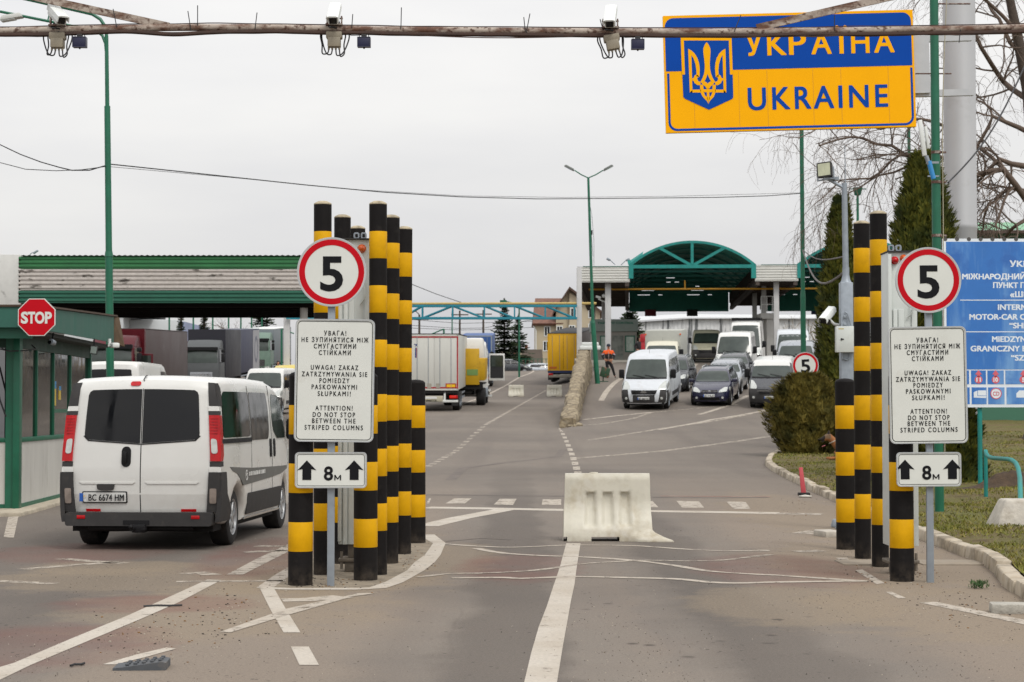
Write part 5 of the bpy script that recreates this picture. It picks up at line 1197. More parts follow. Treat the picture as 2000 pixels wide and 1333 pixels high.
def facing(front_px, front_d, L, yaw):
    """place a vehicle so its nose is at front_px/front_d facing the camera; yaw>0 turns its nose to picture left"""
    f = at(front_px, front_d); a = pi - yaw; dirv = Vector((-sin(a), cos(a), 0)); o = f - dirv * L
    zr = T(o.x, o.y); return Vector((o.x, o.y, zr)), a, math.atan2(f.z - zr, L)
def seat(root, pitch):
    root.rotation_euler = (Matrix.Rotation(root.rotation_euler.z, 4, 'Z') @ Matrix.Rotation(pitch, 4, 'X')).to_euler()
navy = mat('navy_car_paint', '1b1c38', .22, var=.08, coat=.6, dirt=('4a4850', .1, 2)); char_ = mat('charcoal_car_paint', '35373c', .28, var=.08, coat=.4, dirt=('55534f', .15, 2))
silver = mat('silver_car_paint', '9fa3a8', .3, .5, var=.06, coat=.4); creamp = mat('cream_truck_paint', 'c9c6b4', .4, var=.06); olive = mat('olive_van_paint', 'aeab96', .45, var=.1, dirt=('6b6656', .2, 3))
lgrey_v = mat('white_grey_van_paint', 'c2c6ca', .35, var=.06, dirt=('9a938c', .2, 2))
def putvan(px, d, yaw, L, **kw):
    loc, a, p = facing(px, d, L, yaw); r_, v = van(loc=loc, rz=a, L=L, **kw); seat(r_, p); return r_, v
def putcar(px, d, yaw, L, **kw):
    loc, a, p = facing(px, d, L, yaw); r_ = car(loc=loc, rz=a, L=L, **kw); seat(r_, p); return r_
r_, v = putvan(1257, 81.0, radians(12), 5.0, name='white_van', label='white van with grey bumper and chevron emblem, foremost in the queue by the wall', H=2.28, w=2.05, plate='BC 2867 HC', group=GV, emblem='chevron', paint=lgrey_v)
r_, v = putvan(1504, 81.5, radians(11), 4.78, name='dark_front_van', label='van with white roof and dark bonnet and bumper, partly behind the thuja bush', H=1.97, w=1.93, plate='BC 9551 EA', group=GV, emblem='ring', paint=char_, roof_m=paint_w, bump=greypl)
r_, v = putvan(1431, 103, radians(11), 5.2, name='white_van', label='white van behind the silver estate car, wide windscreen facing the camera', H=2.4, w=2.05, group=GV, plate='')
r_, v = putvan(1454, 114, radians(10), 5.6, name='white_van', label='tallest white van with a black roof rack at the back of the queue', H=2.8, w=2.05, group=GV, side_glass=False)
q = MB()
for y in (.5, 2.0, 3.5): q.box(-.8, .8, y, y + .06, 2.84, 2.92)
for x in (-.8, .8): q.box(x - .03, x + .03, .3, 3.7, 2.9, 2.98)
q.box(-.85, .85, 3.6, 3.68, 2.84, 3.02); obj('roof_rack', q, blackp, r_)
putvan(1381, 124.5, radians(5), 5.2, name='olive_van', label='dull olive beige van parked before the peeling white wall', H=2.15, w=2.0, paint=olive, group=GV, bump=greypl)
putvan(1553, 97, radians(11), 4.9, name='silver_van', label='silver van with flat ribbed roof behind the small round 5 sign', H=2.05, w=2.0, paint=silver, group=GV)
putvan(1549, 106, radians(8), 5.3, name='white_van', label='high roofed white van behind the silver van, right of the raised landing', H=2.45, w=2.05, paint=lgrey_v, group=GV, side_glass=False)
putcar(1385, 82.6, radians(13), 4.45, name='navy_car', label='navy blue estate car with headlamps toward the camera, front of the middle queue', paint=navy, plate='BC 9746 BT', group=GV, H=1.56)
putcar(1409, 88, radians(12), 4.5, name='silver_car', label='silver estate car directly behind the navy car', paint=silver, group=GV, H=1.5, plate='')
putcar(1428, 95, radians(11), 4.5, name='dark_car', label='dark grey car third in the middle queue, before the wide white van', paint=char_, group=GV, H=1.5, plate='')
putcar(1306, 89.5, radians(12), 4.5, name='dark_people_carrier', label='dark people carrier half hidden behind the white chevron van', paint=char_, group=GV, H=1.62)
# small box truck with cream cab
loc, a, p = facing(1288, 97.5, 5.8, radians(10)); r_, v = van('cream_box_truck', 'cream cab light truck with pale box body behind the chevron van', loc, a, H=2.05, L=2.6 + 1.0, w=1.85, paint=creamp, group=GV, side_glass=False)
r_['category'] = 'truck'; seat(r_, p)
for ch in r_.children: ch.location.y += 2.3
q = MB(); q.box(-.93, .93, -.1, 3.75, .95, 2.6, bev=.03); bx = obj('cargo_box', q, mat('pale_box_body', 'a9aaa2', .5, var=.06, dirt=('9b978a', .15, 2)), r_); q = MB(); q.box(-.5, .5, -.1, 3.6, .55, .95); obj('chassis', q, under_m, r_)
for sg in (-1, 1): wheel(r_, sg * .85, .9, .34, .25, spokes=5)
q = MB(); q.box(.86, .94, 3.76, 3.8, 2.35, 2.43, bev=.01); q.box(-.94, -.86, 3.76, 3.8, 2.35, 2.43, bev=.01); obj('marker_lamp', q, orange_l, r_)
# ================================================================ lorries
def tarp(name, col, **kw): return mat(name, col, .55, var=.1, scale=1.2, dirt=kw.get('dirt', ('6c655c', .15, 1.5)), stretch=(1, 1, .3))
def trailer(root, L, H, w, side_m, rear_m, z0=1.05, chassis=True, rear='doors', wheels=True, front_y=None, frame_m=None, roof_m=None):
    """box from y=0 (rear) to y=L (front)"""
    W = w / 2; frame_m = frame_m or greyp
    b = MB(); b.box(-W, W, .0, L, z0, H, bev=.02); bx = obj('cargo_box', b, side_m, root)
    b = MB()
    for x in (-1, 1): b.box(min(x * W, x * (W - .1)), max(x * W, x * (W - .1)), -.03, .0, z0, H)
    b.box(-W, W, -.03, 0, H - .08, H + .01); b.box(-W, W, -.03, 0, z0 - .02, z0 + .07); fr = obj('rear_frame', b, frame_m, root)
    for x0, x1 in ((-W + .1, -.01), (.01, W - .1)):
        b = MB(); b.box(x0, x1, -.022, .0, z0 + .07, H - .08, bev=.006); dr = obj('rear_door', b, rear_m, root)
        lk = MB()
        for k in (.25, .75): x = x0 + (x1 - x0) * k; lk.cyl((x, -.035, z0 + .1), (x, -.035, H - .12), .013, n=6)
        obj('lock_bar', lk, galv, dr)
    b = MB(); b.box(-W * .5, W * .5, .2, L - .1, z0 - .3, z0 - .0); b.box(-W, W, .0, .14, z0 - .18, z0 - .02); obj('chassis', b, under_m, root)
    b = MB(); b.box(-W + .02, W - .02, -.06, .04, .48, .6, bev=.01); b.box(-.6, -.5, 0, .1, .55, z0 - .1); b.box(.5, .6, 0, .1, .55, z0 - .1); obj('underrun_bar', b, white_p if rear == 'white' else greypl, root)
    for sg in (-1, 1):
        l = MB(); x0, x1 = sorted((sg * (W - .42), sg * (W - .04))); l.box(x0, x1, -.1, -.04, .68, .84, bev=.01); obj('tail_lamp', l, red_l, root)
        if wheels:
            for y in (2.2, 3.5, 4.8): wheel(root, sg * (W - .2), y, .5, .38, spokes=0, rimm=greyp)
            g_ = MB(); x0, x1 = sorted((sg * (W - .02), sg * (W - .05)))
            for zz in (.55, .8): g_.box(x0, x1, 5.6, L - 3.2, zz, zz + .1)
            obj('side_guard', g_, greyp, root)
            f = MB(); x0, x1 = sorted((sg * (W - .36), sg * (W - .02))); f.box(x0, x1, -.05, 0.02, .3, .7); obj('mudflap', f, rubber, root)
    if roof_m: b = MB(); b.box(-W - .01, W + .01, -.03, L + .01, H, H + .06, bev=.02); obj('roof_edge', b, roof_m, root)
    return bx
def cab(root, y0, w=2.48, H=3.6, paint=None, front_sign=1, L=2.3, low=None, grille_m=None, visor=True):
    """tractor cab occupying y0..y0+L (front at y0+L)"""
    W = w / 2; low = low or greypl
    up = [(y0, .95), (y0, H - .25), (y0 + .25, H), (y0 + 1.0, H), (y0 + 1.5, H - .28), (y0 + L - .32, H - .62), (y0 + L - .12, H - 1.2), (y0 + L - .02, 1.7), (y0 + L, 1.25), (y0 + L, .5), (y0 + L - .1, .38), (y0 + .9, .38), (y0 + .9, .95)]
    v = Veh(up, W, [(.3, W), (1.9, W), (H, W * .9)], arches=(), r=.1, bf=.14, br=0, taper_f=.03, taper_r=0)
    b_ = obj('cab', v.body(), paint, root, angle=32); zt = H - .68; zb = zt - .86
    obj('windscreen', v.end(rpoly([(-W * .9, zb), (W * .9, zb), (W * .88, zt), (-W * .88, zt)], .08), True, .01), glass_green, root)
    if visor: q = MB(); q.prism(rrect(-W * .88, W * .88, zt - .02, zt + .2, .05), v.yat(zt) - .02, v.yat(zt) + .16); obj('sun_visor', q, blackp, root)
    obj('grille', v.end(rpoly([(-W * .6, .95), (W * .6, .95), (W * .62, 1.5), (-W * .62, 1.5)], .05), True, .012), grille_m or greypl, root)
    gb2 = MB()
    for i in range(4): gb2.box(-W * .55, W * .55, v.yat(1.1) + .0, v.yat(1.1) + .03, 1.0 + i * .12, 1.03 + i * .12)
    gb2.prism([(0, 1.2), (.09, 1.3), (0, 1.4), (-.09, 1.3)][::-1], v.yat(1.3) + .02, v.yat(1.3) + .05); obj('grille_bar', gb2, chrome, root)
    obj('bumper', v.end(rpoly([(-W * .97, .42), (W * .97, .42), (W * .97, .85), (-W * .97, .85)], .05), True, .03, .05), low, root)
    for sg in (-1, 1):
        pl = rpoly([(sg * W * .6, .68), (sg * W * .93, .68), (sg * W * .93, .95), (sg * W * .62, .9)], .03); obj('headlamp', v.end(pl if sg > 0 else pl[::-1], True, .04), clear_l, root)
        obj('side_window', v.side(rpoly([(y0 + .95, zb + .05), (y0 + L - .3, zb + .05), (y0 + L - .42, zt), (y0 + .95, zt)], .06), sg, .008), glass_dark, root)
        x0, x1 = sorted((sg * (W + .06), sg * (W + .3))); m = MB(); m.box(x0, x1, y0 + L - .35, y0 + L - .2, zb + .05, zb + .62, bev=.04); m.box(x0, x1, y0 + L - .35, y0 + L - .2, zb + .68, zb + .9, bev=.04); m.tube([(sg * W * .95, y0 + L - .3, zb + .0), (sg * (W + .18), y0 + L - .28, zb + .02), (sg * (W + .18), y0 + L - .28, zb + .95), (sg * W * .92, y0 + L - .3, zb + .97)], .018, 5); obj('mirror', m, blackp, root)
        wheel(root, sg * (W - .18), y0 + L - 1.3, .5, .3, spokes=0, rimm=greyp)
        s2 = MB(); x0, x1 = sorted((sg * (W - .25), sg * (W + .01))); s2.box(x0, x1, y0 + L - .75, y0 + L - .55, .4, 1.1); obj('step', s2, low, root)
        q = MB(); q.box(x0, x1, y0 - 1.6, y0 + .3, .42, .95, bev=.04); obj('fuel_tank', q, galv, root)
    ch = MB(); ch.box(-.5, .5, y0 - 3., y0 + 1.2, .6, .95); obj('frame_rail', ch, under_m, root)
    return v
def faceaway(rear_px, rear_d, yaw, L):
    o = at(rear_px, rear_d); a = -yaw; dirv = Vector((-sin(a), cos(a), 0)); f = o + dirv * L; return o, a, math.atan2(T(f.x, f.y) - o.z, L)
# white refrigerated trailer with red outline
o_, a, p = faceaway(848, 100, radians(.5), 13.6); r_ = thing('white_lorry', 'white lorry trailer with red edge tape seen from behind, right of the striped columns', 'lorry', o_, a); seat(r_, p)
wt = mat('white_trailer_panel', 'c4c4bd', .45, var=.06, scale=1.5, dirt=('9e998b', .2, 1.4), stretch=(1.5, 1, .25))
trailer(r_, 13.6, 4.0, 2.55, wt, wt, 1.12, rear='white', frame_m=wt, roof_m=blackp)
rt = mat('red_reflective_tape', 'a3141f', .4, var=.15, scale=8); W = 1.275
q = MB(); q.box(-W + .02, -W + .09, -.035, -.028, 1.2, 3.85); q.box(W - .09, W - .02, -.035, -.028, 1.2, 3.85); q.box(-W + .02, W - .02, -.036, -.029, 3.84, 3.91); q.box(-W + .02, W - .02, -.036, -.029, 1.2, 1.27); obj('red_tape', q, rt, r_)
q = MB(); q.box(.62, 1.13, -.042, -.02, 1.24, 1.44); yb = obj('marker_board', q, plate_y, r_); q = MB(); q.ring([(.6, 1.22), (1.15, 1.22), (1.15, 1.46), (.6, 1.46)], [(.65, 1.265), (1.1, 1.265), (1.1, 1.415), (.65, 1.415)], -.046, -.04); obj('red_frame', q, rt, yb)
for x0, x1 in ((-.35, -.14), (.1, .29)): q = MB(); q.box(x0, x1, -.045, -.03, 1.22, 1.46); obj('door_stop', q, mat('grey_beige_pad', '9d978a', .7), r_)
q = MB(); q.prism([(-1.03, 3.52), (-.9, 3.5), (-.86, 3.4), (-.94, 3.42), (-1.0, 3.36), (-.96, 3.48), (-1.04, 3.47)], -.03, -.024); q.box(-.99, -.93, -.03, -.024, 2.8, 3.32); obj('blue_mark', q, mat('faded_blue_print', '23346e', .5), r_); q = MB(); q.box(-.92, -.89, -.03, -.024, 2.8, 3.3); obj('red_mark', q, rt, r_)
q = MB(); q.box(-1.1, .45, -.13, -.08, .52, .8, bev=.01); lb = obj('plate_carrier', q, mat('cream_board', 'b5b09a', .6, var=.15), r_); q = MB(); q.box(-.65, .15, -.14, -.128, .66, .78); obj('number_plate', q, plate_w, lb); q = MB(); q.text('SCHMITZ', -.3, .575, .085, .95, -.133, bold=.04); obj('lettering', q, sign_black, lb)
q = MB(); q.box(.8, 1.15, -.125, -.1, .68, .84, bev=.01); obj('brake_light', q, mat('bright_red_lens', 'd42010', .2), r_)
# yellow tipper with open cab door
o_, a, p = faceaway(906, 111, radians(1), 8); r_ = thing('yellow_tipper', 'yellow tipper lorry with white cab and an open right door, beside the white trailer', 'lorry', o_, a); seat(r_, p)
yl = mat('yellow_tarp', 'c19a12', .6, var=.14, scale=1.5, dirt=('7a6420', .2, 2)); ytp = mat('yellow_tipper_steel', 'c2980f', .5, var=.12, scale=2, dirt=('77602a', .25, 3))
q = MB(); q.box(-1.2, 1.2, .0, 4.2, 1.45, 2.75, bev=.04, taper=1.04); q.box(-1.22, -1.0, -.06, .0, 1.5, 3.25); q.box(.1, .9, -.1, .0, 1.2, 3.3, bev=.03); obj('tipper_body', q, ytp, r_)
q = MB(); q.box(.18, .82, -.115, -.1, 1.75, 2.1); obj('green_plate', q, mat('faded_green_plate', '6f8f4e', .6), r_)
q = MB(); q.box(-.45, .45, .1, 5, .7, 1.2); q.box(-1.1, 1.1, .0, .2, .95, 1.3); obj('chassis', q, under_m, r_)
for sg in (-1, 1):
    for y in (.8, 2.1): wheel(r_, sg * .95, y, .5, .5, spokes=0, rimm=under_m)
    q = MB(); x0, x1 = sorted((sg * .7, sg * 1.22)); q.box(x0, x1, .1, 3, 1.25, 1.32); obj('mudguard', q, blackp, r_)
cab(r_, 5.0, paint=paint_w, H=3.75)
q = MB(); q.box(-1.1, 1.1, 4.6, 5.4, 2.6, 3.95, bev=.15, taper=.9); obj('wind_deflector', q, paint_w, r_)
q = MB(); q.box(0, .98, -.03, .03, 1.35, 3.0, RZ(radians(-8)), bev=.02); MD = TRN(1.25, 6.6, 0)
for vv in q.bm.verts: vv.co = MD @ vv.co
dr = obj('open_door', q, paint_w, r_); q = MB(); q.prism(rpoly([(.1, 1.5), (.9, 1.5), (.9, 2.9), (.1, 2.9)], .05), -.045, -.03, MD @ RZ(radians(-8))); obj('inner_panel', q, mat('dark_door_lining', '1f1f22', .7), dr); q = MB(); q.prism(rpoly([(.14, 2.2), (.86, 2.2), (.86, 2.85), (.14, 2.85)], .05), -.055, -.046, MD @ RZ(radians(-8))); obj('door_window', q, glass_green, dr)
q = MB()
for i in range(3): q.box(1.0, 1.45 - i * .08, 5.6, 6.3, .4 + i * .34, .48 + i * .34)
obj('cab_step', q, white_p, r_)
# blue trailer far behind
o_, a, p = faceaway(930, 150, radians(.5), 13); r_ = thing('blue_lorry', 'blue lorry trailer with a white swoosh showing above the open white door', 'lorry', o_, a); seat(r_, p)
blt = mat('blue_trailer_tarp', '1d4a86', .5, var=.15, scale=1); trailer(r_, 13, 4.05, 2.5, blt, blt, 1.1)
q = MB(); pts = [(.1 + .85 * cos(radians(t)), 2.6 + .95 * sin(radians(t))) for t in range(-20, 120, 10)]; pin = [(.1 + .72 * cos(radians(t)), 2.6 + .8 * sin(radians(t))) for t in range(-20, 120, 10)]
for i in range(len(pts) - 1): q.prism([pts[i], pts[i + 1], pin[i + 1], pin[i]], -.05, -.03)
obj('swoosh', q, white_p, r_)
# yellow trailer
o_, a, p = faceaway(1101, 154, radians(8), 13.6); r_ = thing('yellow_lorry', 'yellow lorry trailer seen from behind beside the white post and stone wall', 'lorry', o_, a); seat(r_, p)
ydo = mat('yellow_trailer_doors', 'dba606', .5, var=.12, scale=1.5, dirt=('8a6a18', .25, 1.6), stretch=(1.5, 1, .3)); trailer(r_, 13.6, 4.0, 2.55, mat('brown_grey_tarp', '3f3834', .6, var=.15, scale=1), ydo, 1.05, frame_m=ydo, roof_m=blackp)
q = MB(); q.box(-1.25, 1.25, -.06, .0, .86, 1.06); obj('blue_sill', q, mat('dark_blue_steel', '1e2b52', .5), r_)
for x0, x1 in ((-1.15, -.55), (.75, 1.15)): q = MB(); q.box(x0, x1, -.05, -.025, 1.2, 1.38); obj('marker_board', q, mat('orange_red_board', 'b8641a', .5), r_)
q = MB(); q.box(-1.2, 1.2, -.09, -.03, .5, .74, bev=.02); q.box(-.3, .3, -.1, -.08, .55, .68); obj('lamp_bar', q, mat('dusty_grey_steel', '8b857a', .7, var=.2, scale=6), r_)
# red cab lorry with grey curtain trailer, facing the camera on the left yard
GLy = 'lorries parked in the left yard'
loc, a, p = facing(215, 96.5, 15.6, 0); r_ = thing('red_lorry', 'dark red lorry with open cab door and grey curtain trailer under the left canopy', 'lorry', loc, a, GLy); seat(r_, p)
maroon = mat('maroon_truck_paint', '4f0d17', .4, var=.12, coat=.1, spec=.2)
trailer(r_, 13.2, 4.0, 2.5, mat('grey_pink_curtain', '463a39', .55, var=.12, scale=.6, dirt=('5c5252', .2, 1)), maroon, 1.05, frame_m=maroon, roof_m=mat('dark_roof_rail', '3b302f', .6))
cab(r_, 13.3, paint=maroon, H=3.7, low=blackp)
q = MB(); q.box(-1.28, 1.28, 12.9, 13.25, 1.1, 4.02); obj('front_wall', q, maroon, r_)
q = MB(); MD = TRN(-1.26, 14.9, 0) @ RZ(radians(180 - 30)); q.box(0, 1.0, -.03, .03, .95, 2.75, bev=.03); bm_ = q.bm
for vv in bm_.verts: vv.co = MD @ vv.co
dr = obj('open_door', q, maroon, r_); q = MB(); q.prism(rpoly([(.12, 1.9), (.9, 1.9), (.9, 2.66), (.12, 2.66)], .05), -.045, .045, MD); obj('door_window', q, glass_green, dr)
# silver cab box lorry
loc, a, p = facing(393, 128, 9.8, 0); r_ = thing('silver_lorry', 'silver cab lorry with a dark box body facing the camera in the left yard', 'lorry', loc, a, GLy); seat(r_, p)
trailer(r_, 7.4, 4.35, 2.55, mat('dark_grey_tarp', '28282e', .6, var=.15, scale=.8), greypl, 1.05, wheels=True); cab(r_, 7.5, paint=mat('silver_cab_paint', '484b4c', .45, .1, var=.08), H=3.65, low=mat('grey_cab_bumper', '5a5d5f', .5), grille_m=silver)
q = MB(); q.box(-1.27, 1.27, 7.3, 7.42, 1.1, 4.36); obj('front_wall', q, mat('navy_front_wall', '1c1c26', .6), r_)
# blue grey trailer with a ring emblem
loc, a, p = facing(424, 139.5, 13.6, 0); r_ = thing('blue_grey_lorry', 'blue grey curtain trailer with a pale ring emblem, behind the silver cab lorry', 'lorry', loc, a, GLy); seat(r_, p)
bgt = mat('blue_grey_curtain', '3a3d50', .6, var=.15, scale=.8, stretch=(1, 2.5, .4)); trailer(r_, 13.6, 4.3, 2.55, bgt, bgt, 1.05)
q = MB(); M = RZ(-pi / 2) @ TRN(-2.0, -1.3, 0); q.box(-1.75, 1.9, 0, .02, 1.15, 4.2, M); pn = obj('pale_panel', q, mat('pale_curtain', '9b9b9e', .6, var=.1), r_); q = MB(); q.ring(circ(0, 2.7, 1.05, 30), circ(0, 2.7, .75, 30), -.012, .0, M); obj('ring_emblem', q, mat('grey_emblem', '6b6d78', .6), pn)
# pale green lorry
loc, a, p = facing(500, 163, 15, 0); r_ = thing('pale_green_lorry', 'pale green cab lorry with silver trailer at the far back of the left yard', 'lorry', loc, a, GLy); seat(r_, p)
sct = mat('silver_curtain', '6a7276', .5, var=.15, scale=.7); trailer(r_, 12.6, 4.05, 2.5, sct, sct, 1.05, roof_m=white_p); cab(r_, 12.7, paint=mat('pale_green_paint', '61776a', .45, var=.1), H=3.8)
# three light vans on the left
o_ = at(216, 60); r_, v = van('white_van', 'white high roofed van mostly hidden behind the booth and the clean white van', o_, radians(-2), H=2.62, L=5.5, w=2.05, side_glass=False, cargo=True)
q = MB(); q.bm.free(); q.bm = v.end([(-.98, 2.03), (.98, 2.03), (.98, 2.055), (-.98, 2.055)], False, .004); obj('body_seam', q, greypl, r_)
putvan(507, 90, radians(3), 5.6, name='white_minibus', label='white minibus facing the camera just left of the left notice board', H=2.2, w=2.0)
putvan(556, 103, radians(3), 5.2, name='yellow_van', label='pale yellow roofed van behind the white minibus', H=2.3, w=2.0, paint=mat('pale_yellow_paint', 'c9b765', .4, var=.06))
# ================================================================ kiosk at left with STOP sign
def corrug(u0, u1, pitch, amp, base, n=2):
    """zigzag trapezoid outline points along u: list of (u, depth)"""
    out = []; u = u0
    while u < u1 - 1e-6:
        for du, dd in ((0, 0), (.35, 0), (.5, amp), (.85, amp)):
            if u + du * pitch <= u1: out.append((u + du * pitch, base + dd))
        u += pitch
    out.append((u1, base)); return out
def ribbed(mb, axis, u0, u1, a0, a1, pitch, amp, y, M=None):
    """ribbed sheet in the local xz plane at depth y; axis='z' means ribs stacked along z (run along x)"""
    prof_ = corrug(u0, u1, pitch, amp, 0)
    top = []
    vs = []
    for u, dpt in prof_:
        for a in (a0, a1): vs.append((a, y - dpt, u) if axis == 'z' else (u, y - dpt, a))
    fs = [(2 * i, 2 * i + 1, 2 * i + 3, 2 * i + 2) for i in range(len(prof_) - 1)]
    mb._new(vs, fs, M); return mb
kw = radians(3.0); K0 = Vector((-7.5, 29.25, 0)); r_ = thing('checkpoint_booth', 'green framed glass booth with white lower panels at the left edge', 'booth', K0, kw); booth = r_
bg = mat('booth_green_paint', '0d5a41', .45, var=.15, scale=2.5, dirt=('16402f', .25, 4)); bfas = mat('faded_green_fascia', '24594c', .6, var=.15, scale=1.2, dirt=('4a7264', .2, 2), stretch=(1, 3, .4)); bwp = mat('white_booth_panel', 'b9b7b0', .6, var=.08, scale=2, dirt=('8a857b', .2, 2.5), stretch=(2, 2, .4))
refl_g = mat('reflective_booth_glass', '15110f', .04, var=.1, spec=1., ior=2.0)
BL = 6.5; BX = -3.6
q = MB(); q.box(-.08, .02, -.1, .12, 0, 2.75, bev=.01); q.box(-.2, .0, -.04, .0, .0, 2.75)
obj('corner_post', q, bg, r_); q = MB(); q.box(-.1, .02, BL - .12, BL, 0, 2.75, bev=.01); obj('corner_post', q, bg, r_)
for side in (0, 1):
    M = RZ(pi / 2) if side == 0 else Matrix.Identity(4)   # side 0 runs along +y at x=0, side 1 is the front along -x
    def bx(mb, u0, u1, d0, d1, z0, z1, bev=0):
        if side == 0: mb.box(-d1, -d0, u0, u1, z0, z1, bev=bev)
        else: mb.box(-u1, -u0, d0, d1, z0, z1, bev=bev)
    Ls = BL - .12 if side == 0 else 3.6; u_ = .12 if side == 0 else .2
    q = MB(); bx(q, u_, Ls, .01, .06, .12, 1.06); obj('lower_panel', q, bwp, r_)
    q = MB(); bx(q, u_, Ls, -.005, .07, 0, .12); obj('base_rail', q, bg, r_)
    q = MB(); bx(q, u_, Ls, -.01, .07, 1.06, 1.13, .006); obj('sill', q, bg, r_)
    q = MB(); bx(q, u_, Ls, -.0, .07, 2.5, 2.76); obj('header', q, mat('dark_green_header', '163a2e', .6, var=.2, scale=3), r_)
    us = [u_, 1.42, 2.87, 4.46, Ls] if side == 0 else [u_, 1.2, 2.3, 3.6]
    for i, (a, b_) in enumerate(zip(us, us[1:])):
        if i: q = MB(); bx(q, a - .03, a + .03, .0, .07, 1.13, 2.5, .004); obj('mullion', q, bg, r_)
        q = MB(); bx(q, a + .03, b_ - .03, .035, .045, 1.13, 2.5); obj('glass_pane', q, refl_g, r_)
    if side == 0:
        q = MB(); bx(q, 2.9, 4.43, .0, .06, 1.5, 1.56); obj('mullion', q, bg, r_)
        for y0, y1, z0, z1 in ((2.98, 3.17, 1.62, 2.03), (3.42, 3.62, 1.72, 1.95)):
            q = MB(); bx(q, y0, y1, .028, .034, z0, z1); st = obj('sticker', q, mat('yellow_sticker', 'c6a93c', .6, var=.12, scale=20), r_); q = MB(); bx(q, y0, y1, .025, .0281, z1 - (z1 - z0) * .3, z1); obj('blue_stripe', q, mat('blue_sticker', '3f86b8', .6), st)
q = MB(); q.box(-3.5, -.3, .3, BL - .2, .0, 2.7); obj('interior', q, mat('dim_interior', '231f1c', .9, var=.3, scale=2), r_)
rf = MB(); vs = []
zf = lambda y: 3.08 + .2 * (y + .75) / 7.4
q = MB(); q._new([(.4, -.75, 2.76), (.4, 6.62, 2.8), (.4, 6.62, zf(6.62)), (.4, -.75, zf(-.75)), (.37, -.75, 2.76), (.37, 6.62, 2.8), (.37, 6.62, zf(6.62)), (.37, -.75, zf(-.75))], [(0, 1, 2, 3), (4, 7, 6, 5), (0, 4, 5, 1), (3, 2, 6, 7), (0, 3, 7, 4), (1, 5, 6, 2)]); obj('fascia', q, bfas, r_)
q = MB(); q.box(-4.2, .37, -.75, -.72, 2.78, zf(-.75)); obj('fascia', q, bfas, r_)
q = MB(); q.box(-4.2, .3, -.62, -.58, 2.62, 2.8); obj('fascia', q, dgreen, r_)
q = MB(); q._new([(-4.2, -.72, zf(-.75) - .02), (.43, -.78, zf(-.75) + .01), (.43, 6.9, zf(6.9) + .01), (-4.2, 6.9, zf(6.9)), (-4.2, -.72, zf(-.75) + .02), (.43, -.78, zf(-.75) + .04), (.43, 6.9, zf(6.9) + .04), (-4.2, 6.9, zf(6.9) + .04)], [(3, 2, 1, 0), (4, 5, 6, 7), (0, 1, 5, 4), (1, 2, 6, 5), (2, 3, 7, 6), (3, 0, 4, 7)]); obj('roof_sheet', q, mat('brown_roof_edge', '4a3b2e', .8, var=.3, scale=6), r_)
q = MB(); q._new([(.38, 6.62, zf(6.62)), (.38, 6.62, 2.8), (.55, 7.0, 2.74), (.45, 6.95, zf(6.9)), (.3, 6.66, zf(6.62)), (.3, 6.66, 2.8), (.47, 7.0, 2.74), (.38, 6.95, zf(6.9))], [(0, 1, 2, 3), (4, 7, 6, 5), (0, 3, 7, 4), (1, 5, 6, 2), (2, 6, 7, 3), (0, 4, 5, 1)]); obj('roof_end', q, mat('rough_board', '5a4936', .9, var=.35, scale=7), r_)
q = MB(); q.box(-4.2, .3, -.55, 6.6, 2.7, 2.76); obj('soffit', q, mat('dark_soffit', '2c312d', .8), r_)
q = MB(); q.tube([(-.6, -.3, 2.66), (-.35, -.38, 2.5), (-.1, -.3, 2.44), (.1, .1, 2.46), (.14, .5, 2.5), (.06, .6, 2.56)], .01, 5); q.tube([(-.5, -.2, 2.5), (-.36, -.22, 2.2), (-.24, -.25, 1.7), (-.16, -.2, 1.45)], .014, 5); obj('cable', q, cable_m, r_)
# small camera, white camera and mirror under the booth eaves
c_ = P(101, 668, 30.2); t_ = thing('eave_camera', 'small round camera under the booth roof right of the STOP sign', 'camera', c_); q = MB(); q.lathe([(0, -.05), (.035, -.05), (.045, -.04), (.045, .12), (.03, .14), (0, .14)], 14, RX(pi / 2 - .1) @ RX(pi)); obj('housing', q, galv, t_); q = MB(); q.cyl((0, .05, .02), (0, .1, .14), .014, n=6); obj('bracket', q, blackp, t_); q = MB(); q.lathe([(.0, 0), (.03, 0), (.03, .004), (0, .004)], 12, TRN(0, -.145, -.012) @ RX(pi / 2)); obj('lens', q, glass_dark, t_)
c_ = P(222, 675, 34.6); t_ = thing('eave_camera', 'small white camera at the far end of the booth roof beside the green pole', 'camera', c_); q = MB(); q.box(-.06, .08, -.1, .1, -.045, .045, RZ(.6), bev=.025); obj('housing', q, white_p, t_); q = MB(); q.cyl((-.08, .02, .0), (-.08, .02, .12), .03, n=8); q.box(-.1, -.02, -.02, .05, -.02, .02); obj('bracket', q, white_p, t_)
c_ = P(183, 684, 33.5); t_ = thing('square_lamp', 'small square grey lamp hanging under the far end of the booth roof', 'lamp', c_); q = MB(); q.box(-.065, .065, 0, .05, -.075, .075, RY(.12), bev=.012); obj('housing', q, greypl, t_); q = MB(); q.box(-.052, .052, -.004, .0, -.06, .06, RY(.12)); obj('glass', q, mat('frosted_lamp_glass', '8b9691', .2, var=.15), t_); q = MB(); q.cyl((0, .03, .07), (0, .03, .2), .012, n=6); obj('bracket', q, blackp, t_)
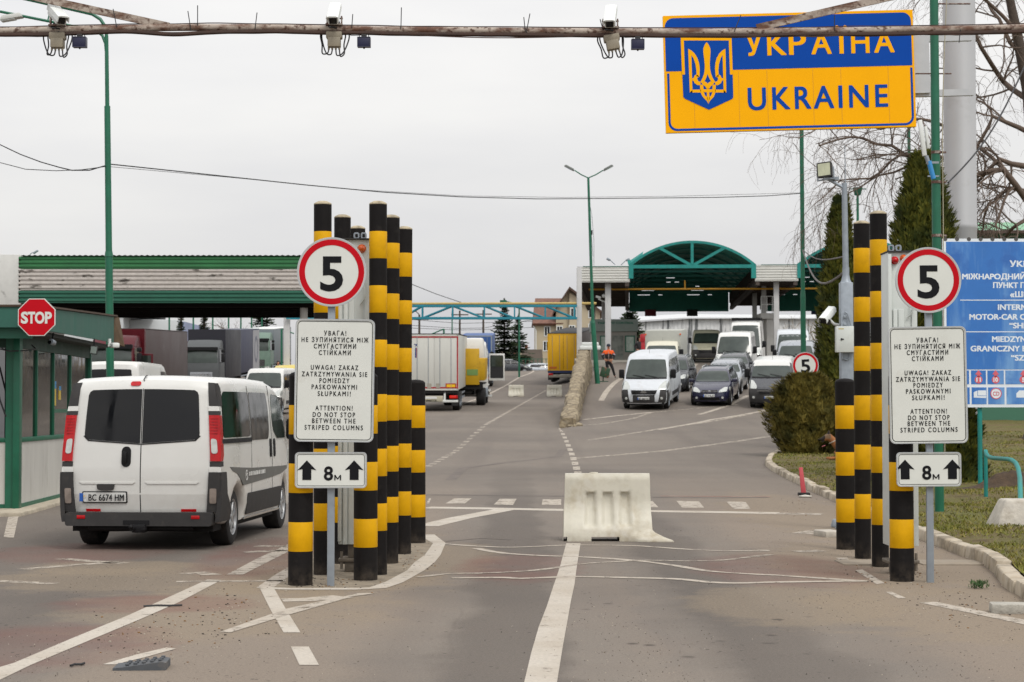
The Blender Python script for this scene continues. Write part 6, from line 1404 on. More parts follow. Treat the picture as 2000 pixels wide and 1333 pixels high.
# STOP sign
c_ = P(71.5, 620, 28.3); S = F / 28.3; t_ = thing('stop_sign', 'red octagonal STOP sign fixed to the booth roof edge', 'sign', c_)
oc = lambda r: [(r * cos(radians(22.5 + 45 * i)), r * sin(radians(22.5 + 45 * i))) for i in range(8)]
R_ = 36.5 / S / cos(radians(22.5)); q = MB(); q.prism(oc(R_), 0, .02); pn = obj('sign_plate', q, sign_white, t_); q = MB(); q.prism(oc(R_ * .955), -.004, .001); obj('red_field', q, sign_red, pn)
for ch, x, w_ in (('S', -23.5, 14), ('T', -9.8, 14.5), ('O', 6.3, 19), ('P', 23.3, 13.5)):
    q = MB(); q.text(ch, x / S, -.002, 22 / S, w_ / S, -.008, bold=.042); obj('lettering', q, sign_white, pn)
q = MB(); q.box(-.02, .02, .02, .3, -.05, .05); obj('bracket', q, galv, t_)
# platform under the booth
q = MB(); q.box(-6, .28, -1.2, 7.4, -.05, .06, bev=.02); o = struct('booth_platform', q, mat('crumbling_concrete_edge', 'aaa08e', .9, var=.25, scale=5, bump=.6, dirt=('8a7f6d', .3, 6)), loc=K0); o.rotation_euler[2] = kw
# ================================================================ left canopy
D = 75.; S = F / D; gxz = lambda px, py, d=D: ((px - 1000) / F * d, EYE + (HOR - py) / F * d)
x0, zt = gxz(40, 501); x1, zb = gxz(612, 594); r_ = thing('left_canopy', 'long canopy over the left lanes with green and peeling white ribbed fascia', 'canopy', (0, D, 0)); 
bands = [(gxz(0, 501)[1], gxz(0, 525)[1], mat('bright_green_sheet', '2d6f41', .55, var=.15, scale=.8, dirt=('1d5a3a', .2, 1.5))), (gxz(0, 526)[1], gxz(0, 567)[1], two('peeling_white_sheet', 'b3ada7', '5b5650', 2.6, .58, .64, .7, stretch=(.6, 1, 1.8), var=.1)), (gxz(0, 568)[1], gxz(0, 592)[1], mat('dull_green_sheet', '215c49', .6, var=.15, scale=.8, dirt=('143f36', .25, 1.5)))]
for a, b_, m_ in bands:
    q = MB(); ribbed(q, 'z', b_, a, x0 - .1, x1, .155 if m_.name.startswith('peel') is False else .165, .045, 0)
    ribbed(q, 'z', b_, a, 0, 9.5, .16, .045, 0, TRN(x1, 0, 0) @ RZ(pi / 2)); obj('fascia', q, m_, r_)
q = MB(); random.seed(2)
prf = [(x0 + .11 * i, .035 if i % 2 else 0) for i in range(int((x1 - x0) / .11) + 1)]
q._new([(x, -.12, zt + .02 + h) for x, h in prf] + [(x, 9.7, zt + .06 + h) for x, h in prf], [(i, i + 1, len(prf) + i + 1, len(prf) + i) for i in range(len(prf) - 1)]); obj('roof_sheet', q, mat('green_roof_sheet', '2f6a46', .6, var=.2), r_)
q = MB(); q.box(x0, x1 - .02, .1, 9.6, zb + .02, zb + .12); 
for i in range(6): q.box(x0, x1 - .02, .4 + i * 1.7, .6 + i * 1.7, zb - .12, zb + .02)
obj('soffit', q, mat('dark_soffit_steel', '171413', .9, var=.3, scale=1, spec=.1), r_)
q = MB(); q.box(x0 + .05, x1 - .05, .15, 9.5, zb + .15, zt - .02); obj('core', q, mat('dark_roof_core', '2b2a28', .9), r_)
for px, yy in ((593, .6), (593, 9.0)):
    X = (px - 1000) / F * (D + yy); q = MB(); q.cyl((X, yy, T(X, D + yy) - .1), (X, yy, zb + .02), .15, n=16); obj('pillar', q, mat('grey_pillar_paint', '8d8a85', .6, var=.12, scale=2), r_)
q = MB(); q.box(x0 - 9, x0 - .02, .0, 9.6, gxz(0, 600)[1], gxz(0, 497)[1], bev=.02); q.box(x0 - 9, x0 - .4, 1.0, 9, T(x0, D) - .2, gxz(0, 600)[1]); obj('end_block', q, two('chipped_white_render', 'c2c2be', '8a8a86', 1.6, .62, .7, .8, var=.06), r_)
c_ = P(66, 495, D + .3); t_ = thing('roof_lamp', 'small grey lamp head on the left canopy roof corner', 'lamp', c_); q = MB(); q.tube([(-.2, 0, -.12), (-.1, 0, .0), (.02, 0, .04)], .02, 6); obj('arm', q, galv, t_); q = MB(); q.box(-.02, .2, -.06, .06, -.035, .035, RY(-.6), bev=.02); obj('lamp_head', q, galv, t_)
# ================================================================ tall green lamp posts
def lamp_head(root, p, ang, tilt, L=.62, m=None):
    q = MB(); M = TRN(*p) @ RZ(ang) @ RY(tilt); q.box(0, L, -.12, .12, -.04, .07, M, bev=.035, taper=.8); h = obj('lamp_head', q, m or mat('pale_lamp_housing', 'b4b5b0', .5, var=.1), root); q = MB(); q.prism(rrect(L * .35, L * .95, -.055, -.035, .008), -.09, .09, M); obj('lamp_glass', q, clear_l, h)
b0 = gnd(219, 40.); t0 = P(208, 70, 40.); r_ = thing('street_lamp', 'green double arm street lamp post behind the booth and white van', 'street lamp', b0)
q = MB(); v = t0 - b0; k = .5; q.cyl((0, 0, -.1), v * k, .085, .078, 14); q.cyl(v * k, v * (k + .012), .09, .075, 14); q.cyl(v * (k + .01), v * .84, .068, .062, 14); q.cyl(v * .84, v, .045, .04, 12); obj('pole', q, green, r_)
d = 40.; rel = lambda px, py, dd=0: P(px, py, d + dd) - b0
q = MB(); q.tube([rel(208, 75), rel(208, 62), rel(204, 50), rel(196, 38), rel(180, 28), rel(120, 14), rel(35, -5), rel(-60, -26)], .036, 8); obj('arm', q, green, r_)
q = MB(); q.tube([rel(207, 100), rel(206, 86), rel(200, 70), rel(190, 62), rel(165, 56), rel(120, 47), rel(45, 32), rel(0, 23)], .03, 8); q.cyl(rel(100, 13), rel(93, 42), .015, n=6); obj('arm', q, green, r_)
lamp_head(r_, rel(46, 31), pi, .17, .5); 
# Y shaped lamp, leaning
b1 = gnd(1168, 96.); r_ = thing('street_lamp', 'slim leaning green street lamp with two spread heads near the stone wall', 'street lamp', b1); d = 96.; rel = lambda px, py, dd=0: P(px, py, d + dd) - b1
kn = rel(1158, 632); tp = rel(1149, 348); q = MB(); q.cyl((0, 0, -.3), kn, .125, .12, 12); q.cyl(kn, kn + (tp - kn) * .02, .13, .1, 12); q.cyl(kn, tp, .085, .06, 10); obj('pole', q, green, r_)
for px, s_ in ((1122, -1), (1178, 1)):
    q = MB(); q.tube([tp, tp + (rel(px, 334) - tp) * .5 + Vector((0, 0, -.02)), rel(px, 333)], .03, 6); obj('arm', q, green, r_)
    lamp_head(r_, rel(px, 334), 0 if s_ > 0 else pi, -.5, .58, mat('dark_lamp_housing', '5c605c', .5))
q = MB(); q.tube([rel(1152, 400), rel(1156, 420), rel(1160, 470), rel(1160, 520)], .012, 4); q.tube([rel(1150, 390), rel(1154, 440), rel(1158, 500)], .012, 4); q.box(tp.x * .6 + kn.x * .4 - .05, tp.x * .6 + kn.x * .4 + .12, -.05, .05, rel(0, 455)[2] - .1, rel(0, 455)[2] + .12); obj('cable', q, cable_m, r_)
# pole behind the sign
b1 = gnd(1570, 60); tp = P(1565, 190, 60); r_ = pole('green_pole', 'green pole rising to the bottom edge of the country sign, right of the arched canopy', 'pole', b1, tp, .085, .065, green)
b1 = gnd(1782, 62, True); r_ = pole('green_pole', 'thin distant green pole behind the big thuja below the country sign', 'pole', b1, P(1774, 180, 62), .07, .05, green)
b1 = gnd(1676, 75, True); r_ = pole('lamp_mast', 'thin green mast with a small flat cross head left of the big thuja', 'lamp mast', b1, P(1675, 375, 75), .07, .05, green); q = MB(); tpv = P(1675, 372, 75) - b1; q.cyl(tpv + Vector((-.35, 0, .05)), tpv + Vector((.35, 0, 0.05)), .025, n=6); q.cyl(tpv + Vector((0, 0, -.2)), tpv + Vector((0, 0, .1)), .12, .2, 10); obj('cross_head', q, dgreen, r_)
# small 5 sign by the bush
c_ = G(1573, 861); c_ = gnd(1573, 54.6, True); S = F / 54.6; r_ = thing('small_speed_sign', 'small distant round 5 sign half hidden behind the thuja bush', 'road sign', c_); q = MB(); q.cyl((0, .03, -.1), (0, .03, EYE + (HOR - 700) / S - c_.z), .03, n=10); obj('post', q, galv, r_)
speed_sign(r_, 0, EYE + (HOR - 714) / S - c_.z, 25.5 / S, -.02, -.05)
# ================================================================ arched canopy at right
D = 122.; S = F / D; r_ = thing('arched_canopy', 'right canopy with turquoise arched trusses between white ribbed fascias', 'canopy', (0, D + .6, 0), radians(-3.4)); CD_ = 31.
XX = lambda px: (px - 1000) / S; ZZ = lambda py: EYE + (HOR - py) / S
fw = mat('white_ribbed_fascia', 'c6c6c0', .5, var=.06, scale=1, dirt=('96938a', .15, 1.5)); undr = mat('dark_joist_steel', '4a413b', .8, var=.25, scale=1.5); vault = two('dark_green_vault', '2a8474', '359486', 1.2, .45, .6, .6, stretch=(1, .2, 1)); 
fz = [(1127, 1231, 551, 521), (1475, 1559, 550, 519), (1805, 1890, 550, 519)]
for a, b_, zb_, zt_ in fz:
    q = MB(); ribbed(q, 'z', ZZ(zb_), ZZ(zt_), XX(a), XX(b_), .17, .035, 0); obj('fascia', q, fw, r_)
    q = MB(); q.box(XX(a) + .02, XX(b_) - .02, .02, CD_, ZZ(zb_) + .3, ZZ(zt_) + .02); obj('roof_slab', q, mat('grey_roof_slab', '38332f', .9, spec=.1), r_)
    q = MB()
    for i in range(16): y = .3 + i * CD_ / 16; q.box(XX(a) + .02, XX(b_) - .02, y, y + .22, ZZ(zb_) - .02, ZZ(zb_) + .28)
    for x in (XX(a) + .05, XX(b_) - .3): q.box(x, x + .25, .05, CD_ - .1, ZZ(zb_) - .25, ZZ(zb_) + .02)
    obj('joist', q, undr, r_)
    q = MB(); q.box(XX(a) + .4, XX(b_) + .03, -.03, .3, ZZ(zt_) + .0, ZZ(zt_) + .05); obj('coping', q, dgreen, r_)
arches_ = [(1232, 1474), (1560, 1804)]
for ai, (a, b_) in enumerate(arches_):
    xa, xb = XX(a), XX(b_); cx, hw_ = (xa + xb) / 2, (xb - xa) / 2; zs = ZZ(521); rise = ZZ(475) - zs; Rr = (hw_ ** 2 + rise ** 2) / (2 * rise); cz = zs + rise - Rr; am = math.asin(hw_ / Rr)
    apt = lambda t, dr=0: (cx + (Rr + dr) * sin(t), cz + (Rr + dr) * cos(t))
    ts = [-am + 2 * am * i / 24 for i in range(25)]
    q = MB()
    for i in range(24):
        p0, p1, p2, p3 = apt(ts[i]), apt(ts[i + 1]), apt(ts[i + 1], .16), apt(ts[i], .16); q.prism([p0, p1, p2, p3], -.05, .12)
    obj('arch_rib', q, teal, r_)
    q = MB(); q.box(xa, xb, -.06, .14, zs - .1, zs + .12); obj('tie_beam', q, teal, r_)
    for k in (-1, 1):
        q = MB(); q.box(xa - .1 if k < 0 else xb - .2, xa + .2 if k < 0 else xb + .1, -.08, .3, zs - .75, zs + .15); obj('bearing_box', q, teal, r_)
    for t0_, t1_ in ((0, None), (-am * .48, 0), (am * .48, 0)):
        p0 = apt(t0_, .05); q = MB(); w = .09
        p1 = (cx, zs + .05)
        u = Vector((p1[0] - p0[0], p1[1] - p0[1])).normalized(); n_ = Vector((-u.y, u.x)) * w
        q.prism([(p0[0] + n_.x, p0[1] + n_.y), (p1[0] + n_.x, p1[1] + n_.y), (p1[0] - n_.x, p1[1] - n_.y), (p0[0] - n_.x, p0[1] - n_.y)], -.04, .08); obj('truss_web', q, teal, r_)
    q = MB()   # vault sheet with ribs along the depth
    vs = []; nn_ = 49
    for i in range(nn_):
        t = -am + 2 * am * i / (nn_ - 1); p = apt(t, .14 + (.04 if i % 2 else 0)); vs += [(p[0], .1, p[1]), (p[0], CD_, p[1])]
    q._new(vs, [(2 * i, 2 * i + 1, 2 * i + 3, 2 * i + 2) for i in range(nn_ - 1)]); obj('vault_sheet', q, vault, r_)
    for j in range(1, 7):
        q = MB(); y = CD_ * j / 7; q.box(xa, xb, y, y + .12, zs - .05, zs + .08)
        for i in range(12):
            p0, p1, p2, p3 = apt(ts[2 * i]), apt(ts[2 * i + 2]), apt(ts[2 * i + 2], .12), apt(ts[2 * i], .12); q.prism([p0, p1, p2, p3], y, y + .12)
        q.box(xa, xa + .12, y, y + .12, zs, zs + .2); obj('inner_truss', q, mat('dark_teal_steel', '1a7068', .6), r_)
    # far gable sheet with slots of daylight
    q = MB(); zf_ = EYE + (HOR - 609) / F * (D + CD_); slots = []
    gxs = [xa + (xb - xa) * i / 24 for i in range(25)]; random.seed(31 + ai)
    for i in range(24):
        cxm = (gxs[i] + gxs[i + 1]) / 2; ztop = cz + sqrt(max(0, Rr ** 2 - (cxm - cx) ** 2)) + .3
        z = zf_
        while z < ztop - .02:
            z2 = min(z + .34, ztop); open_ = (.9 < z - zf_ < 1.15 and i % 12 in (2, 3, 4, 7, 14)) or (1.2 < z - zf_ < 1.5 and i in (3, 4, 5, 15, 16, 17)) or (1.55 < z - zf_ < 1.9 and i in (16,)) or (2.0 < z - zf_ < 2.9 and i in (9, 10, 11) and random.random() < .5)
            q.box(gxs[i], gxs[i + 1], CD_, CD_ + .05, z, z2 - (.05 if open_ else 0)); z = z2
    obj('gable_sheet', q, mat('dark_green_gable', '2e7c6d', .7, var=.15), r_)
q = MB(); q.cyl((XX(1150), 1.5, ZZ(562)), (XX(1890), 1.5, ZZ(562)), .06, n=8); q.cyl((XX(1340), 1.5, ZZ(562)), (XX(1340), 1.5, ZZ(545)), .05, n=6); obj('yellow_pipe', q, mat('yellow_pipe_paint', 'b0801a', .6, var=.1), r_)
pl_m = mat('white_pillar_paint', 'b9b9b8', .6, var=.1, scale=1.2, dirt=('8c8a86', .15, 2))
for px, yy, w in ((1188.5, .8, .19), (1516, .8, .17), (1492, 6, .15), (1474, 14, .16), (1842, .8, .17), (1180, 20, .15), (1160, 29, .15)):
    X = (px - 1000) / F * (D + yy); z0 = T(X, D + yy); X -= .06 * yy; q = MB(); q.box(X - w, X + w, yy - w, yy + w, z0 - .6, ZZ(551) + .1, bev=.03); obj('pillar', q, pl_m, r_)
c_ = (XX(1240), D + 1, ZZ(520)); q = MB(); q._new([(0, 0, 0), (.9, 0, .55), (1.0, .4, .9), (.2, .3, .35), (-.05, .1, .3)], [(0, 1, 2, 3), (0, 3, 4)]); t_ = obj('bent_roof_sheet', q, teal, loc=(c_[0] - .35, c_[1], c_[2] + .15)); tag(t_, 'bent turquoise roof sheet sticking up left of the first arch', 'roof sheet')
for px, py, s_ in ((1188, 507, -1), (1226, 508, 1)):
    c_ = P(px, py, D + 2); t_ = thing('roof_lamp', ('grey lamp head leaning left' if s_ < 0 else 'grey lamp head leaning right') + ' on the first white fascia of the right canopy', 'lamp', c_); q = MB(); q.tube([(-s_ * .45, 0, -.35), (-s_ * .1, 0, -.02), (s_ * .05, 0, .02)], .03, 6); obj('arm', q, galv, t_); q = MB(); q.box(-.12, .14, -.1, .1, -.07, .08, RY(s_ * -.5), bev=.04); obj('lamp_head', q, galv, t_)
for px, py, w, h, m_, lb in ((1270.5, 613, 22, 10, mat('dark_red_board', '6a1620', .6), 'dark red board hanging at the far end of the arched canopy'), (1352, 613, 21, 10, mat('black_board', '20211f', .6), 'black board hanging at the far end of the arched canopy'), (1592, 610, 15, 9, mat('dark_blue_board', '1c2358', .6), 'small dark blue board under the second arch')):
    dd = D + CD_ - .3; c_ = P(px, py, dd); s_ = dd / F; q = MB(); q.box(-w * s_ / 2, w * s_ / 2, -.04, .04, -h * s_ / 2, h * s_ / 2 + .12, bev=.01); tag(obj('hanging_board', q, m_, loc=c_), lb, 'board')
# stair cabin on the second pillar
dd = 124.; s_ = dd / F; cx_ = (1509 - 1000) * s_; r_ = thing('raised_landing', 'raised white landing with a railing around the second canopy pillar', 'landing', (cx_, dd, T(cx_, dd))); zz = lambda py: EYE + (HOR - py) * s_ - T(cx_, dd)
q = MB(); q.box(-.75, .42, 0, 2.2, zz(623), zz(612)); q.box(-.35, .35, .1, 1.6, 0, zz(623)); obj('landing', q, mat('grey_white_concrete', 'a8a7a3', .7, var=.12, scale=1.5), r_)
q = MB()
for x in (-.72, -.35, .0, .4): q.cyl((x, 0, zz(612)), (x, 0, zz(579)), .022, n=6)
for z in (zz(579), zz(595)): q.cyl((-.72, 0, z), (.4, 0, z), .022, n=6); q.cyl((.4, 0, z), (.4, 2.2, z), .022, n=6);
obj('railing', q, white_p, r_)
# ================================================================ blue truss gantry
D = 106.; S = F / D; XX = lambda px: (px - 1000) / S; ZZ = lambda py: EYE + (HOR - py) / S
r_ = thing('truss_gantry', 'blue green truss gantry with a yellow pipe across the far road', 'gantry', (0, D, 0)); xl = XX(560); xr = XX(1127)
q = MB()
for z in (ZZ(598), ZZ(622)):
    for y in (-.35, .35): q.box(xl, xr, y - .05, y + .05, z - .055, z + .055)
obj('chord', q, bluesteel, r_)
q = MB(); vx = [565, 625, 685, 745, 784, 825, 884, 946, 1005, 1065, 1122]
for i, px in enumerate(vx):
    for y in (-.35, .35): q.box(XX(px) - .04, XX(px) + .04, y - .04, y + .04, ZZ(622), ZZ(598))
    if i + 1 < len(vx):
        up = px < 880; za, zb_ = (ZZ(622), ZZ(598)) if up else (ZZ(598), ZZ(622))
        for y in (-.35, .35): q.cyl((XX(px), y, za), (XX(vx[i + 1]), y, zb_), .045, n=5)
obj('truss_web', q, bluesteel, r_)
q = MB(); q.cyl((xl, 0, ZZ(594)), (XX(1165), .0, ZZ(593)), .07, n=8); obj('gas_pipe', q, mat('pale_yellow_pipe', 'b39a5a', .6, var=.15, scale=3), r_)
X = XX(1131.5); q = MB(); q.box(X - .14, X + .14, -.14, .14, T(X, D) - .3, ZZ(522), bev=.03); obj('post', q, pl_m, r_); q = MB(); q.box(X - .2, X + .2, .15, .35, T(X, D) - .3, T(X, D) + .9); obj('post_footing', q, dgreen, r_)
X = XX(560); q = MB(); q.box(X - .17, X + .17, -.17, .17, T(X, D) - .3, ZZ(592), bev=.03); obj('post', q, pl_m, r_)
# ================================================================ stone parapet wall
rm_ = MB(); ys = [73.5 + i * .4 for i in range(84)]; random.seed(17); rows = []
zt_tab = [(73.5, T(wallx(73.5), 73.5) + .3), (76, EYE + (HOR - 797) / F * 76), (84, EYE + (HOR - 752) / F * 84), (92, EYE + (HOR - 715) / F * 92), (99, EYE + (HOR - 688) / F * 99), (102, EYE + (HOR - 681) / F * 102), (107, 4.8)]
for y in ys:
    x = wallx(y) - .05; t = .3 + .04 * noise.noise(Vector((0, y, 0))); zt = lerp_tab(zt_tab, y) + .09 * noise.noise(Vector((5, y * 3.1, 0))) + .12 * noise.noise(Vector((3, y * 1.3, 0))); zb = min(T(x - 1.9, y), T(x + .6, y)) - .3
    rows.append([Vector((x + s * (t + (.17 * noise.noise(Vector((s, y * 1.1, z * 2))) + .05 * noise.noise(Vector((s, y * 4., z * 5))))), y, z)) for s, z in ((-1, zb), (-1, zb + (zt - zb) * .35), (-1.02, zb + (zt - zb) * .7), (-.9, zt - .06), (-.5, zt), (.5, zt), (.9, zt - .06), (1.02, zb + (zt - zb) * .7), (1, zb + (zt - zb) * .35), (1, zb))])
bv = [[rm_.bm.verts.new(p) for p in r] for r in rows]
for a, b_ in zip(bv, bv[1:]):
    for i in range(9): rm_.bm.faces.new((a[i], a[i + 1], b_[i + 1], b_[i]))
rm_.bm.faces.new(bv[0]); rm_.bm.faces.new(bv[-1][::-1])
m, k, b = newmat('rough_stone_wall'); tc = k('TexCoord').outputs['Object']; vo = k('TexVoronoi', i_Vector=k.mix(.12, tc, k('TexNoise', i_Vector=tc, i_Scale=2.).outputs['Color'], 'ADD'), i_Scale=1.9); n1 = k.noise(tc, 5, 6, .7)
c = k.mix(k.rng(k('SeparateColor', i_0=vo.outputs['Color']).outputs[0], 0, 1), C('8f8168'), C('a3967d')); c = k.mix(k.rng(n1, .42, .62), c, C('6e6250')); ve = k('TexVoronoi', feature='DISTANCE_TO_EDGE', i_Vector=tc, i_Scale=1.9); c = k.mix(k.rng(ve.outputs['Distance'], .07, .02, 0, .6), c, C('5b5143')); c = k.mix(k.rng(k.noise(tc, 1.1, 3), .62, .7, 0, .7), c, C('b5aa94'))
k.l.new(c, b.inputs['Base Color']); b.inputs['Roughness'].default_value = .95; k.l.new(k('Bump', i_Strength=.9, i_Distance=.08, i_Height=k.math('ADD', n1, ve.outputs['Distance'])).outputs[0], b.inputs['Normal'])
tag(obj('stone_wall', rm_, m, angle=60), 'low rough stone wall between the left road and the ramp with the queue', 'wall')
q = MB(); random.seed(9)
for _ in range(14): p = at(1118 + random.uniform(-8, 18), 73 + random.uniform(-1.2, 2)); q.sphere((p.x, p.y, p.z), random.uniform(.05, .16), 6, (1, 1.2, .7))
tag(obj('rubble', q, m), 'fallen stones at the near end of the stone wall', 'rubble', kind='stuff')
# ================================================================ passport control booth
D = 128.; S = F / D; XX = lambda px: (px - 1000) / S; zg = T(XX(1200), D); ZZ = lambda py: EYE + (HOR - py) / S - zg
gb_m = mat('grey_booth_panel', '7d7a73', .7, var=.15, scale=1.2, dirt=('5c5a54', .25, 1.5)); r_ = thing('passport_booth', 'grey PASSPORT CONTROL booth behind the man in the orange jacket', 'booth', (XX(1200), D, zg)); ox = XX(1200)
q = MB(); q.box(XX(1157) - ox, XX(1244) - ox, 0, 3., 0, ZZ(625), bev=.03); obj('wall', q, gb_m, r_)
q = MB(); q.box(XX(1155) - ox, XX(1246) - ox, -.12, 3.1, ZZ(648), ZZ(624), bev=.02); obj('fascia', q, mat('grey_green_fascia', '75807a', .7, var=.1), r_)
q = MB(); q.text('PASSPORT CONTROL', XX(1203) - ox, ZZ(650.5 - 19.5), 4.2 / S, 70 / S, -.125, bold=.05); obj('lettering', q, dgreen, r_)
for a, b_ in ((1172, 1189), (1221, 1240)):
    q = MB(); q.ring([(XX(a) - ox, ZZ(688)), (XX(b_) - ox, ZZ(688)), (XX(b_) - ox, ZZ(656)), (XX(a) - ox, ZZ(656))], [(XX(a + 2) - ox, ZZ(686)), (XX(b_ - 2) - ox, ZZ(686)), (XX(b_ - 2) - ox, ZZ(658)), (XX(a + 2) - ox, ZZ(658))], -.05, .02); f = obj('window', q, dgreen, r_); q = MB(); q.box(XX(a + 2) - ox, XX(b_ - 2) - ox, -.02, .01, ZZ(686), ZZ(658)); obj('pane', q, mat('milky_pane', '93a096', .25, var=.12), f)
q = MB(); q.box(XX(1196) - ox, XX(1217) - ox, -.04, .01, ZZ(707), ZZ(656)); obj('door', q, two('scraped_grey_door', '73766f', '4f554f', 1.2, .45, .6, .6), r_)
q = MB(); q.box(XX(1150) - ox, XX(1250) - ox, -1.6, .0, -.3, .16, bev=.03); obj('step', q, mat('white_kerb_paint', 'b0aba0', .8, var=.1), r_)
# things by the ramp
q = MB(); p = at(1176, 98); q.box(-.2, .25, -.2, .2, .25, .75, RY(.25), bev=.02); cy = q; r_ = thing('fire_hose_cabinet', 'small dark green cabinet tilted at the foot of the leaning lamp', 'cabinet', p); obj('housing', q, two('rusty_green_box', '27452f', '6e4632', 3., .5, .56, .7), r_); q = MB(); q.cyl((0.05, 0, 0), (.05, 0, .3), .03, n=6); q.box(-.25, .3, -.1, .1, .0, .03); obj('stand', q, dgreen, r_)
q = MB(); q.box(-.7, .4, -.3, .3, 0, .22, bev=.05); q.box(-.6, .3, -.25, .25, .22, .4, bev=.05); t_ = obj('white_bundle', q, white_p, loc=P(1158, 684, 101)); tag(t_, 'white packages resting on top of the stone wall far end', 'package')
# ================================================================ peeling white pavilion
D = 166.; S = F / D; XX = lambda px: (px - 1000) / S; zg = T(XX(1330), D); r_ = thing('white_shed', 'long white shed with paint peeling in vertical streaks behind the queue', 'shed', (XX(1330), D, zg)); ox = XX(1330); ZZ = lambda py: EYE + (HOR - py) / S - zg
pw = two('streaked_white_boards', 'd2d3d3', '6a6d6e', 1.1, .53, .6, .8, stretch=(2.2, 1, .16), var=.1); q = MB(); ribbed(q, 'x', XX(1250) - ox, XX(1700) - ox, -.3, ZZ(630), .35, .03, 0); q.prism([(XX(1250) - ox, ZZ(630)), (XX(1700) - ox, ZZ(630)), (XX(1700) - ox, ZZ(622)), (XX(1345) - ox, ZZ(623)), (XX(1250) - ox, ZZ(629))], .0, .1); q.box(XX(1250) - ox, XX(1700) - ox, .02, 8, -.3, ZZ(630)); obj('wall', q, pw, r_)
q = MB(); q._new([(XX(1238) - ox, -.4, ZZ(627)), (XX(1345) - ox, -.4, ZZ(621)), (XX(1710) - ox, -.4, ZZ(622)), (XX(1710) - ox, 9, ZZ(606)), (XX(1345) - ox, 9, ZZ(604)), (XX(1238) - ox, 9, ZZ(610))] + [(XX(1238) - ox, -.4, ZZ(629)), (XX(1345) - ox, -.4, ZZ(623)), (XX(1710) - ox, -.4, ZZ(624)), (XX(1710) - ox, 9, ZZ(608)), (XX(1345) - ox, 9, ZZ(606)), (XX(1238) - ox, 9, ZZ(612))], [(0, 1, 4, 5), (1, 2, 3, 4), (6, 11, 10, 7), (7, 10, 9, 8), (0, 6, 7, 1), (1, 7, 8, 2), (5, 11, 6, 0), (2, 8, 9, 3)]); obj('roof', q, mat('white_grey_roof', 'c5c7c8', .6, var=.06), r_)
q = MB(); p = at(1256, 118); q.box(-.12, .12, -.12, .12, -.1, 2.0, bev=.03); q.box(-.18, .18, -.15, .15, 1.5, 1.95, bev=.03); tag(obj('red_post', q, mat('red_post_paint', 'a21a22', .5), loc=p), 'red post with a box between the grey booth and the box truck', 'post')
# ================================================================ house with red roof
D = 228.; S = F / D; XX = lambda px: (px - 1000) / S; zg = T(XX(1100), D); ox = XX(1100); ZZ = lambda py: EYE + (HOR - py) / S - zg
r_ = thing('house', 'tan two storey house with red tiled roof and a gable facing the road', 'house', (ox, D, zg)); tan = mat('tan_render', 'b0a48c', .85, var=.07, scale=.6, dirt=('8e8068', .12, .8)); tiles = two('red_roof_tiles', '7a5546', '62473d', 3., .4, .6, .8, var=.2, stretch=(1, 1, 3))
q = MB(); q.box(XX(1046) - ox, XX(1180) - ox, .6, 12, -1, ZZ(628)); q.prism([(XX(1086) - ox, -1), (XX(1172) - ox, -1), (XX(1172) - ox, ZZ(606)), (XX(1112) - ox, ZZ(566)), (XX(1086) - ox, ZZ(606))], .0, 12); q.prism([(XX(1112) - ox, -1), (XX(1172) - ox, -1), (XX(1172) - ox, ZZ(610)), (XX(1112) - ox, ZZ(572))], -.5, .0); obj('wall', q, tan, r_)
xa, xb = XX(1040) - ox, XX(1100) - ox; q = MB(); q._new([(xa, -.1, ZZ(632)), (xb, -.1, ZZ(632)), (xb, 6.3, ZZ(577)), (xa + .4, 6.3, ZZ(577)), (xa, 12.6, ZZ(632)), (xb, 12.6, ZZ(632)), (xa, .2, ZZ(636)), (xb, .2, ZZ(636))], [(0, 1, 2, 3), (3, 2, 5, 4), (0, 6, 7, 1)]); q._new([(xa + .1, 0, ZZ(634)), (xa + .5, 6.3, ZZ(579)), (xa + .1, 12.5, ZZ(634))], [(0, 1, 2)]); obj('roof', q, tiles, r_)
q = MB(); g0, gm, g1 = XX(1080) - ox, XX(1112) - ox, XX(1180) - ox; th = .3
for a, b_, za, zb_ in ((g0, gm, ZZ(610), ZZ(561)), (gm, g1, ZZ(561), ZZ(612))): q._new([(a, -1., za), (b_, -1., zb_), (b_, 12.5, zb_), (a, 12.5, za), (a, -1., za - th), (b_, -1., zb_ - th), (b_, 12.5, zb_ - th), (a, 12.5, za - th)], [(0, 1, 2, 3), (7, 6, 5, 4), (0, 4, 5, 1), (3, 2, 6, 7), (0, 3, 7, 4), (1, 5, 6, 2)])
obj('roof', q, tiles, r_)
q = MB()
for a, b_, za, zb_ in ((g0, gm, ZZ(610), ZZ(561)), (gm, g1, ZZ(561), ZZ(612))): q.prism([(a, za - th), (b_, zb_ - th), (b_, zb_), (a, za)], -1.08, -1.0)
obj('verge_board', q, mat('brown_verge', '4d3b30', .8), r_)
for px, py, yy in ((1069, 647, .6), (1093, 647, 0), (1117, 646, -.5), (1155, 643, -.5), (1067, 676, .6), (1093, 676, 0), (1117, 676, -.5), (1120, 612, -.5), (1155, 612, -.5)):
    x, z = XX(px) - ox, ZZ(py); w, h = .38, .62; q = MB(); q.ring([(x - w, z - h), (x + w, z - h), (x + w, z + h), (x - w, z + h)], [(x - w + .1, z - h + .1), (x + w - .1, z - h + .1), (x + w - .1, z + h - .1), (x - w + .1, z + h - .1)], yy - .06, yy + .02); q.box(x - .04, x + .04, yy - .05, yy, z - h, z + h); f = obj('window', q, white_p, r_); q = MB(); q.box(x - w + .1, x + w - .1, yy - .03, yy + .01, z - h + .1, z + h - .1); obj('pane', q, glass_dark, f)
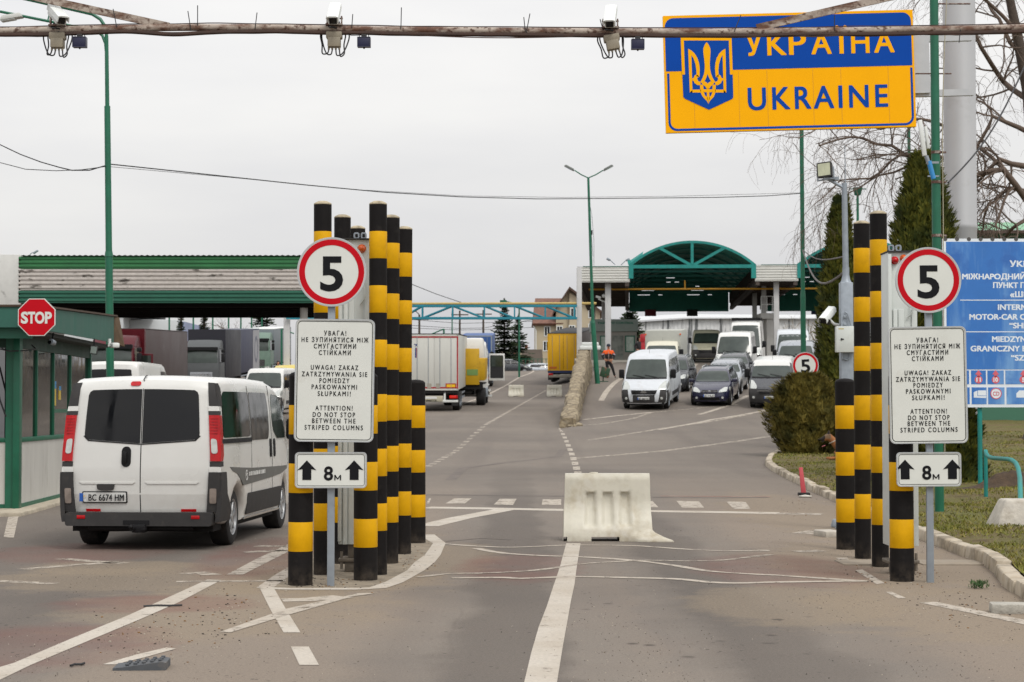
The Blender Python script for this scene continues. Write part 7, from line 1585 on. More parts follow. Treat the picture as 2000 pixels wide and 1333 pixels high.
q = MB(); q.cyl((XX(1042) - ox, .3, ZZ(637)), (XX(1047) - ox, .45, ZZ(646)), .07, n=6); q.cyl((XX(1047) - ox, .45, ZZ(646)), (XX(1047) - ox, .45, -.5), .07, n=6); obj('drainpipe', q, white_p, r_)
# grey shed wall with poster, fence and cars beyond the crest
D = 203.; S = F / D; XX = lambda px: (px - 1000) / S; zg = T(XX(1015), D); ZZ = lambda py: EYE + (HOR - py) / S - zg
r_ = thing('concrete_shed', 'low grey concrete shed with a poster and small chimney at the end of the road', 'shed', (0, D, zg)); cs = mat('stained_concrete_wall', '6f655c', .9, var=.2, scale=.8, dirt=('544b44', .3, 1))
q = MB(); q.prism([(XX(976), -.5), (XX(1062), -.5), (XX(1059), ZZ(683)), (XX(978), ZZ(683))], 0, 5); obj('wall', q, cs, r_); q = MB(); q.box(XX(1008), XX(1019), -.08, -.0, ZZ(702), ZZ(686)); obj('poster', q, mat('pale_poster', 'a59d86', .7, var=.2, scale=3), r_); q = MB(); q.box(XX(1025), XX(1031), .3, .9, ZZ(690), ZZ(674)); q.box(XX(1003), XX(1008), -.06, -.0, ZZ(700), ZZ(688)); obj('brick_patch', q, mat('red_brick_patch', '7c4a3a', .9, var=.2, scale=4), r_)
q = MB(); y = 196.; zf0 = lambda x: T(x, y)
for i in range(34): x = -4.5 + i * .42; q.cyl((x, y, zf0(x) - .2), (x, y, zf0(x) + 1.0), .035, n=5)
for h in (.35, .95): q.box(-4.6, 9.6, y - .03, y + .03, zf0(0) + h, zf0(0) + h + .05)
tag(obj('green_fence', q, green), 'low green picket fence across the end of the road', 'fence')
p = at(993, 188); p.z = T(p.x, p.y); car('dark_car', 'dark car crossing beyond the crest, red lamp showing, in front of the grey shed', p + Vector((-2, 0, -.35)), radians(-84), char_, H=1.45, L=4.4)
p = at(1050, 190); car('silver_car', 'pale car roof just showing beyond the crest left of the yellow trailer', p + Vector((-1.5, 0, -.75)), radians(-80), silver, H=1.4, L=4.2)
# distant poles
GP = 'thin distant poles beyond the crossing'; wood = mat('weathered_wood_pole', '4b433b', .9, var=.2)
for px, py, d, m_, r0, lb in ((1014, 600, 170, green, .09, 'thin green street lamp in front of the dark conifers beyond the crest'), (883, 608, 190, green, .08, 'thin green pole left of the far wooden poles under the truss'), (898, 607, 200, wood, .13, 'dark wooden pole with a crossarm under the blue truss'), (944, 606, 205, wood, .14, 'thick wooden pole just above the blue lorry'), (819, 615, 180, wood, .13, 'wooden pole with a lamp just right of the striped columns')):
    b_ = at(px, d); r_ = thing('distant_pole', lb, 'pole', b_, 0, GP); tp = P(px, py, d) - b_; q = MB(); q.cyl((0, 0, -.3), tp, r0, r0 * .7, 8); obj('pole', q, m_, r_)
    q = MB()
    if m_ is wood: q.box(-.9, .9, -.06, .06, tp.z - .5, tp.z - .38)
    if px in (1014, 819): q.tube([tp, tp + Vector((-.3, 0, .3)), tp + Vector((-1.2 if px == 1014 else -1.6, 0, .5 if px == 1014 else .35))], .05, 6); q.box(tp.x - 1.7, tp.x - 1.1, -.15, .15, tp.z + .4, tp.z + .6)
    if len(q.bm.verts): obj('crossarm', q, m_, r_)
for i, (px, py) in enumerate(((330, 600), (377, 598), (415, 600), (446, 605), (470, 603), (491, 604), (511, 600), (521, 606))):
    b_ = at(px, 178 + i * 4); r_ = thing('yard_pole', ('first', 'second', 'third', 'fourth', 'fifth', 'sixth', 'seventh', 'eighth')[i] + ' from the left of the thin green poles behind the yard lorries', 'pole', b_, 0, 'thin green poles behind the left yard'); q = MB(); q.cyl((0, 0, -.3), (0, 0, (P(px, py - 18, b_.y) - b_).z), .1, .075, 8); obj('pole', q, green, r_)
p = at(550, 155); r_ = thing('barrier_frame', 'green angled pole frame above the pale lorry at the back of the yard', 'pole', p); tp = P(550, 643, 155) - p; q = MB(); q.cyl((0, 0, 0), tp, .08, n=8); q.cyl(tp, P(574, 652, 155) - p, .06, n=6); obj('pole', q, green, r_)
p = at(833, 165); r_ = thing('barrier_frame', 'green angled pole frame showing above the white trailer roof', 'pole', p); tp = P(867, 643, 165) - p; q = MB(); q.cyl((tp.x, 0, 0), tp, .08, n=8); q.cyl(tp, P(838, 655, 165) - p, .06, n=6); obj('pole', q, green, r_)
# buildings far left and right
D = 240.; S = F / D; XX = lambda px: (px - 1000) / S; zg = 5.5; ZZ = lambda py: EYE + (HOR - py) / S - zg
r_ = thing('white_warehouse', 'pale grey warehouse behind the left yard, seen under the canopy', 'warehouse', (0, D, zg)); q = MB(); q.box(XX(120), XX(240), 0, 20, -1, ZZ(604)); q.box(XX(240), XX(336), 4, 24, -1, ZZ(622), bev=.1); obj('wall', q, mat('pale_warehouse_panel', 'b8bcbd', .7, var=.06, scale=.3), r_); q = MB(); q.box(XX(338), XX(350), 4, 24, -1, ZZ(626)); obj('blue_end', q, mat('blue_white_panel', '8a93ad', .7, var=.25, scale=.5), r_); q = MB(); q.box(XX(236), XX(289), -.3, 12, ZZ(616), ZZ(612)); obj('roof_edge', q, greypl, r_)
D = 72.; S = F / D; XX = lambda px: (px - 1000) / S; xg = XX(1960); zg = T(xg, D); ZZ = lambda py: EYE + (HOR - py) / S - zg
r_ = thing('green_hall', 'green hall with pale green roof behind the bare branches at the right edge', 'building', (xg, D, zg)); q = MB(); q.box(XX(1905) - xg, XX(2200) - xg, 2, 14, -.5, ZZ(440)); obj('wall', q, mat('dull_green_wall', '3c6a55', .7, var=.12, scale=.6), r_)
q = MB(); ribbed(q, 'x', XX(1900) - xg, XX(2210) - xg, 0, 1, .3, .03, 0); 
for v_ in q.bm.verts: t = v_.co.z; v_.co = Vector((v_.co.x, 1.4 + t * 6, ZZ(443) + t * (ZZ(398) - ZZ(443)) + .03 * (v_.co.y < -.01)))
obj('roof', q, mat('pale_green_roof', '7fae8c', .6, var=.12, scale=.6), r_); q = MB(); q.box(XX(1900) - xg, XX(2210) - xg, 1.35, 1.5, ZZ(449), ZZ(443)); obj('gutter', q, mat('brown_gutter', '4a3a33', .7), r_)
# overhead wires
def wire(label, pts, r=.012, m_=None):
    q = MB(); W_ = [P(*p) for p in pts]; out = []
    for a, b_ in zip(W_, W_[1:]): out += [a.lerp(b_, i / 4) for i in range(4)]
    q.tube(out + [W_[-1]], r, 4); tag(obj('overhead_wire', q, m_ or cable_m), label, 'wire')
wire('upper sagging wire entering at the left edge and meeting the green lamp post', [(-40, 262, 38), (0, 283, 38), (40, 302, 38.5), (80, 317, 39), (115, 327, 39), (140, 333, 39.5), (175, 333, 40), (212, 322, 40)], .012)
wire('lower sagging wire entering at the left edge and meeting the green lamp post', [(-40, 302, 38), (0, 318, 38), (50, 331, 38.5), (110, 334, 39), (160, 332, 39.5), (212, 325, 40)], .009)
wire('long thin wire crossing the sky from the left lamp post to the right green pole', [(214, 321, 40), (300, 330, 42), (450, 346, 45), (600, 362, 48), (750, 376, 51), (900, 385, 54), (1050, 389, 56), (1200, 388, 58), (1400, 386, 59), (1500, 383, 60), (1565, 378, 60)], .016)
wire('faint second wire just under the long sky wire', [(214, 326, 40), (450, 347, 45), (700, 371, 50), (900, 383, 54), (1100, 386, 57), (1300, 384, 59), (1565, 377, 60)], .007)
wire('dark wire sloping down behind the truss from the striped columns', [(770, 540, 150), (810, 558, 155), (850, 574, 160), (903, 592, 165)], .03)
for i, (y0, y1, y2) in enumerate(((622, 632, 628), (634, 642, 625), (640, 645, 640))): wire(('highest', 'middle', 'lowest')[i] + ' of three thin wires strung between the wooden poles under the truss', [(770, y0, 190), (898, y1, 200), (944, y1 - 1, 205), (1040, y2, 215)], .03)
c_ = P(1176, 585, 123.5); t_ = thing('dome_camera', 'white camera pair on a bracket under the left end of the right canopy', 'camera', c_); q = MB(); q.tube([(.3, .1, -.2), (.05, .0, -.12), (-.25, 0, .02)], .04, 6); obj('bracket', q, white_p, t_); q = MB(); q.box(-.45, -.1, -.08, .08, -.02, .14, RY(.3), bev=.04); obj('housing', q, white_p, t_); q = MB(); q.sphere((.12, -.02, .22), .14, 12); obj('dome', q, white_p, t_)
# ================================================================ vegetation
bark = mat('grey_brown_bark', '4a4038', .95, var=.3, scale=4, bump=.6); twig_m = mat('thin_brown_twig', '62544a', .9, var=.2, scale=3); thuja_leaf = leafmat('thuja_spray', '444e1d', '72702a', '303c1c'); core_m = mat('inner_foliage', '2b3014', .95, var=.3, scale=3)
def rnd_dir():
    while True:
        v = Vector((random.uniform(-1, 1), random.uniform(-1, 1), random.uniform(-1, 1)))
        if .1 < v.length < 1: return v.normalized()
def spray(mb, p, out, L, w):
    """flat upright thuja spray: a fan of narrow leaf blades"""
    side = out.cross(Vector((0, 0, 1)))
    side = side.normalized() if side.length > .1 else Vector((1, 0, 0))
    side = (side * cos(random.uniform(-1, 1)) + out * sin(random.uniform(-1, 1))).normalized()
    up = (Vector((0, 0, 1)) * random.uniform(.5, 1.1) + out * random.uniform(.2, .9) + rnd_dir() * .25).normalized()
    for k in (-2, -1, 0, 1, 2):
        d = (up + side * k * .3 + rnd_dir() * .12).normalized(); l = L * (1 - .13 * abs(k)) * random.uniform(.75, 1.15); s = d.cross(out); s = s.normalized() * w if s.length > .05 else side * w
        b = p + side * k * w * .7
        mb._new([b - s * .4, b + s * .4, b + d * l * .6 + s * .55, b + d * l, b + d * l * .6 - s * .55], [(0, 1, 2, 3, 4)])
def thuja(label, base, H, R, n, seed, L=.17, w=.03, prof_=None, name='thuja_tree', cat='tree', leaf=None):
    random.seed(seed); root = thing(name, label, cat, base); off = Vector((seed * 3.1, 0, 0))
    pf = prof_ or (lambda t: (1 - t) ** .62 * min(1, .62 + t * 3.2))
    q = MB(); q.cyl((0, 0, -.1), (0, 0, H * .7), R * .14, R * .05, 10); obj('trunk', q, bark, root)
    rad = lambda a, t: R * pf(t) * (1 + .24 * noise.noise(Vector((cos(a) * 1.3, sin(a) * 1.3, t * H * .9)) + off) + .3 * noise.noise(Vector((cos(a) * 4, sin(a) * 4, t * H * 2.5)) + off))
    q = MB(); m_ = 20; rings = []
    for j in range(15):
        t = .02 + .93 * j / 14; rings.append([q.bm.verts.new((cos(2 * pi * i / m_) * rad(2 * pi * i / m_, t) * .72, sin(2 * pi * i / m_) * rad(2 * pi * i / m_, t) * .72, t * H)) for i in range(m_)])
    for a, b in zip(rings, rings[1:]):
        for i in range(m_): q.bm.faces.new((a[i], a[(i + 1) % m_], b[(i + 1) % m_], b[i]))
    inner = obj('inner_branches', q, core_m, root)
    q = MB()
    for _ in range(n):
        t = random.random() ** 1.25 * .985; a = random.uniform(0, 2 * pi); rr = rad(a, t) * random.uniform(.74, 1.13)
        p = Vector((cos(a) * rr, sin(a) * rr, t * H + random.uniform(-.05, .05))); spray(q, p, Vector((cos(a), sin(a), .1)).normalized(), L * random.uniform(.7, 1.3), w)
    obj('crown', q, leaf or thuja_leaf, root, recalc=False); return root
thuja('large conical dark green thuja behind the tall green pole and the blue board', gnd(1806, 38.6, True), 6.55, 1.0, 7000, 3, L=.2, w=.036, prof_=lambda t: (1 - t) ** .52 * min(1, .72 + t * 2))
thuja('slim tall thuja behind the grey camera pole', gnd(1644, 55.5, True), 7.3, .84, 5600, 5, L=.22, w=.04, prof_=lambda t: (1 - t) ** .58 * min(1, .8 + t * 2))
thuja('round olive green thuja bush on the tip of the grass verge', gnd(1573, 52.2, True) + Vector((0, 0, -.05)), 2.15, .86, 6500, 8, L=.16, w=.026, prof_=lambda t: sqrt(max(0, 1 - ((t - .42) / .6) ** 2)) * (1 if t > .42 else .9 + .24 * t), name='thuja_bush', cat='bush', leaf=leafmat('bush_spray', '5a5424', '837536', '42421e'))
thuja('low dark bush behind the arrow plate and the green pole', gnd(1862, 37.2, True), 1.6, .5, 1300, 12, L=.18, w=.035, prof_=lambda t: sqrt(max(0, 1 - (t - .3) ** 2 / .52)), name='thuja_bush', cat='bush')
def conifer(label, base, H, R, seed, name='spruce_tree', m_=None, dens=1., group=None):
    random.seed(seed); root = thing(name, label, 'tree', base, 0, group); q = MB(); q.cyl((0, 0, -.3), (0, 0, H), H * .02 + .05, .02, 8); obj('trunk', q, bark, root); q = MB()
    nl = int(H * 5)
    for j in range(nl):
        t = .06 + .94 * min(.999, (j + random.uniform(-.6, .6)) / nl if j else .01); r = R * (1 - t) ** .85 * random.uniform(.8, 1.1); nb = max(6, int(14 * dens * (1 - t * .6)))
        for k in range(nb):
            a = random.uniform(0, 2 * pi); L = r * random.uniform(.6, 1.12); d = Vector((cos(a), sin(a), random.uniform(-.4, -.05) + .5 * t)); s = Vector((-sin(a), cos(a), 0)); b = Vector((0, 0, t * H))
            for m in range(5):
                f = (m + .6) / 5; c = b + d * L * f + Vector((0, 0, random.uniform(-.08, .08))); wd = L * .2 * (1.15 - f) + .06
                for s_ in (-1, 1): q._new([c, c + d * .28 * L * .6 + s * s_ * wd * .3, c + s * s_ * wd * 1.5 - d * .05 + Vector((0, 0, -.12)), c - d * .1 * L], [(0, 1, 2, 3)])
    obj('crown', q, m_ or spruce_leaf, root, recalc=False); return root
spruce_leaf = leafmat('spruce_needles', '26301f', '3a4429', '1b241a')
conifer('taller dark spruce at the end of the road left of the tan house', at(985, 192), 7.2, 2.5, 2)
conifer('shorter dark spruce right beside the taller one, before the tan house', at(1012, 198), 5.6, 2.1, 4)
conifer('dark spruce behind the left yard just left of the left notice board', at(512, 205), 9.2, 2.7, 6)
conifer('thin young spruce at the back of the left yard above the silver cab lorry', at(398, 205), 8.6, 1.0, 9, dens=.7)
conifer('thin young spruce beside the pale warehouse behind the left yard', at(353, 205), 8.2, .9, 10, dens=.7)
conifer('dark evergreen behind the grey booth beside the white shed', at(1231, 160), 5.2, 2.6, 13, name='evergreen_tree', m_=leafmat('dark_evergreen', '2a3422', '3c4a2c', '1e2719'), dens=1.5)
# bare trees
def grow(q, p, d, L, r, lvl, maxl, droop, spread, wig, taper=.72):
    n = 5 if lvl < maxl else 6; pts = [p.copy()]; rs = [r]; dd = d.copy(); cur = p.copy()
    for i in range(n):
        dd = (dd + rnd_dir() * wig + Vector((0, 0, -droop * (lvl / maxl) ** 2))).normalized(); cur = cur + dd * L / n; pts.append(cur.copy()); rs.append(max(.004, r * (1 - (1 - taper) * (i + 1) / n)) if lvl < maxl else max(.003, r * (1 - .8 * (i + 1) / n)))
    q.tube(pts, rs, 7 if lvl < 2 else (4 if lvl < maxl - 1 else 3), caps=False)
    if lvl >= maxl: return
    nb = (4, 5, 5, 4, 4)[min(lvl, 4)]
    for k in range(nb):
        f = .25 + .75 * (k + random.random()) / nb; i = min(n - 1, int(f * n)); b = pts[i].lerp(pts[i + 1], f * n - i if f * n - i <= 1 else 1)
        sd = (pts[i + 1] - pts[i]).normalized(); v = rnd_dir(); v = (v - sd * v.dot(sd)).normalized(); nd = (sd * (1 - spread * .55) + v * spread).normalized()
        grow(q, b, nd, L * random.uniform(.5, .74), rs[i] * random.uniform(.42, .62), lvl + 1, maxl, droop, spread, wig, taper)
random.seed(42)
wb = gnd(2052, 57, True); root = thing('bare_willow', 'big bare weeping willow at the right edge, branches reaching behind the country sign', 'tree', wb)
rel = lambda px, py, d=57: P(px, py, d) - wb
q = MB(); q.tube([Vector((0, 0, -.2)), rel(1998, 862) * .0 + Vector((-.1, 0, .6)), rel(2030, 700), rel(2022, 560), rel(2030, 430), rel(2025, 330), rel(2010, 180), rel(1985, 60), rel(1960, -60)], [.5, .4, .34, .32, .3, .27, .2, .15, .1], 12); q.tube([Vector((-.55, -.1, -.2)), Vector((-.45, -.05, .3)), Vector((-.2, 0, .9)), rel(2030, 700)], [.4, .28, .2, .2], 9); obj('trunk', q, bark, root)
q = MB()
limbs = [([(2030, 430), (1960, 330), (1900, 345), (1850, 362), (1800, 322), (1740, 285), (1660, 268), (1600, 285)], .13), ([(2025, 330), (1950, 312), (1905, 360)], .13), ([(2010, 200), (1960, 160), (1915, 90), (1885, 20), (1830, -30)], .12), ([(2018, 260), (1940, 225), (1905, 290), (1885, 330)], .1), ([(2000, 120), (1960, 60), (1930, 0), (1905, -60)], .1), ([(2024, 380), (1970, 370), (1930, 400), (1912, 470)], .1), ([(2028, 420), (1985, 440), (1950, 470), (1925, 520)], .09), ([(1900, 350), (1830, 300), (1760, 300), (1700, 350), (1640, 350), (1590, 400)], .07), ([(1960, 330), (1880, 260), (1800, 230), (1720, 250), (1640, 230), (1560, 270)], .08), ([(1985, 60), (1900, -20), (1800, -40)], .08), ([(1800, 322), (1720, 340), (1660, 380), (1620, 430)], .05), ([(2025, 330), (2080, 200), (2120, 60)], .15), ([(2030, 430), (2090, 330), (2150, 250)], .12)]
for li, (L, r) in enumerate(limbs):
    dz = [57 + random.uniform(-1.2, 1.2) * min(1, i) for i in range(len(L))]; pts = [rel(x, y, d) for (x, y), d in zip(L, dz)]
    fine = []
    for a, b in zip(pts, pts[1:]): fine += [a.lerp(b, i / 3) + rnd_dir() * .05 for i in range(3)]
    fine.append(pts[-1]); rs = [max(.011, r * .8 * (1 - .8 * i / len(fine))) for i in range(len(fine))]; q.tube(fine, rs, 7)
    for i in range(2, len(fine)):
        for _ in range(1 if i % 3 else 2):
            sd = (fine[i] - fine[i - 1]).normalized(); v = rnd_dir(); nd = (sd * .5 + v * .8 + Vector((0, 0, .1))).normalized()
            grow(q, fine[i], nd, random.uniform(1.0, 1.9), rs[i] * .42 + .004, 2, 4, .26, .8, .3)
obj('crown', q, twig_m, root, recalc=False, angle=60)
G2 = 'bare trees at the back of the left yard'
for i, (px, d, H, lb) in enumerate(((436, 215, 8, 'bare brown tree behind the left yard, left one of the pale thicket'), (466, 218, 8.5, 'bare brown tree behind the left yard, nearest the dark spruce'), (368, 215, 5.5, 'low bare shrub beside the pale warehouse behind the left yard'))):
    random.seed(60 + i); b_ = at(px, d); root = thing('bare_tree', lb, 'tree', b_, 0, G2); q = MB(); grow(q, Vector((0, 0, -.2)), Vector((0, 0, 1)), H * .45, .12, 0, 3, .0, .8, .18); obj('branches', q, twig_m, root, recalc=False)
random.seed(77); b_ = at(1575, 156); root = thing('dry_bush', 'straw coloured dry bush behind the silver van under the second arch', 'bush', b_); q = MB()
for _ in range(16): grow(q, Vector((random.uniform(-3.2, 2.2), random.uniform(-.6, .6), 0)), Vector((random.uniform(-.3, .3), 0, 1)).normalized(), random.uniform(1.6, 2.6), .05, 2, 4, .1, .7, .22)
obj('branches', q, mat('dry_straw_twig', '8a7656', .9, var=.2), root, recalc=False)
# earth heap with dead leaves behind the pipe
q = MB(); random.seed(15); c_ = gnd(1950, 35, True)
m_ = 18; n_ = 22; V_ = [[q.bm.verts.new((-.75 + 1.9 * i / n_, -.6 + 1.2 * j / m_, .32 * math.exp(-((i / n_ - .5) / .28) ** 2 - ((j / m_ - .5) / .3) ** 2) * (1 + .5 * noise.noise(Vector((i * .4, j * .4, 0)))) - .03)) for j in range(m_ + 1)] for i in range(n_ + 1)]
for i in range(n_):
    for j in range(m_): q.bm.faces.new((V_[i][j], V_[i + 1][j], V_[i + 1][j + 1], V_[i][j + 1])).smooth = True
o = obj('earth_heap', q, mat('brown_earth', '4a3b2c', .95, var=.35, scale=9, bump=1., dirt=('2f261d', .4, 14)), loc=c_); tag(o, 'small heap of brown earth and leaves behind the turquoise pipe', 'earth heap', kind='stuff')
# ================================================================ people and dog
def skin(name, joints, edges, parent, mats, paint=None, sub=2, loc=None):
    """one continuous body grown on a skeleton: joints = {key: (pos, radius)}"""
    me = bpy.data.meshes.new(name); keys = list(joints); idx = {k: i for i, k in enumerate(keys)}
    me.from_pydata([joints[k][0] for k in keys], [(idx[a], idx[b]) for a, b in edges], [])
    o = bpy.data.objects.new(name, me); COL.objects.link(o)
    sm = o.modifiers.new('skin', 'SKIN'); sm.use_smooth_shade = True; ss = o.modifiers.new('sub', 'SUBSURF'); ss.levels = ss.render_levels = sub
    for k in keys:
        r = joints[k][1]; sv = me.skin_vertices[0].data[idx[k]]; sv.radius = (r, r) if not isinstance(r, tuple) else r
    me.skin_vertices[0].data[0].use_root = True
    bpy.context.view_layer.update(); dg = bpy.context.evaluated_depsgraph_get(); m2 = bpy.data.meshes.new_from_object(o.evaluated_get(dg)); m2.name = name
    o.modifiers.clear(); o.data = m2; bpy.data.meshes.remove(me)
    m2.materials.clear()
    for m in (mats if isinstance(mats, list) else [mats]): m2.materials.append(m)
    for p in m2.polygons: p.use_smooth = True; p.material_index = paint(p.center, p.normal) if paint else 0
    if parent: o.parent = parent
    if loc is not None: o.location = loc
    return o
skin_m = mat('face_skin', 'b07d62', .6, var=.06); jacket = mat('black_jacket', '211f22', .8, var=.2, scale=12); orange_c = mat('orange_jacket_yoke', 'e8590f', .7, var=.1, scale=9); lilac = mat('pale_sleeve_band', 'a9a3b0', .6); trous = mat('black_trousers', '17171b', .85, var=.2, scale=10); shoe = mat('dark_shoes', '222022', .6); cap_b = mat('navy_cap', '1d2333', .7)
def person(label, loc, rz, top=orange_c, low=jacket, hands_in=True, band=True, legs=((-.1, .02), (.2, -.05)), lower=trous, cap=cap_b, H=1.8):
    root = thing('person', label, 'person', loc, rz); k = H / 1.8
    (lx, ly), (rx, ry) = legs
    V3 = lambda *a: tuple(x * k for x in a)
    J = {'pel': (V3(0, 0, .97), .13), 'sp': (V3(0, 0, 1.15), .13), 'ch': (V3(0, .0, 1.35), .15), 'nk': (V3(0, -.01, 1.5), .06), 'hd0': (V3(0, -.02, 1.58), .072), 'hd1': (V3(0, -.02, 1.67), .088), 'hd2': (V3(0, -.005, 1.76), .07),
         'nose': (V3(0, -.115, 1.645), .014)}
    E_ = [('pel', 'sp'), ('sp', 'ch'), ('ch', 'nk'), ('nk', 'hd0'), ('hd0', 'hd1'), ('hd1', 'hd2'), ('hd1', 'nose')]
    for s, n_, (fx, fy) in ((-1, 'l', (lx, ly)), (1, 'r', (rx, ry))):
        hx = s * .1
        J.update({n_ + 'hip': (V3(hx, 0, .9), .09), n_ + 'kn': (V3(hx * .5 + fx * .5, fy * .5 - .03, .5), .06), n_ + 'an': (V3(fx, fy, .09), .04), n_ + 'to': (V3(fx + s * .03, fy - .15, .035), .032)}); E_ += [('pel', n_ + 'hip'), (n_ + 'hip', n_ + 'kn'), (n_ + 'kn', n_ + 'an'), (n_ + 'an', n_ + 'to')]
        J.update({n_ + 'sh': (V3(s * .19, 0, 1.42), .07), n_ + 'el': (V3(s * .31, .06, 1.17), .05), n_ + 'wr': (V3(s * .2, -.1, .98), .035), n_ + 'pm': (V3(s * .16, -.135, .95), .03)}); E_ += [('ch', n_ + 'sh'), (n_ + 'sh', n_ + 'el'), (n_ + 'el', n_ + 'wr'), (n_ + 'wr', n_ + 'pm')]
        for f in range(4): J[n_ + 'f%d' % f] = (V3(s * (.105 + .012 * f), -.15 + .004 * f, .9 - .014 * (f % 2)), .009); E_.append((n_ + 'pm', n_ + 'f%d' % f))
        J[n_ + 'th'] = (V3(s * .13, -.17, .95), .01); E_.append((n_ + 'pm', n_ + 'th'))
    body = skin('body', J, E_, root, [skin_m, shoe], lambda c, n: 1 if c.z < .1 * k else 0, 2)
    # jacket over torso and arms
    JJ = {'pel': (V3(0, 0, .93), (.185, .14)), 'sp': (V3(0, 0, 1.12), (.19, .145)), 'ch': (V3(0, 0, 1.34), (.2, .15)), 'nk': (V3(0, .0, 1.47), (.12, .1)), 'co': (V3(0, .0, 1.54), (.095, .09))}; EE = [('pel', 'sp'), ('sp', 'ch'), ('ch', 'nk'), ('nk', 'co')]
    for s, n_ in ((-1, 'l'), (1, 'r')): JJ.update({n_ + 'sh': (V3(s * .21, 0, 1.41), .095), n_ + 'el': (V3(s * .33, .06, 1.16), .075), n_ + 'wr': (V3(s * .22, -.09, 1.0), .058)}); EE += [('ch', n_ + 'sh'), (n_ + 'sh', n_ + 'el'), (n_ + 'el', n_ + 'wr')]
    def pj(c, n):
        z = c.z / k
        if band and abs(c.x) / k > .215 and 1.24 < z < 1.31: return 2
        return 1 if z > 1.29 else 0
    jk = skin('jacket', JJ, EE, root, [low, top, lilac], pj, 2)
    if band: q = MB(); q.box(-.014, .014, -.2, -.15, .95 * k, 1.4 * k, bev=.005); obj('zip', q, mat('pale_zip', 'a58f86', .6), jk)
    TT = {'pel': (V3(0, 0, .98), (.165, .13)), 'cr': (V3(0, 0, .9), (.15, .12))}; TE = [('pel', 'cr')]
    for s, n_, (fx, fy) in ((-1, 'l', (lx, ly)), (1, 'r', (rx, ry))): TT.update({n_ + 'hip': (V3(s * .095, 0, .82), .105), n_ + 'kn': (V3(s * .05 + fx * .5, fy * .5 - .03, .5), .08), n_ + 'an': (V3(fx, fy, .1), .06)}); TE += [('cr', n_ + 'hip'), (n_ + 'hip', n_ + 'kn'), (n_ + 'kn', n_ + 'an')]
    skin('trousers', TT, TE, root, lower, None, 2)
    if cap:
        q = MB(); q.lathe([(.103 * k, 1.69 * k), (.108 * k, 1.74 * k), (.1 * k, 1.79 * k), (.06 * k, 1.83 * k), (0, 1.84 * k)], 18, TRN(0, -.01, 0)); q.prism([(-.07, 1.695 * k), (.07, 1.695 * k), (.06, 1.71 * k), (-.06, 1.71 * k)], -.18, -.08); obj('cap', q, cap, root)
    else: q = MB(); q.lathe([(.09 * k, 1.66 * k), (.1 * k, 1.72 * k), (.085 * k, 1.79 * k), (0, 1.81 * k)], 16, TRN(0, .012, 0)); obj('hair', q, mat('dark_hair', '2a211c', .8), root)
    for s in (-1, 1):
        q = MB(); q.sphere((s * .033 * k, -.098 * k, 1.672 * k), .01, 8); obj('eye', q, mat('dark_eye', '1a1513', .3), body); q = MB(); q.sphere((s * .092 * k, -.01, 1.65 * k), .022, 8, (.4, .8, 1.3)); obj('ear', q, skin_m, body)
    q = MB(); q.box(-.025, .025, -.108, -.1, 1.6 * k, 1.607 * k); obj('mouth', q, mat('lip', '8a5348', .6), body)
    return root
p = at(1188.5, 102.5); person('man in orange and black jacket and navy cap standing by the grey booth', p, 0, legs=((.0, .0), (.34, -.06)))
p = at(543, 122); person('man in dark clothes seen from the chest up above the white minibus', p + Vector((0, 0, .6)), .3, top=jacket, band=False, cap=None); 
p = at(1250, 119); person('dark clothed person standing in shade beside the red post', p, .2, top=jacket, band=False, cap=None)
# platform lifting the far man: loading step of a lorry
q = MB(); p = at(543, 122); q.box(-.6, .6, -.4, .6, -.1, .6, bev=.02); tag(obj('loading_step', q, concrete, loc=p), 'low concrete step under the distant man in the left yard', 'step')
# shepherd dog lying by the bush
db = gnd(1632, 48.2, True); dog = thing('shepherd_dog', 'tan dog with dark muzzle lying on the grass, half hidden by a striped column', 'dog', db + Vector((.0, -.3, -.02)))
tanf = mat('tan_dog_fur', '96623a', .9, var=.25, scale=14, bump=.4); darkf = mat('dark_dog_fur', '231b18', .9, var=.25, scale=14, bump=.4); greyf = mat('grey_brown_dog_fur', '77604c', .9, var=.2, scale=14)
J = {'pelv': ((.62, .06, .26), .14), 'loin': ((.42, .03, .28), .135), 'rib': ((.18, .0, .3), .165), 'wither': ((.0, .0, .36), .15), 'chest': ((-.04, -.01, .26), .14), 'neck': ((-.12, -.01, .47), .1), 'nape': ((-.2, -.02, .55), .09), 'skull': ((-.27, -.03, .575), .088), 'stop': ((-.345, -.04, .545), .06), 'muz': ((-.42, -.05, .515), .042), 'nose': ((-.475, -.055, .5), .028), 'jaw': ((-.33, -.04, .5), .035), 'chin': ((-.42, -.05, .44), .018),
     'earL0': ((-.235, -.085, .645), .03), 'earL': ((-.232, -.1, .735), .008), 'earR0': ((-.235, .035, .645), .03), 'earR': ((-.225, .05, .73), .008), 'tail1': ((.78, .1, .16), .05), 'tail2': ((.98, .16, .07), .035), 'tail3': ((1.14, .1, .05), .02)}
E_ = [('pelv', 'loin'), ('loin', 'rib'), ('rib', 'wither'), ('wither', 'neck'), ('rib', 'chest'), ('neck', 'nape'), ('nape', 'skull'), ('skull', 'stop'), ('stop', 'muz'), ('muz', 'nose'), ('skull', 'jaw'), ('jaw', 'chin'), ('skull', 'earL0'), ('earL0', 'earL'), ('skull', 'earR0'), ('earR0', 'earR'), ('pelv', 'tail1'), ('tail1', 'tail2'), ('tail2', 'tail3')]
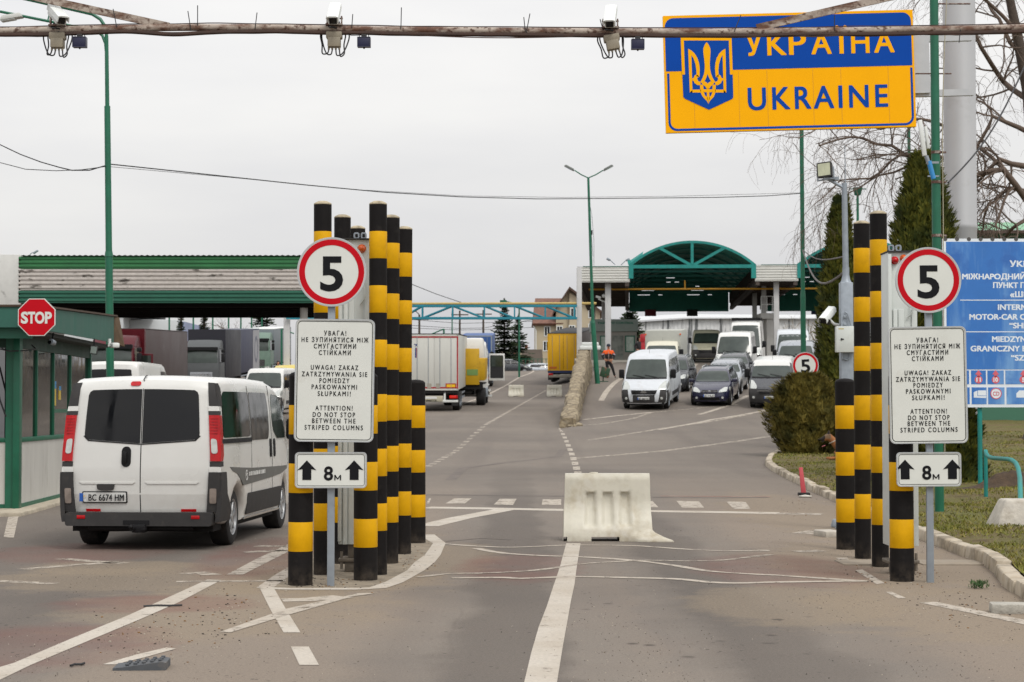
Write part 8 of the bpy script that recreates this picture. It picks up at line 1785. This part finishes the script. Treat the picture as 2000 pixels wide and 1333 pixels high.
for s, n_ in ((-1, 'l'), (1, 'r')):
    J.update({n_ + 's': ((-.02, s * .1, .2), .075), n_ + 'e': ((.08, s * .14, .08), .05), n_ + 'c': ((-.14, s * .14, .045), .038), n_ + 'p': ((-.28, s * .14, .035), .042), n_ + 't': ((.6, s * .14, .2), .11), n_ + 'k': ((.4, s * .2, .1), .07), n_ + 'h': ((.68, s * .21, .06), .045), n_ + 'f': ((.46, s * .22, .035), .038)})
    E_ += [('chest', n_ + 's'), (n_ + 's', n_ + 'e'), (n_ + 'e', n_ + 'c'), (n_ + 'c', n_ + 'p'), ('pelv', n_ + 't'), (n_ + 't', n_ + 'k'), (n_ + 'k', n_ + 'h'), (n_ + 'h', n_ + 'f')]
def pd(c, n):
    if c.x < -.34 or (c.z > .64 and n.x < .4 and c.x < -.2): return 1
    if c.x < -.2 and c.z > .53: return 2
    if c.z < .16 and c.x < .3 and c.x > -.1: return 1
    return 0
body = skin('body', J, E_, dog, [tanf, darkf, greyf], pd, 2)
q = MB(); q.box(-.44, -.34, -.062, -.035, -.008, .006, TRN(0, 0, .483) @ RY(-.35), bev=.006); obj('tongue', q, mat('pink_tongue', 'c06a72', .5), body)
for s in (-.075, .012): q = MB(); q.sphere((-.325, s, .585), .012, 8); obj('eye', q, mat('dark_eye', ''), body)
q = MB(); q.sphere((-.5, -.056, .505), .018, 8); obj('nose_tip', q, blackp, body)
q = MB(); q.tube([(-.13 + .1 * cos(a) * .9, -.01 + .1 * sin(a), .46 + .05 * cos(a)) for a in [i * pi / 8 for i in range(17)]], .012, 6); obj('collar', q, mat('pale_collar', 'a8a296', .5), dog)
# ================================================================ light, sky, camera
SKY_H, SKY_Z = .64, 1.4
W = bpy.data.worlds.new('World'); SC.world = W; W.use_nodes = True
nt = W.node_tree; nn, ll = nt.nodes, nt.links
for n in list(nn): nn.remove(n)
SUN_EL, SUN_AZ = radians(52), radians(150)   # high veiled sun behind the camera's left shoulder
out = nn.new('ShaderNodeOutputWorld')
sky = nn.new('ShaderNodeTexSky'); sky.sky_type = 'NISHITA'; sky.sun_disc = False; sky.sun_elevation = SUN_EL; sky.sun_rotation = SUN_AZ; sky.dust_density = 4.
hs = nn.new('ShaderNodeHueSaturation'); hs.inputs['Saturation'].default_value = .12; ll.new(sky.outputs[0], hs.inputs['Color'])
bg1 = nn.new('ShaderNodeBackground'); bg1.inputs[1].default_value = .05; ll.new(hs.outputs[0], bg1.inputs[0])
tc = nn.new('ShaderNodeTexCoord'); sep = nn.new('ShaderNodeSeparateXYZ'); ll.new(tc.outputs['Generated'], sep.inputs[0])
mr = nn.new('ShaderNodeMapRange'); ll.new(sep.outputs[2], mr.inputs[0]); mr.inputs[1].default_value = .12; mr.inputs[2].default_value = 1.; mr.inputs[3].default_value = SKY_H; mr.inputs[4].default_value = SKY_Z
mp = nn.new('ShaderNodeMapping'); mp.inputs['Scale'].default_value = (1.6, 1.6, 7.); ll.new(tc.outputs['Generated'], mp.inputs[0])
no = nn.new('ShaderNodeTexNoise'); no.inputs['Scale'].default_value = 1.35; no.inputs['Detail'].default_value = 5; ll.new(mp.outputs[0], no.inputs['Vector'])
cr = nn.new('ShaderNodeMix'); cr.data_type = 'RGBA'; mr2 = nn.new('ShaderNodeMapRange'); ll.new(no.outputs[0], mr2.inputs[0]); mr2.inputs[1].default_value = .35; mr2.inputs[2].default_value = .65; ll.new(mr2.outputs[0], cr.inputs[0]); cr.inputs[6].default_value = (.84, .84, .87, 1); cr.inputs[7].default_value = (1.09, 1.075, 1.05, 1)
bg2 = nn.new('ShaderNodeBackground'); ll.new(cr.outputs[2], bg2.inputs[0]); ll.new(mr.outputs[0], bg2.inputs[1])
add = nn.new('ShaderNodeAddShader'); ll.new(bg1.outputs[0], add.inputs[0]); ll.new(bg2.outputs[0], add.inputs[1]); ll.new(add.outputs[0], out.inputs[0])
sl = bpy.data.lights.new('sun', 'SUN'); sl.energy = 1.2; sl.angle = radians(16); sl.color = (1., .96, .9)
so = bpy.data.objects.new('sun', sl); COL.objects.link(so)
dirv = Vector((sin(SUN_AZ) * cos(SUN_EL), cos(SUN_AZ) * cos(SUN_EL), sin(SUN_EL))); so.rotation_euler = dirv.to_track_quat('Z', 'Y').to_euler(); so.location = dirv * 60
cam = bpy.data.cameras.new('camera'); co = bpy.data.objects.new('camera', cam); COL.objects.link(co)
cam.sensor_width = 36; cam.lens = 36 * F / 2000; cam.clip_end = 4000; cam.clip_start = .1
co.location = (0, 0, EYE); co.rotation_euler = (pi / 2 + PITCH, 0, 0); SC.camera = co
cam.dof.use_dof = True; cam.dof.focus_distance = 18.; cam.dof.aperture_fstop = 7.1
bpy.data.objects.remove(_tobj); bpy.data.curves.remove(_tcur)
SC.view_settings.view_transform = 'Standard'; SC.view_settings.look = 'None'; SC.view_settings.exposure = 0; SC.view_settings.gamma = 1
